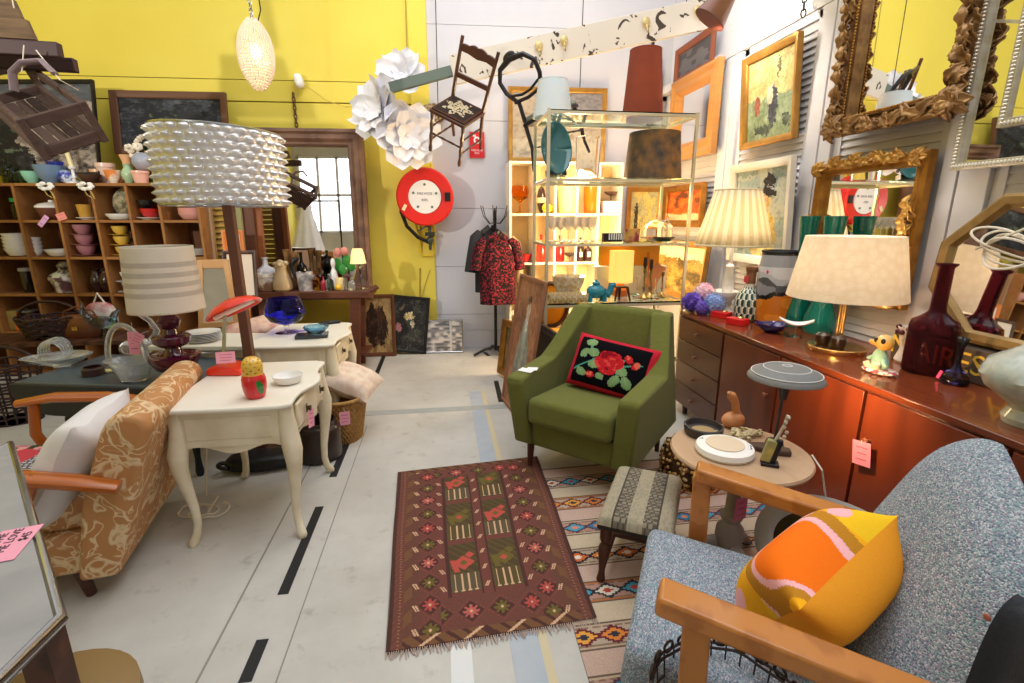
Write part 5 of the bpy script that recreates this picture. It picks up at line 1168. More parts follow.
# ------------------------------------------------------------------ pictures leaning at the foot of the yellow wall
def printc(u, v):
    e = el(u, v, .52,.48,.36,.38+.05*sin(u*20)); n = vn(u*10, v*8, 21)
    if e: return '#2a1a14' if n > .35 else '#4a2f20'
    return '#a98a5c' if vn(u*7, v*7, 22) > .4 else '#8d6f45'
a, b = onB(350,352,.2), onB(394,352,.2)
picture('framed_print', 'brown framed print with a large dark blot leaning below the yellow wall', 'picture', .40, .64, FLAT(.035,.03), mat('mid_brown_frame', '#6b4026', .5), .034, ((a.x+b.x)/2+.06, 5.16, .325), -WALL_A, rad(-5), painterly(printc, .05))
def flowerc(u, v):
    if el(u, v, .52,.66,.12,.08): return '#c9b577' if vn(u*20, v*20, 3) > .4 else '#e0d5b4'
    if el(u, v, .62,.52,.07,.05): return '#b9b49a'
    if el(u, v, .22,.42,.10,.07): return '#a8707a'
    if el(u, v, .30,.80,.08,.05, .6): return '#6a5a48'
    return '#3a3d38' if vn(u*8, v*8, 5) > .7 else '#232325'
a, b = onB(392,352,.14), onB(421,352,.14)
picture('flower_painting', 'black framed flower painting leaning against the yellow wall', 'painting', .42, .60, FLAT(.03,.025), black_m, .03, (-.375, 5.20, .315), -WALL_A, rad(-6), painterly(flowerc, .05), ry=rad(6))
def mtl(u, v):
    if abs(u-.70) < .03: return '#c9cbcc'
    k = vn(u*9, v*16, 31); return '#d8d3d0' if k > .72 else ('#b5b1b2' if k > .5 else ('#8d8c90' if k > .25 else '#66676c'))
picture('metal_panel', 'small silver textured panel standing on the floor by the white wall', 'panel', .42, .355, FLAT(.015,.015), steel, .014, (-.01, 5.18, .18), -WALL_A, rad(-6), mtl, cm=vcol('tin', .35, .6))
# ------------------------------------------------------------------ fire hose reel
HR = T('fire_hose_reel', 'large round red fire hose reel on the yellow wall edge', 'hose reel', onB(427,198,.02), -WALL_A)
R_ = .275
def hy(prof): m = MB(); m.lathe(prof, 48); m.v = [(x, -z, y) for x, y, z in m.v]; return m
add('drum', hy([(0,.05), (R_*.93,.05), (R_,.065), (R_*1.0,.10), (R_*.96,.115), (R_*.90,.12), (R_*.88,.22), (R_*.96,.225), (R_,.235), (R_*1.0,.27), (R_*.95,.285), (R_*.62,.275), (R_*.58,.26), (0,.26)]), red_m, HR)
add('label_disc', hy([(0,.261), (R_*.57,.261), (R_*.57,.268), (0,.268)]), mat('label_white', '#eceaec', .45), HR)
dk = mat('label_ink', '#4a4448', .6)
text_mesh('lettering', 'FIRE HOSE', .032, dk, HR, (0,-.269,.03), (PI/2,0,0)); text_mesh('lettering', 'REEL', .032, dk, HR, (0,-.269,-.03), (PI/2,0,0))
m = MB()
for k in range(5): a = k*2*PI/5+.3; m.cyl((cos(a)*R_*.42, -.268, sin(a)*R_*.42), (cos(a)*R_*.42, -.272, sin(a)*R_*.42), .013, n=10)
add('bolt', m, mat('green_bolt', '#5f7a72', .4), HR)
m = MB(); m.box((R_*.80,-.285,.0), (.055,.02,.085)); add('name_plate', m, iron, HR, bev=.004); m = MB(); m.box((-R_*.72,-.287,-.10), (.03,.008,.06), ry=.5); add('sticker', m, mat('cream_sticker', '#e8dcb4', .6), HR)
add('hose', MB().tube([(-.235,-.17,-.02), (-.245,-.17,-.14), (-.20,-.14,-.28), (-.10,-.10,-.39), (.0,-.08,-.44), (.03,-.07,-.45)], .019, 10), black_m, HR)
m = MB(); m.cyl((.02,-.07,-.22), (.02,-.07,-.52), .016, n=12); m.cyl((-.03,-.07,-.36), (.07,-.07,-.36), .02, n=12); m.ell((.02,-.08,-.42), (.035,.035,.04), 12, 8); m.tube([(-.10,-.05,-.33), (-.03,-.06,-.29), (.02,-.06,-.28)], .008, 6); add('valve', m, mat('valve_metal', '#4f5a55', .35, metal=.6), HR)
m = MB(); m.tube([(-.09,-.02,.33), (-.09,-.02,-.55), (-.06,-.02,-.58), (.04,-.02,-.58), (.06,-.02,-.55), (.06,-.02,.33)], .012, 8); m.beam((-.09,-.02,.3), (.06,-.02,.3), .03,.02); add('bracket', m, mat('yellow_pipe', '#e8c832', .5), HR)
one('gas_pipe', 'thin pipe and cable running down below the hose reel', 'pipe', MB().tube([onB(420,268,.03), onB(420,305,.03), onB(420,330,.03)], .006, 6).tube([onB(430,270,.03), onB(425,285,.03), onB(420,305,.03)], .003, 5), MATS['cable_olive'])
# ------------------------------------------------------------------ giant white paper flowers at the beam end
pap = mat('white_paper', '#efedf2', .9)
def paper_flower(label, loc, R, face, seed):
    t = T('paper_flower', label, 'flower', loc, group='giant white paper flowers'); t.rotation_euler = Vector(face).to_track_quat('Z', 'Y').to_euler(); rnd = random.Random(seed)
    for ring, (n, r_, el_, sc) in enumerate(((6, .55, .35, 1.0), (5, .35, .75, .75), (4, .15, 1.15, .5))):
        for k in range(n):
            a = 2*PI*k/n+ring*.5+rnd.uniform(-.1,.1); L = R*sc*1.1; W = R*.98*sc; e0 = el_+rnd.uniform(-.12,.12)
            def P(u, v):
                s_ = u; w_ = W*sin(PI*min(.97, s_*.70+.12))**.8*(v-.5)*2; r2 = L*s_*cos(e0-.5*s_); z = L*s_*sin(e0)*(1-.25*s_)+.18*W*((v-.5)*2)**2+.035*R*sin(v*11+k)*s_
                x, y = r2*cos(a)-w_*.5*sin(a), r2*sin(a)+w_*.5*cos(a); return (x, y, z)
            add('petal', MB().surf(P, 10, 10), pap, t, smooth=75)
    m = MB(); m.ell((0,0,.02), (R*.12,R*.12,R*.1), 10, 6); add('centre', m, pap, t); return t
paper_flower('giant white paper flower turned sideways, lower left of the grey beam end', onB(382,112,.40), .27, (-.66,-.72,.2), 1)
paper_flower('giant white paper flower facing out just above the fire hose reel', onB(406,135,.42), .27, (.35,-1,-.2), 2)
paper_flower('giant white paper flower above the grey beam end', onB(402,76,.30), .20, (-.1,-1,.3), 3)
# ------------------------------------------------------------------ hanging beam with chairs
yb = 4.78
bA, bB, bM = onY(390,92,yb), onY(760,-2,yb-.5), onY(452,75,yb-.08)
bA, bM, bB = onY(390,88,yb), onY(452,71,yb-.06), onY(765,1,yb-.42)
BE = T('hanging_beam', 'long peeling white timber beam hung on wires across the room', 'beam', bA)
pw = mat('peeling_white', '#d6cdc0', .8, col2='#453830', scale=8, contrast=.05, dist=1.2); rr = [n for n in pw.node_tree.nodes if n.type == 'VALTORGB'][0]; rr.color_ramp.elements[0].position = .60; rr.color_ramp.elements[1].position = .615
add('grey_end', MB().beam((0,0,0), bM-bA, .05, .085), mat('grey_green_paint', '#66736a', .7), BE, bev=.004)
add('board', MB().beam(bM-bA+Vector((0,-.02,0)), bB-bA, .04, .235), pw, BE, bev=.004)
for f_ in (.28, .36, .62, .78, .90):
    p = bM.lerp(bB, f_)-bA; m = MB(); m.ell((p.x, p.y-.05, p.z+.03), (.034,.012,.04), 12, 8); m.tube([(p.x,p.y-.04,p.z+.02), (p.x,p.y-.08,p.z-.02), (p.x,p.y-.10,p.z-.06), (p.x,p.y-.09,p.z-.02)], .008, 6); add('hook', m, mat('pale_brass', '#c8b27a', .4, metal=.4), BE)
for i, (px, f_) in enumerate(((436, -.05), (595,.42), (690,.75))):
    p = bM.lerp(bB, f_); one('suspension_wire', ['thin wire by the yellow edge holding the hanging beam', 'thin wire in the middle holding the hanging beam', 'thin wire at right holding the hanging beam'][i], 'wire', MB().tube([p+Vector((0,0,-.35 if i < 2 else 0)), p+Vector((.02,0,1.6))], .004, 5), iron)
# first hanging chair: tapestry seat, carved crest
dkc = mat('dark_chair_wood', '#44261a', .4, col2='#5a3324', scale=4, coat=.2)
def seat_col(u, v):
    if min(u,1-u,v,1-v) < .06: return '#4a2a1c'
    d = math.hypot(u-.5, v-.5); a = math.atan2(v-.5, u-.5)
    return '#b9a888' if d < .33+.09*sin(a*7) and vn(u*26, v*26, 5) > .36 else '#2b1d18'
H1 = T('hanging_chair', 'dark chair with tapestry seat and carved crest hanging from the beam', 'chair', (0,0,0))
def spindle(p0, p1, r): 
    p0, p1 = Vector(p0), Vector(p1); n = 10; return MB().tube([p0.lerp(p1, i/n) for i in range(n+1)], [r*(1+.25*sin(i*2.1)) for i in range(n+1)], 8)
sw, sd, sh = .40, .38, .45
m = MB(); m.box((0,0,sh-.02), (sw,sd,.035)); add('seat_frame', m, dkc, H1, bev=.008)
m = MB(); m.surf(lambda u, v: ((u-.5)*sw*.93, (v-.5)*sd*.93, sh+.012+.012*sin(PI*u)*sin(PI*v)), 36, 36, colfn=seat_col); m.col = '#3a2418'; m.box((0,0,sh-.0), (sw*.93,sd*.93,.022)); add('seat', m, vcol('tapestry', .9), H1)
for x in (-.18,.18):
    add('leg', spindle((x,-.17,0), (x,-.17,sh-.03), .017), dkc, H1); m = MB(); m.tube([(x*.95,.24,0), (x,.18,.25), (x,.17,sh), (x*1.05,.22,.72), (x*1.1,.28,.98)], [.015,.018,.02,.018,.017], 8); add('rear_post', m, dkc, H1)
for (a, b) in (((-.18,-.17,.2),(.18,-.17,.2)), ((-.18,-.17,.13),(-.18,.2,.13)), ((.18,-.17,.13),(.18,.2,.13)), ((-.18,-.17,.27),(-.18,.2,.27)), ((.18,-.17,.27),(.18,.2,.27))): add('stretcher', spindle(a, b, .010), dkc, H1)
m = MB(); cp = [(-.20,.86)]+[(-.2+.4*i/24, .915+.03*sin(i*PI/24)**2+.012*abs(sin(i*PI/6))) for i in range(25)]+[(.20,.84), (.1,.86), (0,.845), (-.1,.86)]; m.prism(cp, .245, .265, 'y'); add('crest_rail', m, dkc, H1, bev=.003)
m = MB(); m.beam((-.185,.205,.66), (.185,.205,.66), .02, .045); add('back_rail', m, dkc, H1)
CH1 = dict(loc=onY(462,100,3.95), rot=(rad(0), rad(8), rad(-38)))
H1.rotation_mode = 'ZYX'; H1.rotation_euler = (rad(40), rad(5), rad(-37)); H1.scale = (.83,)*3
H1.location = onY(454,104,4.3)-Matrix.Rotation(rad(40),3,'X')@Vector((0,0,.42))
# second hanging chair: balloon back, seen edge on
H2 = T('hanging_chair', 'dark balloon back chair with grey seat hanging from the beam', 'chair', (0,0,0)); bkc = mat('ebony_wood', '#262228', .4)
m = MB(); m.prism([(-.2,-.2), (.2,-.2), (.18,.18), (-.18,.18)], .43, .475); add('seat', m, mat('grey_seat', '#8c8e84', .8), H2, bev=.012)
m = MB(); m.prism([(-.205,-.205), (.205,-.205), (.185,.185), (-.185,.185)], .40, .43); add('seat_frame', m, bkc, H2, bev=.006)
for x in (-.17,.17):
    add('leg', MB().tube([(x,-.17,.42), (x*1.02,-.19,.25), (x,-.17,.1), (x*1.03,-.2,0)], [.022,.02,.015,.013], 8), bkc, H2); add('leg', MB().tube([(x,.16,.42), (x,.18,.2), (x*1.05,.26,0)], [.02,.018,.014], 8), bkc, H2)
    add('stretcher', spindle((x,-.17,.2), (x,.18,.2), .009), bkc, H2)
add('stretcher', spindle((-.17,0,.2), (.17,0,.2), .009), bkc, H2)
m = MB(); hp = [(-.15,.18,.44), (-.13,.2,.60), (-.20,.24,.72), (-.21,.27,.82), (-.14,.30,.90), (0,.31,.93), (.14,.30,.90), (.21,.27,.82), (.20,.24,.72), (.13,.2,.60), (.15,.18,.44)]; m.tube(hp, [.02]*4+[.022,.03,.022]+[.02]*4, 8); add('balloon_back', m, bkc, H2)
m = MB(); m.tube([(-.16,.215,.62), (0,.22,.60), (.16,.215,.62)], .016, 8); m.tube([(-.16,.235,.68), (-.05,.23,.645), (.05,.23,.645), (.16,.235,.68)], .012, 8); add('back_rail', m, bkc, H2); m = MB(); m.ell((0,.31,.945), (.07,.02,.04), 12, 8); add('crest', m, bkc, H2)
H2.rotation_mode = 'ZYX'; H2.rotation_euler = (rad(-4), rad(-20), rad(131)); H2.scale = (.86,)*3
H2.location = onY(547,106,4.15)-Matrix.Rotation(rad(-20),3,'Y')@Vector((0,0,.43))
bk_ = onB(430,116,.06); one('straw_fan', 'small woven straw fan on the wall behind the tapestry seat chair', 'fan', MB().ell((0,0,0), (.16,.02,.11), 28, 12), mat('straw', '#b9a27a', .8, col2='#5f4a34', scale=40, kind='voronoi'), bk_, rot=(0,rad(-20),-WALL_A))
# red safety sign on the white wall
S1 = T('safety_sign', 'small red fire hose reel sign on the white wall', 'sign', onB(477,145,.01), -WALL_A); zs_ = .125
add('plate', MB().box((0,0,0), (.15,.006,.245)), mat('sign_red', '#d8232c', .5), S1); wm = mat('sign_white', '#f3eef0', .6)
m = MB(); m.lathe([(.018,0), (.034,0), (.034,.002), (.018,.002)], 24, close=True); m.v = [(x, -.0035-z, y+.045) for x, y, z in m.v]; m.box((.03,-.004,.02), (.015,.002,.05)); m.box((-.025,-.004,.085), (.03,.002,.02)); add('pictogram', m, wm, S1)
text_mesh('lettering', 'FIRE HOSE\nREEL', .026, wm, S1, (0,-.0042,-.065), (PI/2,0,0))
# ------------------------------------------------------------------ coat stand with shirts
cs0 = onZ(494,348,0); CS = T('coat_stand', 'black metal coat stand with curled hooks by the white wall', 'coat stand', (cs0.x-.01, 5.0, 0))
m = MB(); m.cyl((0,0,.05), (0,0,1.42), .016, n=12); add('pole', m, iron, CS)
for k in range(4): a = k*PI/2+.2; add('foot', MB().tube([(0,0,.09), (cos(a)*.12, sin(a)*.12, .07), (cos(a)*.24, sin(a)*.2, .015)], .014, 8), iron, CS)
for k in range(6):
    a = k*PI/3+.3; add('hook', MB().tube([(0,0,1.36), (cos(a)*.06, sin(a)*.06, 1.35), (cos(a)*.12, sin(a)*.12, 1.42), (cos(a)*.15, sin(a)*.15, 1.52)], .0045, 6), iron, CS)
add('finial', MB().tube([(0,0,1.38), (0,0,1.46), (.0,0,1.5)], [.02,.012,.006], 8), iron, CS)
def shirt(label, m, loc, rz, W, H, sleeve, cf=None, seed=0):
    t = T('shirt', label, 'shirt', loc, rz); 
    def hull(u, v):       # v 0 hem .. 1 shoulder
        w = W*(.98 if v < .72 else .98-.75*((v-.72)/.28)**2.2); a = 2*PI*u; dz = H*v
        d = .085*(1-.35*v)+.012*sin(a*6+seed)*(1-v); x = w/2*math.copysign(abs(cos(a))**.8, cos(a)); return (x, d*sin(a), dz-(.05*abs(x/W*2)**2 if v > .8 else 0))
    b = MB().surf(hull, 48, 26, cu=True, colfn=None); add('body', b, m, t, smooth=70)
    for s in (-1,1):
        pts = [(s*W*.30,0,H*.94), (s*W*.46,0,H*.86), (s*(W*.50+sleeve*.08),0,H*.86-sleeve*.5), (s*(W*.50+sleeve*.16),.0,H*.86-sleeve)]
        add('sleeve', MB().tube(pts, [.05,.07,.065,.07], 12, flat=.8), m, t, smooth=70)
    m2 = MB()
    for s in (-1,1): m2.box((s*.05,-.05,H*.985), (.10,.012,.05), ry=s*.6, rx=-.3)
    add('collar', m2, m, t, bev=.004); return t
leo = mat('red_leopard', '#8e1f34', .9, col2='#150c12', scale=52, contrast=.08, dist=.6)
rq = [n for n in leo.node_tree.nodes if n.type == 'VALTORGB'][0]; rq.color_ramp.elements[0].position = .43; rq.color_ramp.elements[1].position = .49
zt3 = onY(494,235,4.95).z; zb3 = onY(494,303,4.95).z
shirt('red and black leopard print shirt hanging on the coat stand', leo, (cs0.x+.005, 4.90, zb3), 0, .37, zt3-zb3, .24)
shirt('charcoal shirt hanging behind the leopard print shirt', mat('charcoal_cloth', '#3a3b42', .9), (cs0.x-.07, 5.09, zb3+.10), rad(20), .30, zt3-zb3-.04, .34, seed=2)
shirt('cream jacket hanging behind the leopard print shirt', mat('cream_cloth', '#d9c79c', .9), (cs0.x+.075, 5.09, zb3+.02), rad(-25), .30, zt3-zb3-.02, .38, seed=4)
# ------------------------------------------------------------------ white cube shelf on the back wall
YC = 4.86
xs = [onY(q, 163, YC).x for q in (510.5, 534.5, 556.5, 578.5, 600.5, 623)]
zc = [onY(560, q, YC).z for q in (161.5, 213.5, 262.5, 312)]+[.04]
WS = T('cube_shelf', 'white cube shelf full of amber and red glass behind the glass etagere', 'shelf', (xs[0], YC, 0))
wl = mat('white_laminate', '#efe6d2', .4); DW = .30
for x in xs: add('divider', MB().box((x-xs[0], DW/2, zc[0]/2), (.02,DW,zc[0])), wl, WS)
for z in zc: add('shelf', MB().box(((xs[-1]-xs[0])/2, DW/2+.003, z-.01), (xs[-1]-xs[0], DW-.006, .02)), wl, WS)
add('back_panel', MB().box(((xs[-1]-xs[0])/2, DW-.004, zc[0]/2), (xs[-1]-xs[0], .008, zc[0])), mat('cream_back', '#e8cfa0', .5), WS)
def ws(px, ri, d=.12): return Vector((onY(px, 200, YC).x*(1+d/5.2), YC+d, zc[ri]+.001))
GW = 'glassware in the white cube shelf'
turned('goblet', 'large amber goblet in the top left cube of the white shelf', 'glass', 'goblet', .085, .26, amber, ws(520,1), GW)
dv = T('vase', 'dark brown vase with cream band in the white cube shelf', 'vase', ws(541.5,1), group=GW); add('body', MB().lathe(pr('ball', .045, .26), 24), K['choc'], dv); add('band', MB().lathe([(.044,.10), (.0462,.11), (.0462,.14), (.044,.15)], 24), mat('cream_band', '#d9c39a', .5), dv)
turned('vase', 'round lemon yellow glass ball vase beside the brown vase', 'vase', 'ball', .05, .10, mat('lemon_glass', '#e8c820', .15, coat=.5), ws(547,1,.05), GW); turned('vase', 'smaller lemon yellow ball vase next to the round one', 'vase', 'ball', .04, .09, mat('lemon_glass2', '#e2cf3a', .15, coat=.5), ws(553,1,.10), GW)
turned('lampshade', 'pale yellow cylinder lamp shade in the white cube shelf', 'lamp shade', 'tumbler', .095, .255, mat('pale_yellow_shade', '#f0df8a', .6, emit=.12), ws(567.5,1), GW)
turned('vase', 'tall orange glass vase in the white cube shelf', 'vase', 'tumbler', .085, .255, mat('orange_vase', '#e2660a', .3, coat=.3), ws(592,1), GW)
one('box', 'bright white box carrying a small footed dish in the right cube', 'box', MB().box((0,0,.06), (.19,.16,.12)), mat('white_box', '#fbf6ea', .6), ws(611,1)+Vector((0,0,-.0)), bev=.004); turned('dish', 'small dark footed dish on the bright white box', 'dish', 'coupe', .075, .09, K['brown'], ws(611,1)+Vector((0,0,.122)), GW)
turned('jug', 'red glass vase in the second row of the white cube shelf', 'vase', 'bottle', .05, .27, mat('red_vase', '#cf2a18', .2, coat=.4), ws(542,2), GW); turned('bowl', 'small red bowl beside the coat stand shirts in white cube shelf', 'bowl', 'bowl', .06, .08, K['red'], ws(526,2,.08), GW)
turned('vase', 'dark red vase in the third column of the white cube shelf', 'vase', 'bottle', .05, .26, mat('dark_red_vase', '#8f1b1e', .2, coat=.4), ws(561,2), GW); turned('bowl', 'brown footed bowl in the third column of the white cube shelf', 'bowl', 'coupe', .055, .09, K['brown'], ws(571,2,.06), GW)
for i, px in enumerate((582, 590)): 
    dv = T('bottle', ['dark bottle with white label, left of a pair in the cube shelf', 'dark bottle with white label, right of a pair in the cube shelf'][i], 'bottle', ws(px,2), group=GW); add('body', MB().lathe(pr('bottle', .04, .24-.05*i), 18), K['choc'], dv); add('paper_label', MB().box((0,-.0405,.07), (.03,.003,.05)), white_cer, dv)
turned('cup', 'teal cup in the lower row of the white cube shelf', 'cup', 'straightcup', .035, .06, K['tealg'], ws(541,3), GW); turned('vase', 'mustard vase in the lower right cube', 'vase', 'ball', .05, .09, K['mustard'], ws(584,3), GW)
# ------------------------------------------------------------------ brass and glass etagere
EX, EY, EW, ED, EH = .742, 3.50, 1.055, .50, 2.112
ET = T('etagere', 'tall brass and glass display shelf behind the green armchair', 'shelf', (EX, EY, 0))
pale_brass = mat('bright_brass', '#ecdfbd', .25, metal=.55)
ez = [2.105, 1.672, 1.228, .785, .34]
for x in (0, EW):
    for y in (0, ED): add('post', MB().box((x,y,EH/2), (.02,.02,EH)), pale_brass, ET)
for z in ez:
    m = MB(); m.box((EW/2,0,z-.014), (EW,.016,.018)); m.box((EW/2,ED,z-.014), (EW,.016,.018)); m.box((0,ED/2,z-.014), (.016,ED,.018)); m.box((EW,ED/2,z-.014), (.016,ED,.018)); add('rail', m, pale_brass, ET)
    add('glass_shelf', MB().box((EW/2,ED/2,z), (EW-.02,ED-.02,.011)), edge_glass, ET)
def es_(px, k, d=.25): y = EY+d; return Vector((onY(px, 200, y).x, y, ez[k]+.006))
def esx(px, py, k, d=.25): y = EY+d; return Vector((onY(px, py, y).x, y, ez[k]+.006))
GE = 'things on the brass and glass etagere'
def shade_thing(label, cat, R0_, R1_, H, m, loc, grp=None, pleat=0, name='lampshade'):
    t = T(name, label, cat, loc, group=grp); mm = MB(); fn = (lambda a, z: 1+.012*sin(a*pleat)) if pleat else None
    mm.lathe([(R0_,0), (R1_,H), (R1_-.004,H), (R0_-.004,0)], max(48, pleat*6) if pleat else 48, fn=fn, close=True); add('cover', mm, m, t)
    add('trim_ring', MB().tube([((R0_-.002)*cos(a), (R0_-.002)*sin(a), .002) for a in [i*2*PI/40 for i in range(40)]], .004, 6, closed=True), m, t); add('trim_ring', MB().tube([((R1_-.002)*cos(a), (R1_-.002)*sin(a), H) for a in [i*2*PI/40 for i in range(40)]], .004, 6, closed=True), m, t); return t
def pxh(py, y, px=560): return onY(px, py, y).z
shade_thing('pale blue flared lamp shade on top of the etagere left end', 'lamp shade', .145, .105, .25, mat('pale_blue_silk', '#cddbe2', .8, col2='#e4e2dc', scale=6), esx(553,90,0,.32))
shade_thing('tall rust red lamp shade on top of the etagere', 'lamp shade', .148, .112, .455, mat('rust_felt', '#8f3f24', .9, col2='#7d3720', scale=5), esx(644,85,0,.26))
shade_thing('dark floral brown lamp shade on the second etagere shelf', 'lamp shade', .215, .185, .335, mat('dark_floral', '#3f3a36', .8, col2='#8c6236', scale=13, contrast=.35), esx(653.5,155,1,.26))
PLt = T('platter', 'oval teal platter standing upright on the second etagere shelf', 'platter', esx(558,150,1,.12)+Vector((0,0,.02)), rot=(rad(-12),0,rad(12)))
m = MB(); m.surf(lambda u, v: (.118*u**.9*cos(2*PI*v)*1.0, -.02*u**3, .185+.185*u**.9*sin(2*PI*v)), 14, 40); add('dish', m, mat('teal_glaze', '#1f5a62', .15, col2='#2d6d6c', scale=4, coat=.6), PLt, solid=.008); add('stand', MB().box((0,.02,.02), (.14,.06,.04)), black_m, PLt)
turned('vase', 'clear glass cylinder vase beside the teal platter', 'vase', 'tumbler', .095, .30, clear, esx(588,155,1,.28), GE)
for i in range(12):
    r_, c = divmod(i, 6); turned('wine_glass', 'clear stemmed wine glass on third etagere shelf, %s row, %s from left' % (['front', 'rear'][r_], ORD[c]), 'glass', 'wine', .042, .175, mat('pale_stemware', '#fffaf2', .06, trans=.8, ior=1.12), esx(553+c*7.6, 230, 2, .10+.09*r_), 'stemmed wine glasses on the third etagere shelf', 18)
m = MB(); m.box((0,0,.03), (.14,.05,.06)); bx_ = T('napkin_holder', 'black and white striped holder on the third etagere shelf', 'holder', esx(612,238,2,.1), group=None); add('body', m, black_m, bx_); m = MB(); [m.box((-.03+.018*k,-.027,.035), (.009,.004,.045)) for k in range(6)]; add('bars', m, white_cer, bx_)
turned('bowl', 'clear bowl with painted flowers on the third etagere shelf', 'bowl', 'tumbler', .06, .09, mat('flower_bowl', '#e8b060', .2, col2='#b0485a', scale=14, contrast=.15, coat=.4), esx(632,235,2,.2), GE)
cd = T('cake_dome', 'clear glass cake dome on the third etagere shelf', 'dome', esx(657,235,2,.28)); add('plate', MB().lathe(pr('plate', .13, .025), 28), clear, cd); add('dome', MB().lathe(pr('dome', .115, .14), 28, (0,0,.02)), clear, cd)
turned('dish', 'flat black dish at the front of the third etagere shelf', 'dish', 'plate', .085, .03, black_m, esx(663,240,2,.08), GE)
sg = T('sugar_shaker', 'tall clear glass shaker on the third etagere shelf', 'shaker', esx(667,230,2,.2)); add('body', MB().lathe(pr('bottle', .035, .2), 16), clear, sg)
# fourth shelf
for i in range(14):
    r_, c = divmod(i, 7); turned('punch_cup', 'gold rimmed crystal cup on fourth etagere shelf, %s row, %s from left' % (['front', 'rear'][r_], ORD[c]), 'cup', 'cup', .034, .065, mat('gold_crystal', '#f8e8c4', .12, col2='#c89b48', scale=55, contrast=.25, coat=.6), esx(552+c*5.4, 300, 3, .05+.075*r_), 'gold rimmed crystal cups on the etagere', 14)
turned('punch_bowl', 'big crystal punch bowl behind the gold rimmed cups', 'bowl', 'bowl', .13, .17, mat('pinkish_crystal', '#faf0e0', .12, coat=.6, col2='#d9b886', scale=34, contrast=.3), esx(568,290,3,.30), GE, n=36, fn=lambda a, z: 1+.02*sin(a*18))
cm_ = T('ceramic_camel', 'turquoise ceramic camel shaped box on the fourth etagere shelf', 'ornament', esx(598,302,3,.08)); tq = mat('turquoise_glaze', '#2a93a8', .25, col2='#1d7690', scale=9, coat=.5)
m = MB(); m.ell((-.02,0,.075), (.075,.05,.055), 20, 12); m.tube([(.04,0,.07), (.075,0,.05), (.095,0,.09), (.10,0,.12), (.13,0,.125)], [.035,.03,.025,.026,.015], 12); [m.cyl((x,y,0), (x,y,.05), .018, n=10) for x in (-.07,.04) for y in (-.03,.03)]; add('body', m, tq, cm_); m = MB(); m.ell((-.02,0,.135), (.03,.03,.018), 14, 8); m.ell((-.02,0,.155), (.01,.01,.012), 10, 6); add('lid', m, tq, cm_)
st_ = T('stool_ornament', 'small dark three legged wooden stand on the fourth etagere shelf', 'stand', esx(620,302,3,.08)); add('top', MB().box((0,0,.105), (.09,.06,.012)), dark_wood, st_)
for (x, y) in ((-.03,-.02), (.045,-.02), (0,.02)): add('leg', MB().cyl((x*1.6,y,0), (x,y,.105), .007, .012, 8), dark_wood, st_)
yl_ = T('table_lamp', 'lit yellow drum table lamp glowing in the glass etagere', 'lamp', esx(620,290,3,.33)); add('base', MB().lathe([(0,0), (.06,0), (.065,.05), (.03,.09), (.02,.14), (0,.14)], 20), K['orange'], yl_); add('lamp_shade', MB().lathe([(.095,.11), (.095,.36), (.091,.36), (.091,.11)], 36, close=True), mat('lit_yellow', '#ffd978', .8, emit=.75, ecol='#ffcf6a'), yl_)
GC = 'brass and wood candlesticks on the fourth etagere shelf'
for i, (px, d, h) in enumerate(((637,.2,.17), (643,.12,.24), (649,.16,.22), (655,.10,.16), (661,.2,.2))):
    c = T('candlestick', ['short glass candlestick, first from the lit yellow lamp', 'tall dark topped brass candlestick, second from the lit lamp', 'tall dark topped brass candlestick, third from the lit lamp', 'short glass candlestick, fourth from the lit lamp', 'brass candlestick at right end of the fourth etagere shelf'][i], 'candlestick', esx(px,300,3,d), group=GC)
    add('stem', MB().lathe(pr('candlestick', .035, h), 18), clear if i in (0,3) else brass, c)
    if i in (1,2): add('top', MB().lathe([(.008,h), (.016,h+.02), (.014,h+.08), (0,h+.085)], 12), dark_wood, c)
one('box', 'long cream box on the fourth etagere shelf behind the brass candlesticks', 'box', MB().box((0,0,.115), (.60,.08,.23)), cream_cer, esx(630,280,3,.45), bev=.006)
one('tray', 'orange tray standing on the long cream box in the etagere', 'tray', MB().box((0,0,.10), (.52,.02,.20)), mat('orange_tray', '#f09a1a', .4), esx(628,280,3,.45)+Vector((0,0,.2305)), bev=.006)
rm = T('paper_fan', 'red fan shaped ornament beside the brass candlesticks', 'ornament', esx(652,280,3,.36)); add('stick', MB().beam((0,0,0), (-.05,0,.34), .02, .012), K['orange'], rm); add('blade', MB().box((.02,0,.15), (.10,.012,.2), ry=.5), mat('fan_peach', '#e2905a', .6), rm)
# chair with amber oval back under the etagere shelves
OV = T('dining_chair', 'dark chair with mustard oval back standing under the glass etagere', 'chair', (.93, 4.20, 0), rad(-8)); mu = mat('mustard_velvet', '#d4900f', .8, col2='#b87a0c', scale=7)
m = MB(); m.tube([(.15*cos(a), 0, .66+.19*sin(a)) for a in [i*2*PI/32 for i in range(32)]], .022, 8, closed=True); add('back_frame', m, leg_w, OV); m = MB(); m.ell((0,0,.66), (.14,.025,.18), 22, 12); add('back_pad', m, mu, OV)
m = MB(); m.ell((0,-.2,.43), (.22,.21,.05), 22, 10, .8); add('seat', m, mu, OV)
for x in (-.16,.16):
    add('leg', MB().cyl((x,-.36,0), (x,-.34,.40), .014,.022,10), leg_w, OV); add('leg', MB().tube([(x,.04,0), (x,.0,.4), (x*.7,0,.5)], [.015,.02,.018], 8), leg_w, OV)
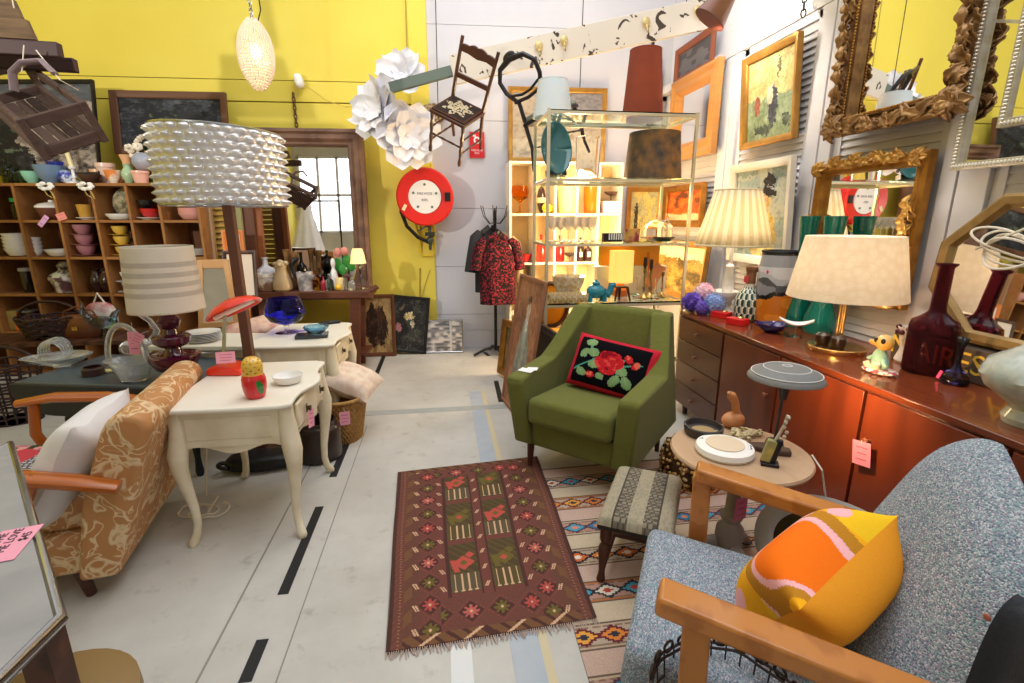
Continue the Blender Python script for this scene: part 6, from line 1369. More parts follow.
# ------------------------------------------------------------------ leaning portrait panel left of the green armchair
def man_col(u, v):
    if el(u, v, .52,.78,.07,.075): return '#cdbfae' if v < .83 else '#6b5646'
    if v > .84 and el(u, v, .52,.84,.08,.04): return '#4f4238'
    if abs(u-.52) < .05 and .6 < v < .72 : return '#d9d6cc'
    if el(u, v, .50,.30,.30-.12*v,.42) and v < .70: return '#8d9188' if abs(u-.5) > .07 else '#a9aba0'
    n = vn(u*6, v*9, 41); return '#b07a58' if n > .55 else ('#a06c4e' if n > .25 else '#8f6249')
a, b = Vector((.545,3.70,0)), Vector((.625,3.15,0)); cc = (a+b)/2; hh_ = 1.0
ang_ = math.atan2(b.y-a.y, b.x-a.x)
picture('portrait_painting', 'tall painting of a man in grey leaning beside the green armchair', 'painting', (b-a).length, hh_, [(0,0), (0,.02), (.02,.02), (.022,.001)], mat('raw_edge', '#9c6b4e', .7), .02, (cc.x-.02, cc.y, hh_/2*.985+.008), ang_, rad(-9), painterly(man_col, .02), 60, 110)
picture('picture_frame', 'dark empty backed frame leaning behind the portrait of a man', 'frame', .5, .62, FLAT(.05,.03), dark_wood, .045, (.72, 3.40, .33), rad(-83), rad(-6), lambda u, v: '#5a4632')
picture('gilt_frame', 'gilt framed picture leaning against the white cube shelf', 'frame', .26, .50, FLAT(.06,.04), gilt, .055, (.575, 4.22, .27), rad(-70), rad(-7), lambda u, v: '#8d7a55' if vn(u*6, v*6, 2) > .5 else '#6b5c40')
# ------------------------------------------------------------------ pictures on the back wall above the cube shelf
def plainp(u, v):
    return '#8f8a8c' if v > .55 and u > .45 else ('#b9a892' if v > .3 else '#cbbda6')
a, b = onB(508,162,.03), onB(607,89,.03)
picture('painting', 'wide gold framed picture on the white wall above the cube shelf', 'painting', b.x-a.x, b.z-a.z, FLAT(.045,.03), gilt_bright, .042, ((a.x+b.x)/2, (a.y+b.y)/2, (a.z+b.z)/2), -WALL_A, 0, painterly(plainp, .05))
a, b = onB(624,246,.03), onB(663,187,.03)
def land2(u, v): return '#3d3524' if abs(u-.22) < .06 and .2 < v < .75 else ('#d9c06a' if vn(u*7, v*5, 3) > .5 else '#b9b07a')
picture('painting', 'gold framed yellow landscape on the back wall seen through the etagere', 'painting', b.x-a.x, b.z-a.z, FLAT(.05,.03), gilt_bright, .046, ((a.x+b.x)/2, (a.y+b.y)/2, (a.z+b.z)/2), -WALL_A, 0, painterly(land2, .05))
a, b = onB(652,112,.03), onB(671,74,.03)
picture('wall_mirror', 'narrow grey mirror with black frame in the corner behind rust shade', 'mirror', b.x-a.x+.3, 1.0, FLAT(.03,.03), black_m, .028, ((a.x+b.x)/2+.1, (a.y+b.y)/2, a.z+.3), -WALL_A, 0)
# ------------------------------------------------------------------ pictures and mirrors on the shuttered right wall
RW = -PI/2
def on_wall(name, label, cat, quad_, X, prof, fm, inner, fn=None, rx=0, **k):
    l, r_ = onX(*quad_[0], X), onX(*quad_[1], X); t_, b_ = onX(*quad_[2], X).z, onX(*quad_[3], X).z
    return picture(name, label, cat, abs(l.y-r_.y), t_-b_, prof, fm, inner, (X, (l.y+r_.y)/2, (t_+b_)/2), RW, rx, fn, **k)
XW = 2.285
on_wall('wall_mirror', 'square mirror in a wide pine frame on the shuttered wall', 'mirror', ((674,120), (721,100), (719,60), (686,160)), 2.25, [(0,0), (0,.05), (.03,.06), (.06,.045), (.10,.05), (.13,.03), (.15,.001)], mat('orange_pine', '#c68a48', .4, col2='#b67a3a', scale=3, stretch=(1,1,6)), .145)
def fire_col(u, v):
    n = vn(u*7, v*6, 4)
    if v < .22: return '#e0b487'
    return '#e2671c' if n > .55 else ('#b84a1a' if n > .3 else '#6b3a1c')
on_wall('painting', 'glowing orange landscape painting in gilt frame below the pine mirror', 'painting', ((666,210), (706,200), (705,182), (690,227)), 2.27, FLAT(.06,.045), gilt, .055, painterly(fire_col, .05))
on_wall('painting', 'dark grey picture high on the wall above the pine mirror', 'painting', ((677,70), (714,60), (700,36), (700,72)), XW, FLAT(.05,.03), mat('red_brown_frame', '#8a4a2e', .5), .046, lambda u, v: '#4f4c52' if vn(u*6, v*6, 8) > .45 else '#6a676c')
def gold_land(u, v):
    n = vn(u*8, v*5, 12); return '#e8d9a8' if v > .72 else ('#b08a3c' if n > .6 else ('#8a6a2c' if n > .35 else '#5f4a20'))
on_wall('painting', 'large golden landscape painting behind the brass candlesticks', 'painting', ((647,275), (707,270), (706,243), (706,306)), 2.15, FLAT(.05,.04), gilt_bright, .046, painterly(gold_land, .06), rx=rad(-5))
def couple_col(u, v):
    if el(u, v, .56,.40,.10,.24) : return '#3c3f48' if u > .55 or v < .4 else '#c7b79a'
    if el(u, v, .57,.63,.045,.05): return '#c9a27c'
    if el(u, v, .50,.48,.07,.13): return '#d6c8a8'
    if el(u, v, .22,.42,.06,.12): return '#8a4a35'
    if el(u, v, .22,.54,.03,.03): return '#d9b890'
    if el(u, v, .66,.83,.03,.13): return '#5f5a3a'
    if el(u, v, .25,.80,.10,.12): return '#b9b07c'
    if el(u, v, .38,.12,.2,.07) or el(u, v, .85,.18,.07,.09): return '#3f4a3e'
    n = vn(u*7, v*8, 14)
    if v < .5: return '#7c8a66' if n > .5 else '#8d9a78'
    return '#cbb67c' if n > .45 else '#b9a468'
on_wall('painting', 'narrow gold framed painting of a couple in a garden on shutters', 'painting', ((746,100), (801,85), (803,33), (750,148)), 2.26, FLAT(.045,.04), gilt_bright, .042, painterly(couple_col, .04), rx=rad(5), nu=80, nv=110)
def hat_col(u, v):
    if el(u, v, .62,.74,.20,.045, -.15): return '#1e1f26'
    if el(u, v, .66,.84,.10,.11, -.1) : return '#b9bcc4' if v < .79 else '#262830'
    if el(u, v, .60,.62,.105,.11): return '#e2b493' if u < .63 else '#d9c07a'
    if el(u, v, .55,.60,.14,.15) and v < .68: return '#d8b868'
    if el(u, v, .55,.25,.27,.30): return '#d6bf7a' if vn(u*14, v*12, 2) > .35 else '#bfa560'
    n = vn(u*6, v*6, 18); return '#9fb0ac' if n > .55 else ('#b9bfb2' if n > .3 else '#8a9c98')
on_wall('painting', 'white framed portrait of a child in a black top hat', 'painting', ((733,210), (795,200), (793,156), (745,262)), 2.24, FLAT(.055,.04), mat('cream_white_frame', '#eae3d3', .5), .052, painterly(hat_col, .03), rx=rad(4), nu=90, nv=108)
# carved leaf mirror, top right
OMl, OMr = onX(838,100,2.22), onX(962,90,2.22)
OM = T('wall_mirror', 'large mirror in a heavily carved leafy bronze frame on the shutters', 'mirror', (2.235, 2.33, 2.37), rot=(0, 0, RW))
wO, hO = .74, 1.06
m = MB(); m.rect_ring(wO, hO, [(0,0), (0,.03), (.015,.04), (.055,.04), (.068,.03), (.074,.045), (.09,.042), (.098,.02), (.10,.001)]); add('frame', m, bronze_orn, OM, smooth=30)
m = MB(); m.box((0,-.006,0), (wO-.19,.004,hO-.19)); add('mirror_glass', m, mirror_m, OM); add('backing', MB().box((0,.005,0), (wO-.02,.01,hO-.02)), dark_wood, OM)
def leaf(m, c, L, W, a, lift):          # curled acanthus leaf in the xz plane
    def P(u, v):
        s_ = u; w_ = W*(sin(PI*min(.98, u*.9+.06))**.7)*(v-.5)*2*(1+.25*sin(u*18)); y = -.05-lift*sin(PI*u)-.02*abs(v-.5)+.03*u*u*0; x = L*(s_-.5)
        return (c[0]+x*cos(a)-w_*sin(a), y, c[1]+x*sin(a)+w_*cos(a))
    m.surf(P, 8, 6)
rnd = random.Random(3); m = MB()
def along(n, fn_):
    for i in range(n): fn_((i+.5)/n)
def lf(x, z, base):
    for _ in range(2): leaf(m, (x+rnd.uniform(-.02,.02), z+rnd.uniform(-.02,.02)), rnd.uniform(.07,.11), rnd.uniform(.02,.032), base+rnd.uniform(-.9,.9), rnd.uniform(.01,.045))
along(22, lambda t: lf(-wO/2+.035, -hO/2+hO*t, PI/2)); along(22, lambda t: lf(wO/2-.035, -hO/2+hO*t, PI/2)); along(15, lambda t: lf(-wO/2+wO*t, -hO/2+.035, 0)); along(15, lambda t: lf(-wO/2+wO*t, hO/2-.035, 0))
for sx in (-1,1):
    for sz in (-1,1):
        for k in range(7): leaf(m, (sx*(wO/2-.04)+.03*cos(k), sz*(hO/2-.04)+.03*sin(k)), .10, .03, k*.9, .045)
add('carved_leaves', m, bronze_orn, OM, smooth=60, solid=.006)
m = MB()
for (x, n, ver) in ((wO/2-.083, 60, 1), (-wO/2+.083, 60, 1)):
    for i in range(n): m.ell((x, -.058, -hO/2+.085+(hO-.17)*i/(n-1)), (.007,.007,.007), 6, 4)
for z in (-hO/2+.083, hO/2-.083):
    for i in range(40): m.ell((-wO/2+.085+(wO-.17)*i/39, -.058, z), (.007,.007,.007), 6, 4)
add('beading', m, gilt, OM)
# gilt mirror with scrolled crest, behind the cream lamp
gl, gr = onX(818,200,2.26), onX(938,150,2.26); gt, gb_ = onX(938,149,2.26).z, onX(905,310,2.26).z
GMr = T('wall_mirror', 'gilt mirror with scrolled leaf corners behind the cream lamp shade', 'mirror', (2.265, (gl.y+gr.y)/2, (gt+gb_)/2), rot=(0,0,RW)); wG, hG = gl.y-gr.y, gt-gb_
m = MB(); m.rect_ring(wG, hG, [(0,0), (0,.04), (.015,.048), (.04,.035), (.055,.04), (.066,.025), (.07,.001)]); add('frame', m, gilt, GMr, smooth=30); add('mirror_glass', MB().box((0,-.006,0), (wG-.13,.004,hG-.13)), mirror_m, GMr); add('backing', MB().box((0,.004,0), (wG-.02,.008,hG-.02)), dark_wood, GMr)
m = MB(); rnd = random.Random(8)
for i in range(16): leaf(m, (-wG*.3+wG*.6*i/15, hG/2-.01+.012*sin(i*1.3)), .075, .022, rnd.uniform(-.8,.8), .03)
for i in range(18): leaf(m, (wG/2-.03+.012*sin(i*1.7), -hG*.42+hG*.6*i/17), .085, .022, PI/2+rnd.uniform(-.6,.6), .035)
for i in range(18): leaf(m, (-wG/2+.03, -hG*.42+hG*.5*i/17), .075, .018, PI/2+rnd.uniform(-.6,.6), .03)
for i in range(16): leaf(m, (-wG*.42+wG*.84*i/15, -hG/2+.02), .075, .022, rnd.uniform(-.7,.7), .03)
for sx in (-1,1):
    for k in range(6): leaf(m, (sx*(wG/2-.04)+.02*cos(k), hG/2-.03+.015*sin(k)), .065, .018, k*1.05, .025)
add('carved_leaves', m, gilt_bright, GMr, smooth=60, solid=.006)
# octagonal mirrors
def octag(w, h, c): return [(-w/2+c,-h/2), (w/2-c,-h/2), (w/2,-h/2+c), (w/2,h/2-c), (w/2-c,h/2), (-w/2+c,h/2), (-w/2,h/2-c), (-w/2,-h/2+c)]
S8 = T('wall_mirror', 'silver beaded mirror with inner octagon panel, cut by the top right corner', 'mirror', (2.235, 1.985-.45, 1.60+.60), rot=(0,0,RW)); wS, hS = .90, 1.2
m = MB(); m.rect_ring(wS, hS, [(0,0), (0,.03), (.012,.035), (.03,.03), (.035,.001)]); si = mat('aged_silver', '#c9c6bd', .35, metal=.5, col2='#a89a80', scale=20); add('frame', m, si, S8, smooth=30)
add('mirror_glass', MB().box((0,-.006,0), (wS-.06,.004,hS-.06)), mirror_m, S8); add('backing', MB().box((0,.004,0), (wS-.02,.008,hS-.02)), dark_wood, S8)
iw, ih = .60, .90; m = MB(); ip = octag(iw, ih, .0); ip = [(-iw/2+.06,-ih/2), (iw/2,-ih/2), (iw/2,ih/2), (-iw/2,ih/2)]
m = MB(); m.rect_ring(iw, ih, [(0,.006), (0,.022), (.03,.022), (.035,.007)]); add('inner_frame', m, si, S8, smooth=30)
m = MB()
for i in range(84):
    z = -hS/2+.018+(hS-.036)*i/83
    for x in (-wS/2+.016, wS/2-.016): m.ell((x,-.036,z), (.009,.006,.0055), 6, 4)
for i in range(64): m.ell((-wS/2+.018+(wS-.036)*i/63, -.036, -hS/2+.016), (.0055,.006,.009), 6, 4)
add('beading', m, mat('silver_bead', '#e8e2d4', .35, metal=.3), S8); m = MB()
for i in range(64):
    z = -ih/2+.016+(ih-.03)*i/63
    for x in (-iw/2+.015, iw/2-.015): m.ell((x,-.024,z), (.009,.006,.0055), 6, 4)
for i in range(42): m.ell((-iw/2+.016+(iw-.03)*i/41, -.024, -ih/2+.015), (.0055,.006,.009), 6, 4)
add('inner_beading', m, MATS['silver_bead'], S8)
m = MB(); 
for (x0_, x1_, zc_) in ((-wS/2+.035, -iw/2, -.05), (-wS/2+.035, -iw/2, .3)): add('glass_joint', MB().box(((x0_+x1_)/2, -.009, zc_), (x1_-x0_, .003, .012), ry=.35), si, S8)
G8 = T('wall_mirror', 'octagonal gold framed mirror standing on the sideboard behind plum bottle', 'mirror', (2.215, 1.60, .762+.30), rot=(rad(-6),0,RW)); o8 = octag(.70, .60, .20); G8.location.z = 1.065+.13
m = MB(); m.poly_ring(o8, [(0,0), (0,.025), (.015,.035), (.045,.03), (.06,.001)]); add('frame', m, mat('dull_gold', '#a98a58', .45, metal=.5, col2='#8f7244', scale=30), G8, smooth=25); m = MB(); m.prism([(x*.86, z*.86) for x, z in o8], -.006, -.002, 'y'); add('mirror_glass', m, mirror_m, G8); m = MB(); m.prism([(x*.97, z*.97) for x, z in o8], 0, .006, 'y'); add('backing', m, dark_wood, G8)
bs_ = T('crate', 'old wooden box lettered in yellow behind the plum bottle', 'box', (2.17, 1.70, .751)); add('body', MB().box((0,0,.068), (.11,.62,.136)), mat('sooty_wood', '#57473a', .7, col2='#463a30', scale=6), bs_, bev=.004)
yl2 = mat('sign_yellow', '#e0b93a', .6); text_mesh('lettering', 'N AIRES AO', .12, yl2, bs_, (-.0565,0,.07), (PI/2,0,-PI/2))
# ------------------------------------------------------------------ things on the sideboard
Zs = .7505
def sbp(px, py, dx=0, dy=0): p = onZ(px, py, Zs); return Vector((p.x+dx, p.y+dy, Zs))
HY = T('hydrangea_bunch', 'bunch of purple, pink and blue hydrangeas at the sideboard far end', 'flowers', (1.775, 3.21, Zs))
def hyd(c, r_, cols_, n=110, sd=1):
    rr_ = random.Random(sd); m = MB()
    for i in range(n):
        z = 1-2*(i+.5)/n; a = i*2.39996; q = math.sqrt(1-z*z); d = Vector((q*cos(a), q*sin(a), z)); m.col = rr_.choice(cols_); k = r_*rr_.uniform(.9,1.05); t1 = d.orthogonal().normalized(); t2 = d.cross(t1)
        for j in range(4):
            b_ = j*PI/2+i; e = (t1*cos(b_)+t2*sin(b_)); o_ = Vector(c)+d*k; f1 = t1*cos(b_+.6)+t2*sin(b_+.6); f2 = t1*cos(b_-.6)+t2*sin(b_-.6)
            m._add([o_, o_+f1*.011+d*.002, o_+e*.018+d*.004, o_+f2*.011+d*.002], [(0,1,2,3)])
    m.col = cols_[0]; m.ell(c, (r_*.9,)*3, 12, 8); return m
add('purple_bloom', hyd((-.035,.03,.075), .07, ['#5b3fa8','#6f4fc0','#8a6ad0','#4a3190'], 110, 1), vcol('petals', .8), HY); add('pink_bloom', hyd((.06,.05,.135), .07, ['#f0c4d4','#f6d6de','#e5b0c8'], 110, 2), vcol('petals', .8), HY); add('blue_bloom', hyd((.075,-.07,.075), .07, ['#8fa6dc','#a9bce8','#7a92cf'], 110, 3), vcol('petals', .8), HY); add('purple_bloom', hyd((.0,-.05,.05), .05, ['#6a50b8','#7f66c8'], 70, 4), vcol('petals', .8), HY)
MC = T('compote', 'white milk glass compote beside the hydrangeas on the sideboard', 'bowl', sbp(717,313,.03,-.02)); m = MB(); m.lathe([(0,0), (.085,0), (.088,.02), (.05,.035), (.03,.06), (.028,.08), (.06,.10), (.095,.135), (.10,.16), (.093,.16), (.055,.115), (0,.1)], 30, fn=lambda a, z: 1+.03*sin(a*10)*(z > .1)); add('body', m, white_cer, MC)
# pleated lamp
LP = T('table_lamp', 'white table lamp with a wide cream pleated shade on the sideboard', 'lamp', (1.975, 3.20, Zs)); zA, zB = onY(728,245,3.20).z-Zs, onY(728,190,3.20).z-Zs
m = MB(); tw = [(0,0), (.085,0), (.085,.02), (.05,.035), (.035,.05), (.032,.10), (.038,.15), (.036,.22), (.028,.30), (.03,.33), (.015,.345), (.012,zA+.05), (0,zA+.05)]; m.lathe(tw, 40, fn=lambda a, z: 1+(.09*sin(4*a+z*40) if .05 < z < .3 else 0)); add('base', m, white_cer, LP)
m = MB(); nP = 60
def pleat(u, v): a = 2*PI*u; r_ = (.243-.1*v)*(1+.014*abs(sin(a*nP/2))); return (r_*cos(a), r_*sin(a), zA+(zB-zA)*v)
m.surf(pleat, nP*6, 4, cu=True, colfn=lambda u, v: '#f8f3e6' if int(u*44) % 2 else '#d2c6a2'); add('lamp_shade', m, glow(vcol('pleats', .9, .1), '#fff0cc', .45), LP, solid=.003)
m = MB(); m.tube([(.246*cos(a), .246*sin(a), zA) for a in [i*2*PI/48 for i in range(48)]], .006, 6, closed=True); m.tube([(.144*cos(a), .144*sin(a), zB) for a in [i*2*PI/48 for i in range(48)]], .005, 6, closed=True); m.cyl((0,0,zB-.03), (0,0,zB+.05), .008, .004, 8); add('trim_ring', m, mat('cream_braid', '#e3d6b0', .8), LP)
lamp('pleated_lamp_bulb', 'POINT', LP.location+Vector((0,0,zA+.12)), 4, (1,.9,.76), .05)
picture('framed_photo', 'small dark framed photograph leaning behind the green patterned jug', 'picture', .22, .30, FLAT(.02,.015), white_cer, .018, (2.20, 3.02, Zs+.15), RW, rad(-4), lambda u, v: '#35363c' if el(u, v, .5,.45,.36,.4) else '#8c8f98')
JG = T('jug', 'green patterned ceramic jug with a brown neck on the sideboard', 'jug', sbp(746,321,.02,.03))
def jug_col(u, v):
    if v > .60: return '#8a5a3c' if v < .9 else '#6f4630'
    if v > .53: return '#cfc4ae'
    if v < .06: return '#5b4a3c'
    i, j = u*14, v*13; q = (i+.5*(int(j) % 2)) % 1; return '#1f3d36' if q > .45+.35*abs((j % 1)-.5) else ('#a9b3a0' if q < .2 else '#e6e2d2')
jp = [(.065,0), (.078,.02), (.085,.08), (.082,.14), (.06,.19), (.037,.215), (.030,.24), (.029,.31), (.036,.335), (.036,.35), (.0,.345)]
def jP(u, v):
    t_ = v*.999*(len(jp)-1); i = int(t_); f = t_-i; return ((jp[i][0]*(1-f)+jp[i+1][0]*f)*cos(2*PI*u), (jp[i][0]*(1-f)+jp[i+1][0]*f)*sin(2*PI*u), jp[i][1]*(1-f)+jp[i+1][1]*f)
add('body', MB().surf(jP, 112, 78, cu=True, colfn=jug_col), vcol('jug_glaze', .35, .4, coat=.2), JG); add('handle', MB().tube([(.03,.0,.325), (.07,-.02,.32), (.085,-.03,.27), (.06,-.02,.20)], .010, 8), mat('jug_brown', '#7a4c34', .4), JG); card('price_tag', 'tiny red tag hanging on the jug neck', .03, .04, JG.location+Vector((-.04,-.01,.29)), (0,0,-1.2), col='#d8404a', lines=1)
LV = T('vase', 'large grey and orange lava glazed cylinder vase on the sideboard', 'vase', sbp(779,324,-.02,.04))
def lava(u, v):
    n = vn(u*9+20, v*5, 51)*.16; q = v+n-.08; 
    if v < .05: return '#1d1a1a'
    if q < .40: return '#d0741c' if vn(u*8, v*9, 52) > .4 else '#e08a2c'
    if q < .47: return '#1d1b1c'
    if q < .60: return '#54545a' if vn(u*10, v*10, 53) > .4 else '#8d8e94'
    if v > .95: return '#2a2a2e'
    return '#b9b9bd' if vn(u*3, v*6, 54) > .5 else '#a0a1a8' if v > .8 else '#d2d0d2'
add('body', MB().surf(lambda u, v: ((.105+.012*sin(PI*min(1, v*1.0)))*(1 if v < .93 else 1-.0*(v)) *cos(2*PI*u), (.105+.012*sin(PI*v))*sin(2*PI*u), .45*v), 90, 70, cu=True, colfn=lava), vcol('lava_glaze', .25, .5, coat=.3), LV); add('rim', MB().tube([(.103*cos(a), .103*sin(a), .45) for a in [i*2*PI/36 for i in range(36)]], .008, 8, closed=True), black_m, LV); m = MB(); m.lathe([(0,.02), (.1,.02)], 16); add('base_disc', m, black_m, LV)
m = MB(); m.ell((-.105,-.04,.33), (.004,.012,.012), 10, 6); add('price_dot', m, mat('magenta_dot', '#d8335a', .6), LV)
for i, (px, py) in enumerate(((720,318), (736,325))):
    bx2 = T('gift_box', ['red gift box with gold knot nearer the hydrangeas', 'red gift box with gold knot nearer the jug'][i], 'box', sbp(px,py,.02,.02), rad(-62)); add('box', MB().box((0,0,.02), (.115,.075,.04)), mat('red_card', '#d41c1f', .4), bx2, bev=.003); m = MB(); m.ell((0.02,0,.045), (.02,.02,.008), 12, 6); add('knot', m, brass, bx2)
one('dish', 'cobalt blue glass dish with uneven rim on the sideboard', 'dish', MB().lathe(pr('bowl', .085, .05), 36, fn=lambda a, z: 1+.14*sin(a*3+.5)*(z > .02)), mat('cobalt_solid', '#1a1760', .08, coat=.6), sbp(770,333,.03,.03))
BD = T('boat_dish', 'white leaf shaped dish on clear stem before the teal vases', 'dish', sbp(798,338,.0,.03)); m = MB(); m.surf(lambda u, v: ((u-.5)*.17, (v-.5)*.085*sin(PI*min(.98,u*.96+.02)), .065+.03*(2*u-1)**2+.05*(v-.5)**2), 20, 10); add('bowl', m, white_cer, BD, solid=.006); add('stem', MB().lathe([(0,0), (.04,0), (.012,.01), (.009,.06), (0,.064)], 16), clear, BD); BD.rotation_euler = (0,0,rad(-35))
for i, (px, py) in enumerate(((806,326), (829,333))):
    p = sbp(px, py, -.06, .02); ht = onY(816 if i == 0 else 842, 216, p.y).z-Zs
    turned('vase', ['tall teal glass trumpet vase beside the lava glazed vase', 'tall teal glass trumpet vase right behind the cream lamp stem'][i], 'vase', 'trumpet', .085, ht, mat('teal_glass_solid', '#0f8f7c', .06, trans=.55, ior=1.4, coat=.4), p, 'pair of tall teal glass vases')
# cream lamp with brass base
p = sbp(843, 350); LC = T('table_lamp', 'table lamp with a big cream embossed shade and round brass base', 'lamp', (p.x-.04, p.y, Zs)); zA, zB = onY(850,297,p.y).z-Zs, onY(850,236,p.y).z-Zs
add('base', MB().lathe([(0,0), (.128,0), (.13,.004), (.13,.022), (.126,.026), (0,.028)], 48), brass, LC); m = MB(); [m.cyl((x,y,.026), (x,y,zA+.12), .007, n=10) for x, y in ((-.012,0), (.012,.008), (.005,-.012))]; add('stem', m, brass, LC)
bw_ = mat('burnt_wood', '#2c1712', .3, coat=.4)
for k, (x, y) in enumerate(((-.055,.035), (-.035,-.045))): m = MB(); m.lathe([(0,.027), (.03,.028), (.036,.05), (.034,.075), (.02,.088), (0,.088)], 16, (x,y,0), fn=lambda a, z: 1+.06*sin(a*8)); add('wooden_nut', m, bw_, LC)
emb = glow(mat('embossed_cream', '#f3eee2', .85, col2='#e6decb', scale=30, kind='voronoi', bump=.3, bscale=120), '#ffedd0', .4)
m = MB(); m.lathe([(.258,zA), (.205,zB), (.201,zB), (.254,zA)], 64, close=True); add('lamp_shade', m, emb, LC)
lamp('cream_lamp_bulb', 'POINT', LC.location+Vector((0,0,(zA+zB)/2)), 3.6, (1,.9,.78), .05)
# figurines
bf = T('figurine', 'yellow faced bird figurine in green sitting on a dotted oval base', 'figurine', sbp(885,375,.0,.03)); m = MB(); m.ell((0,0,.012), (.055,.075,.014), 24, 8); add('base', m, mat('dotted_white', '#ece6da', .35, col2='#b04a55', scale=50, kind='voronoi', contrast=.1), bf)
m = MB(); m.tube([(0,0,.02), (0,.005,.05), (0,.012,.085), (0,.01,.105)], [.03,.033,.026,.014], 14); m.tube([(-.01,-.02,.06), (-.03,-.05,.045), (-.03,-.06,.05)], [.012,.009,.006], 8); m.tube([(.01,.03,.07), (-.01,.06,.05)], [.012,.007], 8); add('jacket', m, mat('mint_glaze', '#9fc9ae', .3, coat=.3), bf)
m = MB(); m.ell((0,0,.135), (.036,.034,.034), 18, 12); m.tube([(-.01,.025,.13), (-.015,.045,.128), (-.015,.06,.132)], [.018,.012,.004], 8); add('head', m, mat('yellow_glaze', '#e0a83c', .3, col2='#e9c27a', scale=12, coat=.3), bf); m = MB(); m.ell((-.026,-.018,.145), (.009,.009,.012), 8, 6); m.ell((-.03,.012,.145), (.009,.009,.012), 8, 6); add('eyes', m, black_m, bf); m = MB(); m.tube([(-.02,-.01,.02), (-.035,-.015,.03), (-.04,-.02,.05)], .014, 8); m.tube([(-.02,.02,.02), (-.035,.03,.03), (-.04,.035,.045)], .013, 8); add('feet', m, cream_cer, bf)
lh = T('head_vase', 'white lady head vase with dark berry crown behind the bird figurine', 'vase', sbp(906,362,.0,.0)); m = MB(); m.lathe([(0,0), (.045,0), (.05,.01), (.038,.05), (.032,.075), (.042,.10), (.044,.13), (.055,.165), (.05,.165), (.03,.13), (0,.12)], 22); m.ell((-.04,0,.115), (.012,.01,.014), 8, 6); add('body', m, mat('cream_pearl', '#e5d8cc', .3, coat=.3), lh); m = MB()
for k in range(12): a = k*PI/6; m.ell((.052*cos(a), .052*sin(a), .15+.012*sin(k*2)), (.013,.013,.013), 8, 6)
add('berries', m, mat('berry', '#4a1526', .3), lh)
# plum bottles and vases
p = sbp(932, 376, .03, .06); PB = T('bottle', 'huge plum glass bottle with tall flared neck on the sideboard', 'bottle', p)
m = MB(); m.M = Matrix.Diagonal((.76,.76,1,1)); m.lathe([(0,0), (.108,0), (.115,.012), (.116,.20), (.108,.225), (.07,.245), (.042,.265), (.037,.29), (.035,.45), (.05,.462), (.05,.468), (.044,.466), (.030,.45), (.031,.29), (.037,.268), (.065,.238), (.102,.215), (.108,.19), (.107,.02), (0,.012)], 44, fn=lambda a, z: 1); add('body', m, mat('plum_bottle', '#93505f', .03, trans=.95, ior=1.15), PB)
turned('bud_vase', 'small purple glass bud vase with thin neck before octagonal mirror', 'vase', 'vase', .045, .19, tint('violet', '#5a4a9a', .05), sbp(961,386,.0,.03)) ; o = bpy.context.scene.objects
bvo = [q for q in COL.objects if q.name.startswith('bud_vase')][0]; bvo.data.clear_geometry(); mm = MB().lathe([(0,0), (.045,0), (.048,.015), (.04,.04), (.014,.07), (.009,.09), (.010,.15), (.022,.19), (.019,.19), (.007,.15), (.006,.09), (0,.06)], 24); bvo.data.from_pydata(mm.v, [], mm.f); bvo.data.polygons.foreach_set('use_smooth', [True]*len(bvo.data.polygons)); bvo.data.update()
card('price_tag', 'tiny pink tag beside the purple bud vase', .025, .035, sbp(957,382,-.05,.02)+Vector((0,0,.04)), (0,.3,-1.3), col='#e8508a', lines=1)
p = sbp(985, 375, .10, .03); m = MB().lathe([(0,0), (.085,0), (.10,.03), (.09,.08), (.05,.13), (.026,.19), (.02,.27), (.021,.42), (.03,.44), (.026,.44), (.016,.42), (.015,.27), (.02,.2), (0,.16)], 30); one('bottle', 'dark plum swan neck bottle at the photo right edge', 'bottle', m, mat('plum_dark', '#4a1c2a', .05, trans=.8, ior=1.25), p)
card('price_tag', 'small magenta tag on the plum swan neck bottle', .03, .045, p+Vector((-.095,0,.14)), (0,.5,-1.4), col='#e8408a', lines=1)
p = onZ(1054, 432, Zs); m = MB().lathe([(0,0), (.075,0), (.08,.02), (.065,.05), (.075,.065), (.14,.12), (.155,.155), (.14,.20), (.07,.25), (.035,.31), (.035,.36), (.03,.36), (.028,.33), (.06,.252), (0,.24)], 44, fn=lambda a, z: 1+.025*sin(a*14+z*30)*(.07 < z < .27)); one('vase', 'big white marbled swirl glass vase at the near end of sideboard', 'vase', m, mat('white_marbled', '#c6cbc2', .2, col2='#a3aca5', scale=30, coat=.3), (p.x, p.y+.06, Zs))
wf = T('wire_lamp', 'white looped wire ornament hanging beside the octagonal gold mirror', 'ornament', onX(1006,245,2.0)); m = MB()
for k in range(4):
    a0 = k*.9; m.tube([(.035*sin(k)+.02*cos(t*2+k), .12*cos(t+a0)*(.7+.1*k), -.03+.055*sin(t*1.0+a0*1.3)+.012*k) for t in [i*2*PI/26 for i in range(26)]], .0045, 6, closed=True)
m.tube([(0,-.08,.0), (0,-.2,.12), (0,-.28,.22)], .0045, 6); m.tube([(0,.1,-.02), (0,-.05,.06), (0,-.25,.16)], .0045, 6); add('wires', m, mat('white_wire', '#e9dfce', .5), wf)
add('hook_wire', MB().tube([(0,-.28,.22), (.1,-.28,.34), (.25,-.28,.36)], .0045, 6), MATS['white_wire'], wf)
card('price_tag', 'pink price tag hanging on the third sideboard door knob', .075, .10, (XF-.034, 1.625, .525), (0,rad(-8),rad(-80)), col='#e58aa8', group=TG, cord=(.0,.005))
one('lamp_flex', 'white flex hanging from round table down toward the sideboard', 'cord', MB().tube([onZ(812,455,.525), onZ(822,470,.50), onX(826,500,1.45), onX(820,540,1.40), onX(812,575,1.35)], .0035, 6), MATS['white_cord'])
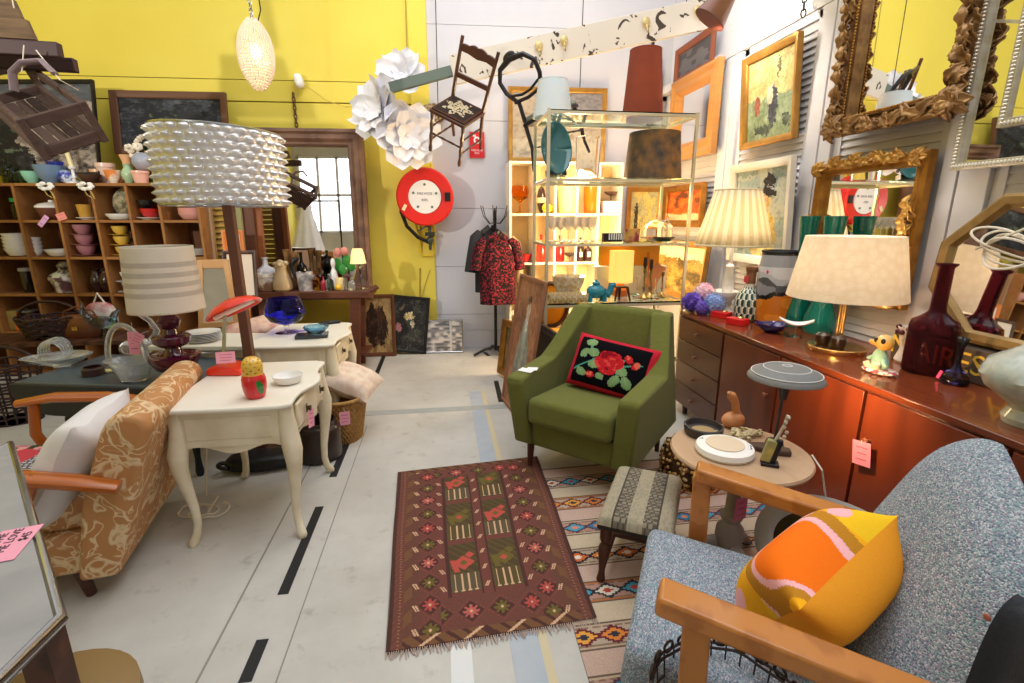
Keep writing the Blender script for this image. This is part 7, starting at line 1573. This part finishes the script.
# ------------------------------------------------------------------ things on the round table
Zr = .5205
def rp(px, py, dx=0, dy=0): p = onZ(px, py, Zr); return Vector((p.x+dx, p.y+dy, Zr))
AS = T('ashtray', 'round dark stone ashtray with notches on the round table', 'ashtray', rp(703,434)); add('bowl', MB().lathe([(0,0), (.068,0), (.076,.01), (.08,.04), (.072,.042), (.066,.02), (0,.014)], 36, fn=lambda a, z: 1-(.08*max(0, cos(2*a))**24 if z > .03 else 0)), mat('dark_stone', '#3f3838', .5, col2='#2e2a2c', scale=12), AS); add('sand', MB().lathe([(0,.019), (.066,.018)], 24), mat('sand', '#a48a62', .9), AS)
WD = T('ceiling_fitting', 'white round plaster fitting with beige centre lying on round table', 'fitting', rp(727,455,.0,.02)); add('disc', MB().lathe([(0,0), (.10,0), (.108,.012), (.104,.03), (.085,.036), (0,.036)], 44), mat('white_plaster', '#eeece8', .5), WD); add('centre_plate', MB().lathe([(0,.036), (.07,.036), (.07,.040), (0,.0405)], 36), mat('beige_plate', '#dcc8ae', .5), WD); m = MB(); [m.ell((.088*cos(a), .088*sin(a), .037), (.008,.005,.004), 8, 5) for a in (-.6, 2.4, -.4)]; add('screws', m, steel, WD)
WB2 = T('wooden_bird', 'smooth carved wooden bird with long raised neck on round table', 'ornament', rp(735,428,.0,.02), rad(20)); m = MB(); m.ell((0,0,.03), (.055,.042,.035), 22, 12); m.tube([(.02,0,.03), (.012,0,.07), (-.0,0,.11), (-.028,0,.145), (-.05,0,.165)], [.03,.017,.016,.02,.006], 12); add('body', m, mat('carved_wood', '#cf8f5e', .4, col2='#bb7a4a', scale=8), WB2)
SHL = T('shell_necklace', 'heap of cream shell beads in the middle of round table', 'necklace', rp(745,437,.0,.01)); m = MB(); rr_ = random.Random(5); [m.ell((rr_.gauss(0,.03), rr_.gauss(0,.02), .006+.012*rr_.random()), (.009,.007,.006), 8, 5) for _ in range(70)]; add('beads', m, mat('shell', '#e6d9b8', .4, col2='#b0a068', scale=40), SHL)
m = MB(); m.prism([(-.075,-.02), (.02,-.035), (.08,-.02), (.075,.02), (-.02,.03), (-.08,.012)], 0, .022); one('wood_block', 'flat dark brown carved wood block under the grey disc lamp', 'block', m, mat('block_wood', '#5a4030', .6, col2='#48342a', scale=8), rp(776,453,-.02,.02), rad(-35), bev=.006)
lampp = rp(779,448,.0,.03); ML = T('table_lamp', 'small table lamp with a flat grey disc shade on round table', 'lamp', lampp)
zD = onY(788,377,lampp.y).z-Zr
add('foot', MB().lathe([(0,0), (.035,0), (.03,.02), (.008,.03), (0,.03)], 20), mat('dark_pewter', '#3d3a3a', .4, metal=.5), ML); add('stem', MB().tube([(0,0,.02), (.004,0,.1), (.008,0,zD-.08)], .006, 8), MATS['dark_pewter'], ML)
add('socket', MB().lathe([(.014,zD-.09), (.018,zD-.06), (.03,zD-.02), (.03,zD-.012), (0,zD-.012)], 24, (.01,0,0)), MATS['dark_pewter'], ML); add('bulb', MB().ell((.01,0,zD-.002), (.032,.032,.012), 16, 8), mat('warm_bulb', '#ffe6b8', .3, emit=3, ecol='#ffd08a'), ML)
Rm = .137; m = MB(); m.lathe([(Rm,zD-.006), (Rm*1.0,zD), (Rm*.88,zD+.020), (Rm*.62,zD+.036), (Rm*.3,zD+.044), (0,zD+.046), (0,zD+.042), (Rm*.3,zD+.040), (Rm*.62,zD+.032), (Rm*.86,zD+.016), (Rm*.985,zD-.006)], 56, (.01,0,0), close=True); add('lamp_shade', m, mat('grey_mesh', '#7f807f', .55, col2='#727272', scale=120), ML)
for r_, z in ((Rm*.90,zD+.0185), (Rm*.60,zD+.0372), (Rm*.12,zD+.046)): add('shade_ring', MB().tube([(.01+r_*cos(a), r_*sin(a), z) for a in [i*2*PI/48 for i in range(48)]], .0022, 6, closed=True), mat('pale_ring', '#d8d8d6', .5), ML)
dl = lamp('disc_lamp_bulb', 'SPOT', ML.location+Vector((.10,0,zD-.02)), 19, (1,.60,.26), .03, spot=rad(125)); aim(dl, (1.69, ML.location.y+.05, .68)); dl.data.spot_blend = 1.0
gt_ = T('guitar_ornament', 'small black and gold guitar shaped ornament with shell string on round table', 'ornament', rp(771,466,.0,.01), rad(-30)); m = MB(); m.box((0,0,.006), (.06,.045,.012)); add('base', m, black_m, gt_, bev=.002)
m = MB(); m.box((-.008,0,.055), (.035,.022,.09), ry=.2); add('front', m, mat('gold_inlay', '#c9b060', .35, col2='#6a7a5a', scale=24), gt_, bev=.006); m = MB(); m.box((.014,.004,.055), (.026,.024,.10), ry=.2); add('case', m, black_m, gt_, bev=.006); m = MB(); m.tube([(.01,0,.10), (.03,0,.16), (.038,0,.20)], [.006,.005,.007], 8); [m.ell((.034+.006*sin(k*2), -.008, .12+.018*k), (.007,.006,.008), 8, 5) for k in range(5)]; add('neck', m, mat('shell_white', '#d9d2c0', .5, col2='#7a6a50', scale=60), gt_)
card('price_tag', 'rose pink price tag hanging below the round table', .065, .10, onY(737,500,1.60)+Vector((0,-.03,.03)), (0,0,.3), col='#c46a86', group=TG, cord=(0,.05))
PO = T('pouffe', 'brown and gold woven bead basket between green armchair and round table', 'basket', (1.30, 2.30, 0))
m = MB(); rr_ = random.Random(6); m.lathe([(0,0), (.12,0), (.145,.06), (.15,.14), (.13,.21), (0,.235)], 30); add('body', m, mat('brown_weave', '#4a3018', .7), PO); m = MB()
for i in range(520):
    t_ = rr_.random(); a = rr_.uniform(0, 2*PI); z = .235*t_; r_ = .12+.032*sin(PI*min(1, t_*1.05)); m.col = rr_.choice(['#c9a05a','#7a4a24','#2e1c12','#a9783c','#e0c890']); m.ell((r_*cos(a), r_*sin(a), z), (.010,.010,.008), 6, 4)
add('beads', m, vcol('bead_weave', .4), PO)
# oval dark mirror in pale grey frame on the floor against the sideboard
om = T('oval_picture', 'oval dark picture in a pale grey frame on the floor by the sideboard', 'picture', (1.38, 1.36, .19), rot=(rad(-26),0,rad(-70)))
m = MB(); ov = [(.31*cos(a), .215*sin(a)) for a in [i*2*PI/48 for i in range(48)]]; m.poly_ring(ov, [(0,0), (0,.025), (.02,.03), (.06,.022), (.075,.002)]); add('frame', m, mat('pale_grey_frame', '#b3b0ad', .5), om); m = MB(); m.prism([(x*.8, z*.8) for x, z in ov], -.008, -.003, 'y'); add('canvas', m, mat('dark_canvas', '#1d1512', .3, col2='#3d2415', scale=4), om); m = MB(); m.prism([(x*.98, z*.98) for x, z in ov], 0, .006, 'y'); add('backing', m, dark_wood, om)
# ------------------------------------------------------------------ foreground odds and ends
WK = T('wire_basket', 'dark twisted wire basket with black fuzzy cloth in the foreground', 'basket', (.50, .66, .0)); wp = onZ(728, 702, .46); WK.location = (wp.x, wp.y, 0); rw = mat('rusty_wire', '#33241f', .6, metal=.3)
m = MB(); R_b, zR = .15, .46
for z, k in ((zR,1), (zR-.012,.98), (zR-.06,.96), (zR-.12,.94), (zR-.25,.9), (.02,.8)): m.tube([(R_b*k*cos(a), R_b*k*sin(a), z+.004*sin(a*9)) for a in [i*2*PI/48 for i in range(48)]], .0032, 6, closed=True)
for i in range(30): a = i*2*PI/30; m.tube([(R_b*.8*cos(a), R_b*.8*sin(a), .02), (R_b*.96*cos(a), R_b*.96*sin(a), zR-.06), (R_b*cos(a), R_b*sin(a), zR)], .002, 5)
add('body', m, rw, WK); m = MB()
for i in range(22): a = i*2*PI/22; c = Vector((R_b*cos(a), R_b*sin(a), zR+.006)); m.tube([c+Vector((.014*cos(t)*-sin(a), .014*cos(t)*cos(a), .014*sin(t))) for t in [j*2*PI/10 for j in range(10)]], .0032, 5, closed=True)
add('rim', m, rw, WK)
one('scarf', 'black fuzzy scarf stuffed into the wire basket', 'scarf', MB().ell((0,0,.30), (.115,.115,.10), 24, 12), mat('black_fuzz', '#17161a', .95, bump=.8, bscale=80), WK.location)
JK = T('jacket', 'dark navy jacket draped over something at the lower right corner', 'jacket', (.62, .40, .35)); jp_ = onY(1012, 650, .42); JK.location = (jp_.x+.075, .42, jp_.z-.28)
m = MB(); m.surf(lambda u, v: ((-.06+.10*u+.012*sin(v*9))*1.0, (-.10+.16*v), .32-.35*abs(u*2-1)**2.2*(1) -.02*v+.01*sin(u*12+v*6)), 26, 16); add('cloth', m, mat('navy_cloth', '#20232d', .75, bump=.3, bscale=50), JK, solid=.012); m = MB(); m.ell((-.05,.05,.28), (.003,.005,.005), 10, 6); add('button', m, mat('copper_button', '#a9604a', .4, metal=.5), JK)
# ------------------------------------------------------------------ lamp and shade high on the right wall
hl = onX(700, -4, 1.9); WL = T('spot_lamp', 'brown cone spot lamp shining on the shuttered wall', 'lamp', onX(722, 2, 1.85), rot=(0, rad(35), rad(-20)))
add('shade', MB().lathe([(.11,-.12), (.055,.08), (.03,.12), (.0,.13), (.0,.12), (.026,.115), (.05,.08), (.106,-.12)], 32), mat('brown_enamel', '#6e4130', .45), WL); add('bulb', MB().ell((0,0,-.05), (.035,.035,.045), 14, 8), mat('bright_bulb', '#ffffff', .3, emit=14, ecol='#fff0d8'), WL); add('arm', MB().tube([(0,0,.12), (-.1,0,.3), (-.1,0,.6)], .01, 8), iron, WL)
PH = T('pendant_lamp', 'pale yellow parchment drum lamp hanging by the shuttered wall', 'lamp', onX(770, -30, 1.95)); add('lamp_shade', MB().lathe([(.26,-.03), (.24,.28), (.236,.28), (.256,-.03)], 44, close=True), mat('parchment', '#f5e6a8', .8, emit=.6, ecol='#fff0b8'), PH); add('flex', MB().cyl((0,0,.1), (0,0,1.2), .005, n=6), iron, PH); add('spider', MB().cyl((-.24,0,.28), (.24,0,.28), .004, n=6), iron, PH)
one('wall_chain', 'short iron chain hanging at the top of the shutters', 'chain', chain(onX(806,-20,2.24), onX(803,17,2.24), .05, .005), iron)
# ------------------------------------------------------------------ light
l = lamp('wall_spot', 'SPOT', WL.location+Vector((.02,-.02,-.12)), 60, (1,.93,.82), .05, spot=rad(150)); aim(l, (2.3, 3.6, 2.4))
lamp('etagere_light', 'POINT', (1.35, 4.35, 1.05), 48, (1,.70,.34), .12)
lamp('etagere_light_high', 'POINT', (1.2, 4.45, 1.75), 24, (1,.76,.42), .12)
l = lamp('skylight', 'AREA', (.5, 1.6, 4.7), 135, (1,.99,.97), (2.6, 6.0)); l.rotation_euler = (0,0,0)
l = lamp('added_yellow_wall_spot', 'SPOT', (-3.3, .9, 2.35), 260, (1,.95,.85), .04, spot=rad(62)); aim(l, (-1.6, 5.3, 2.6))  # unseen spot lamp added to light the yellow wall and throw crate shadows
# white dress on a hanger rail, off to the left: the tall mirror shows it
DR = T('dress', 'long white dress reflected in the tall worn brown mirror', 'dress', (-2.85, 1.0, .85))
def drs(u, v): a = 2*PI*u; r_ = .30*(1-v)**1.2+.10+(.03*sin(a*9)*(1-v)); return (r_*cos(a)*(1.0 if v < .8 else .9), r_*.6*sin(a), 1.15*v)
add('skirt', MB().surf(drs, 60, 20, cu=True), MATS['white_cotton'], DR); add('hanger', MB().tube([(-.16,0,1.12), (0,0,1.2), (.16,0,1.12), (-.16,0,1.12)], .008, 6), iron, DR)
RA = T('clothes_rail', 'black clothes rail carrying the white dress reflected in the mirror', 'rail', (-2.85, 1.0, 0)); add('bar', MB().cyl((-.6,0,2.08), (.6,0,2.08), .014, n=10), iron, RA)
for x in (-.6,.6): add('upright', MB().cyl((x,0,0), (x,0,2.08), .014, n=10), iron, RA)
add('hook', MB().tube([(0,0,2.05), (.0,0,2.09), (.02,0,2.10)], .006, 6), iron, RA)
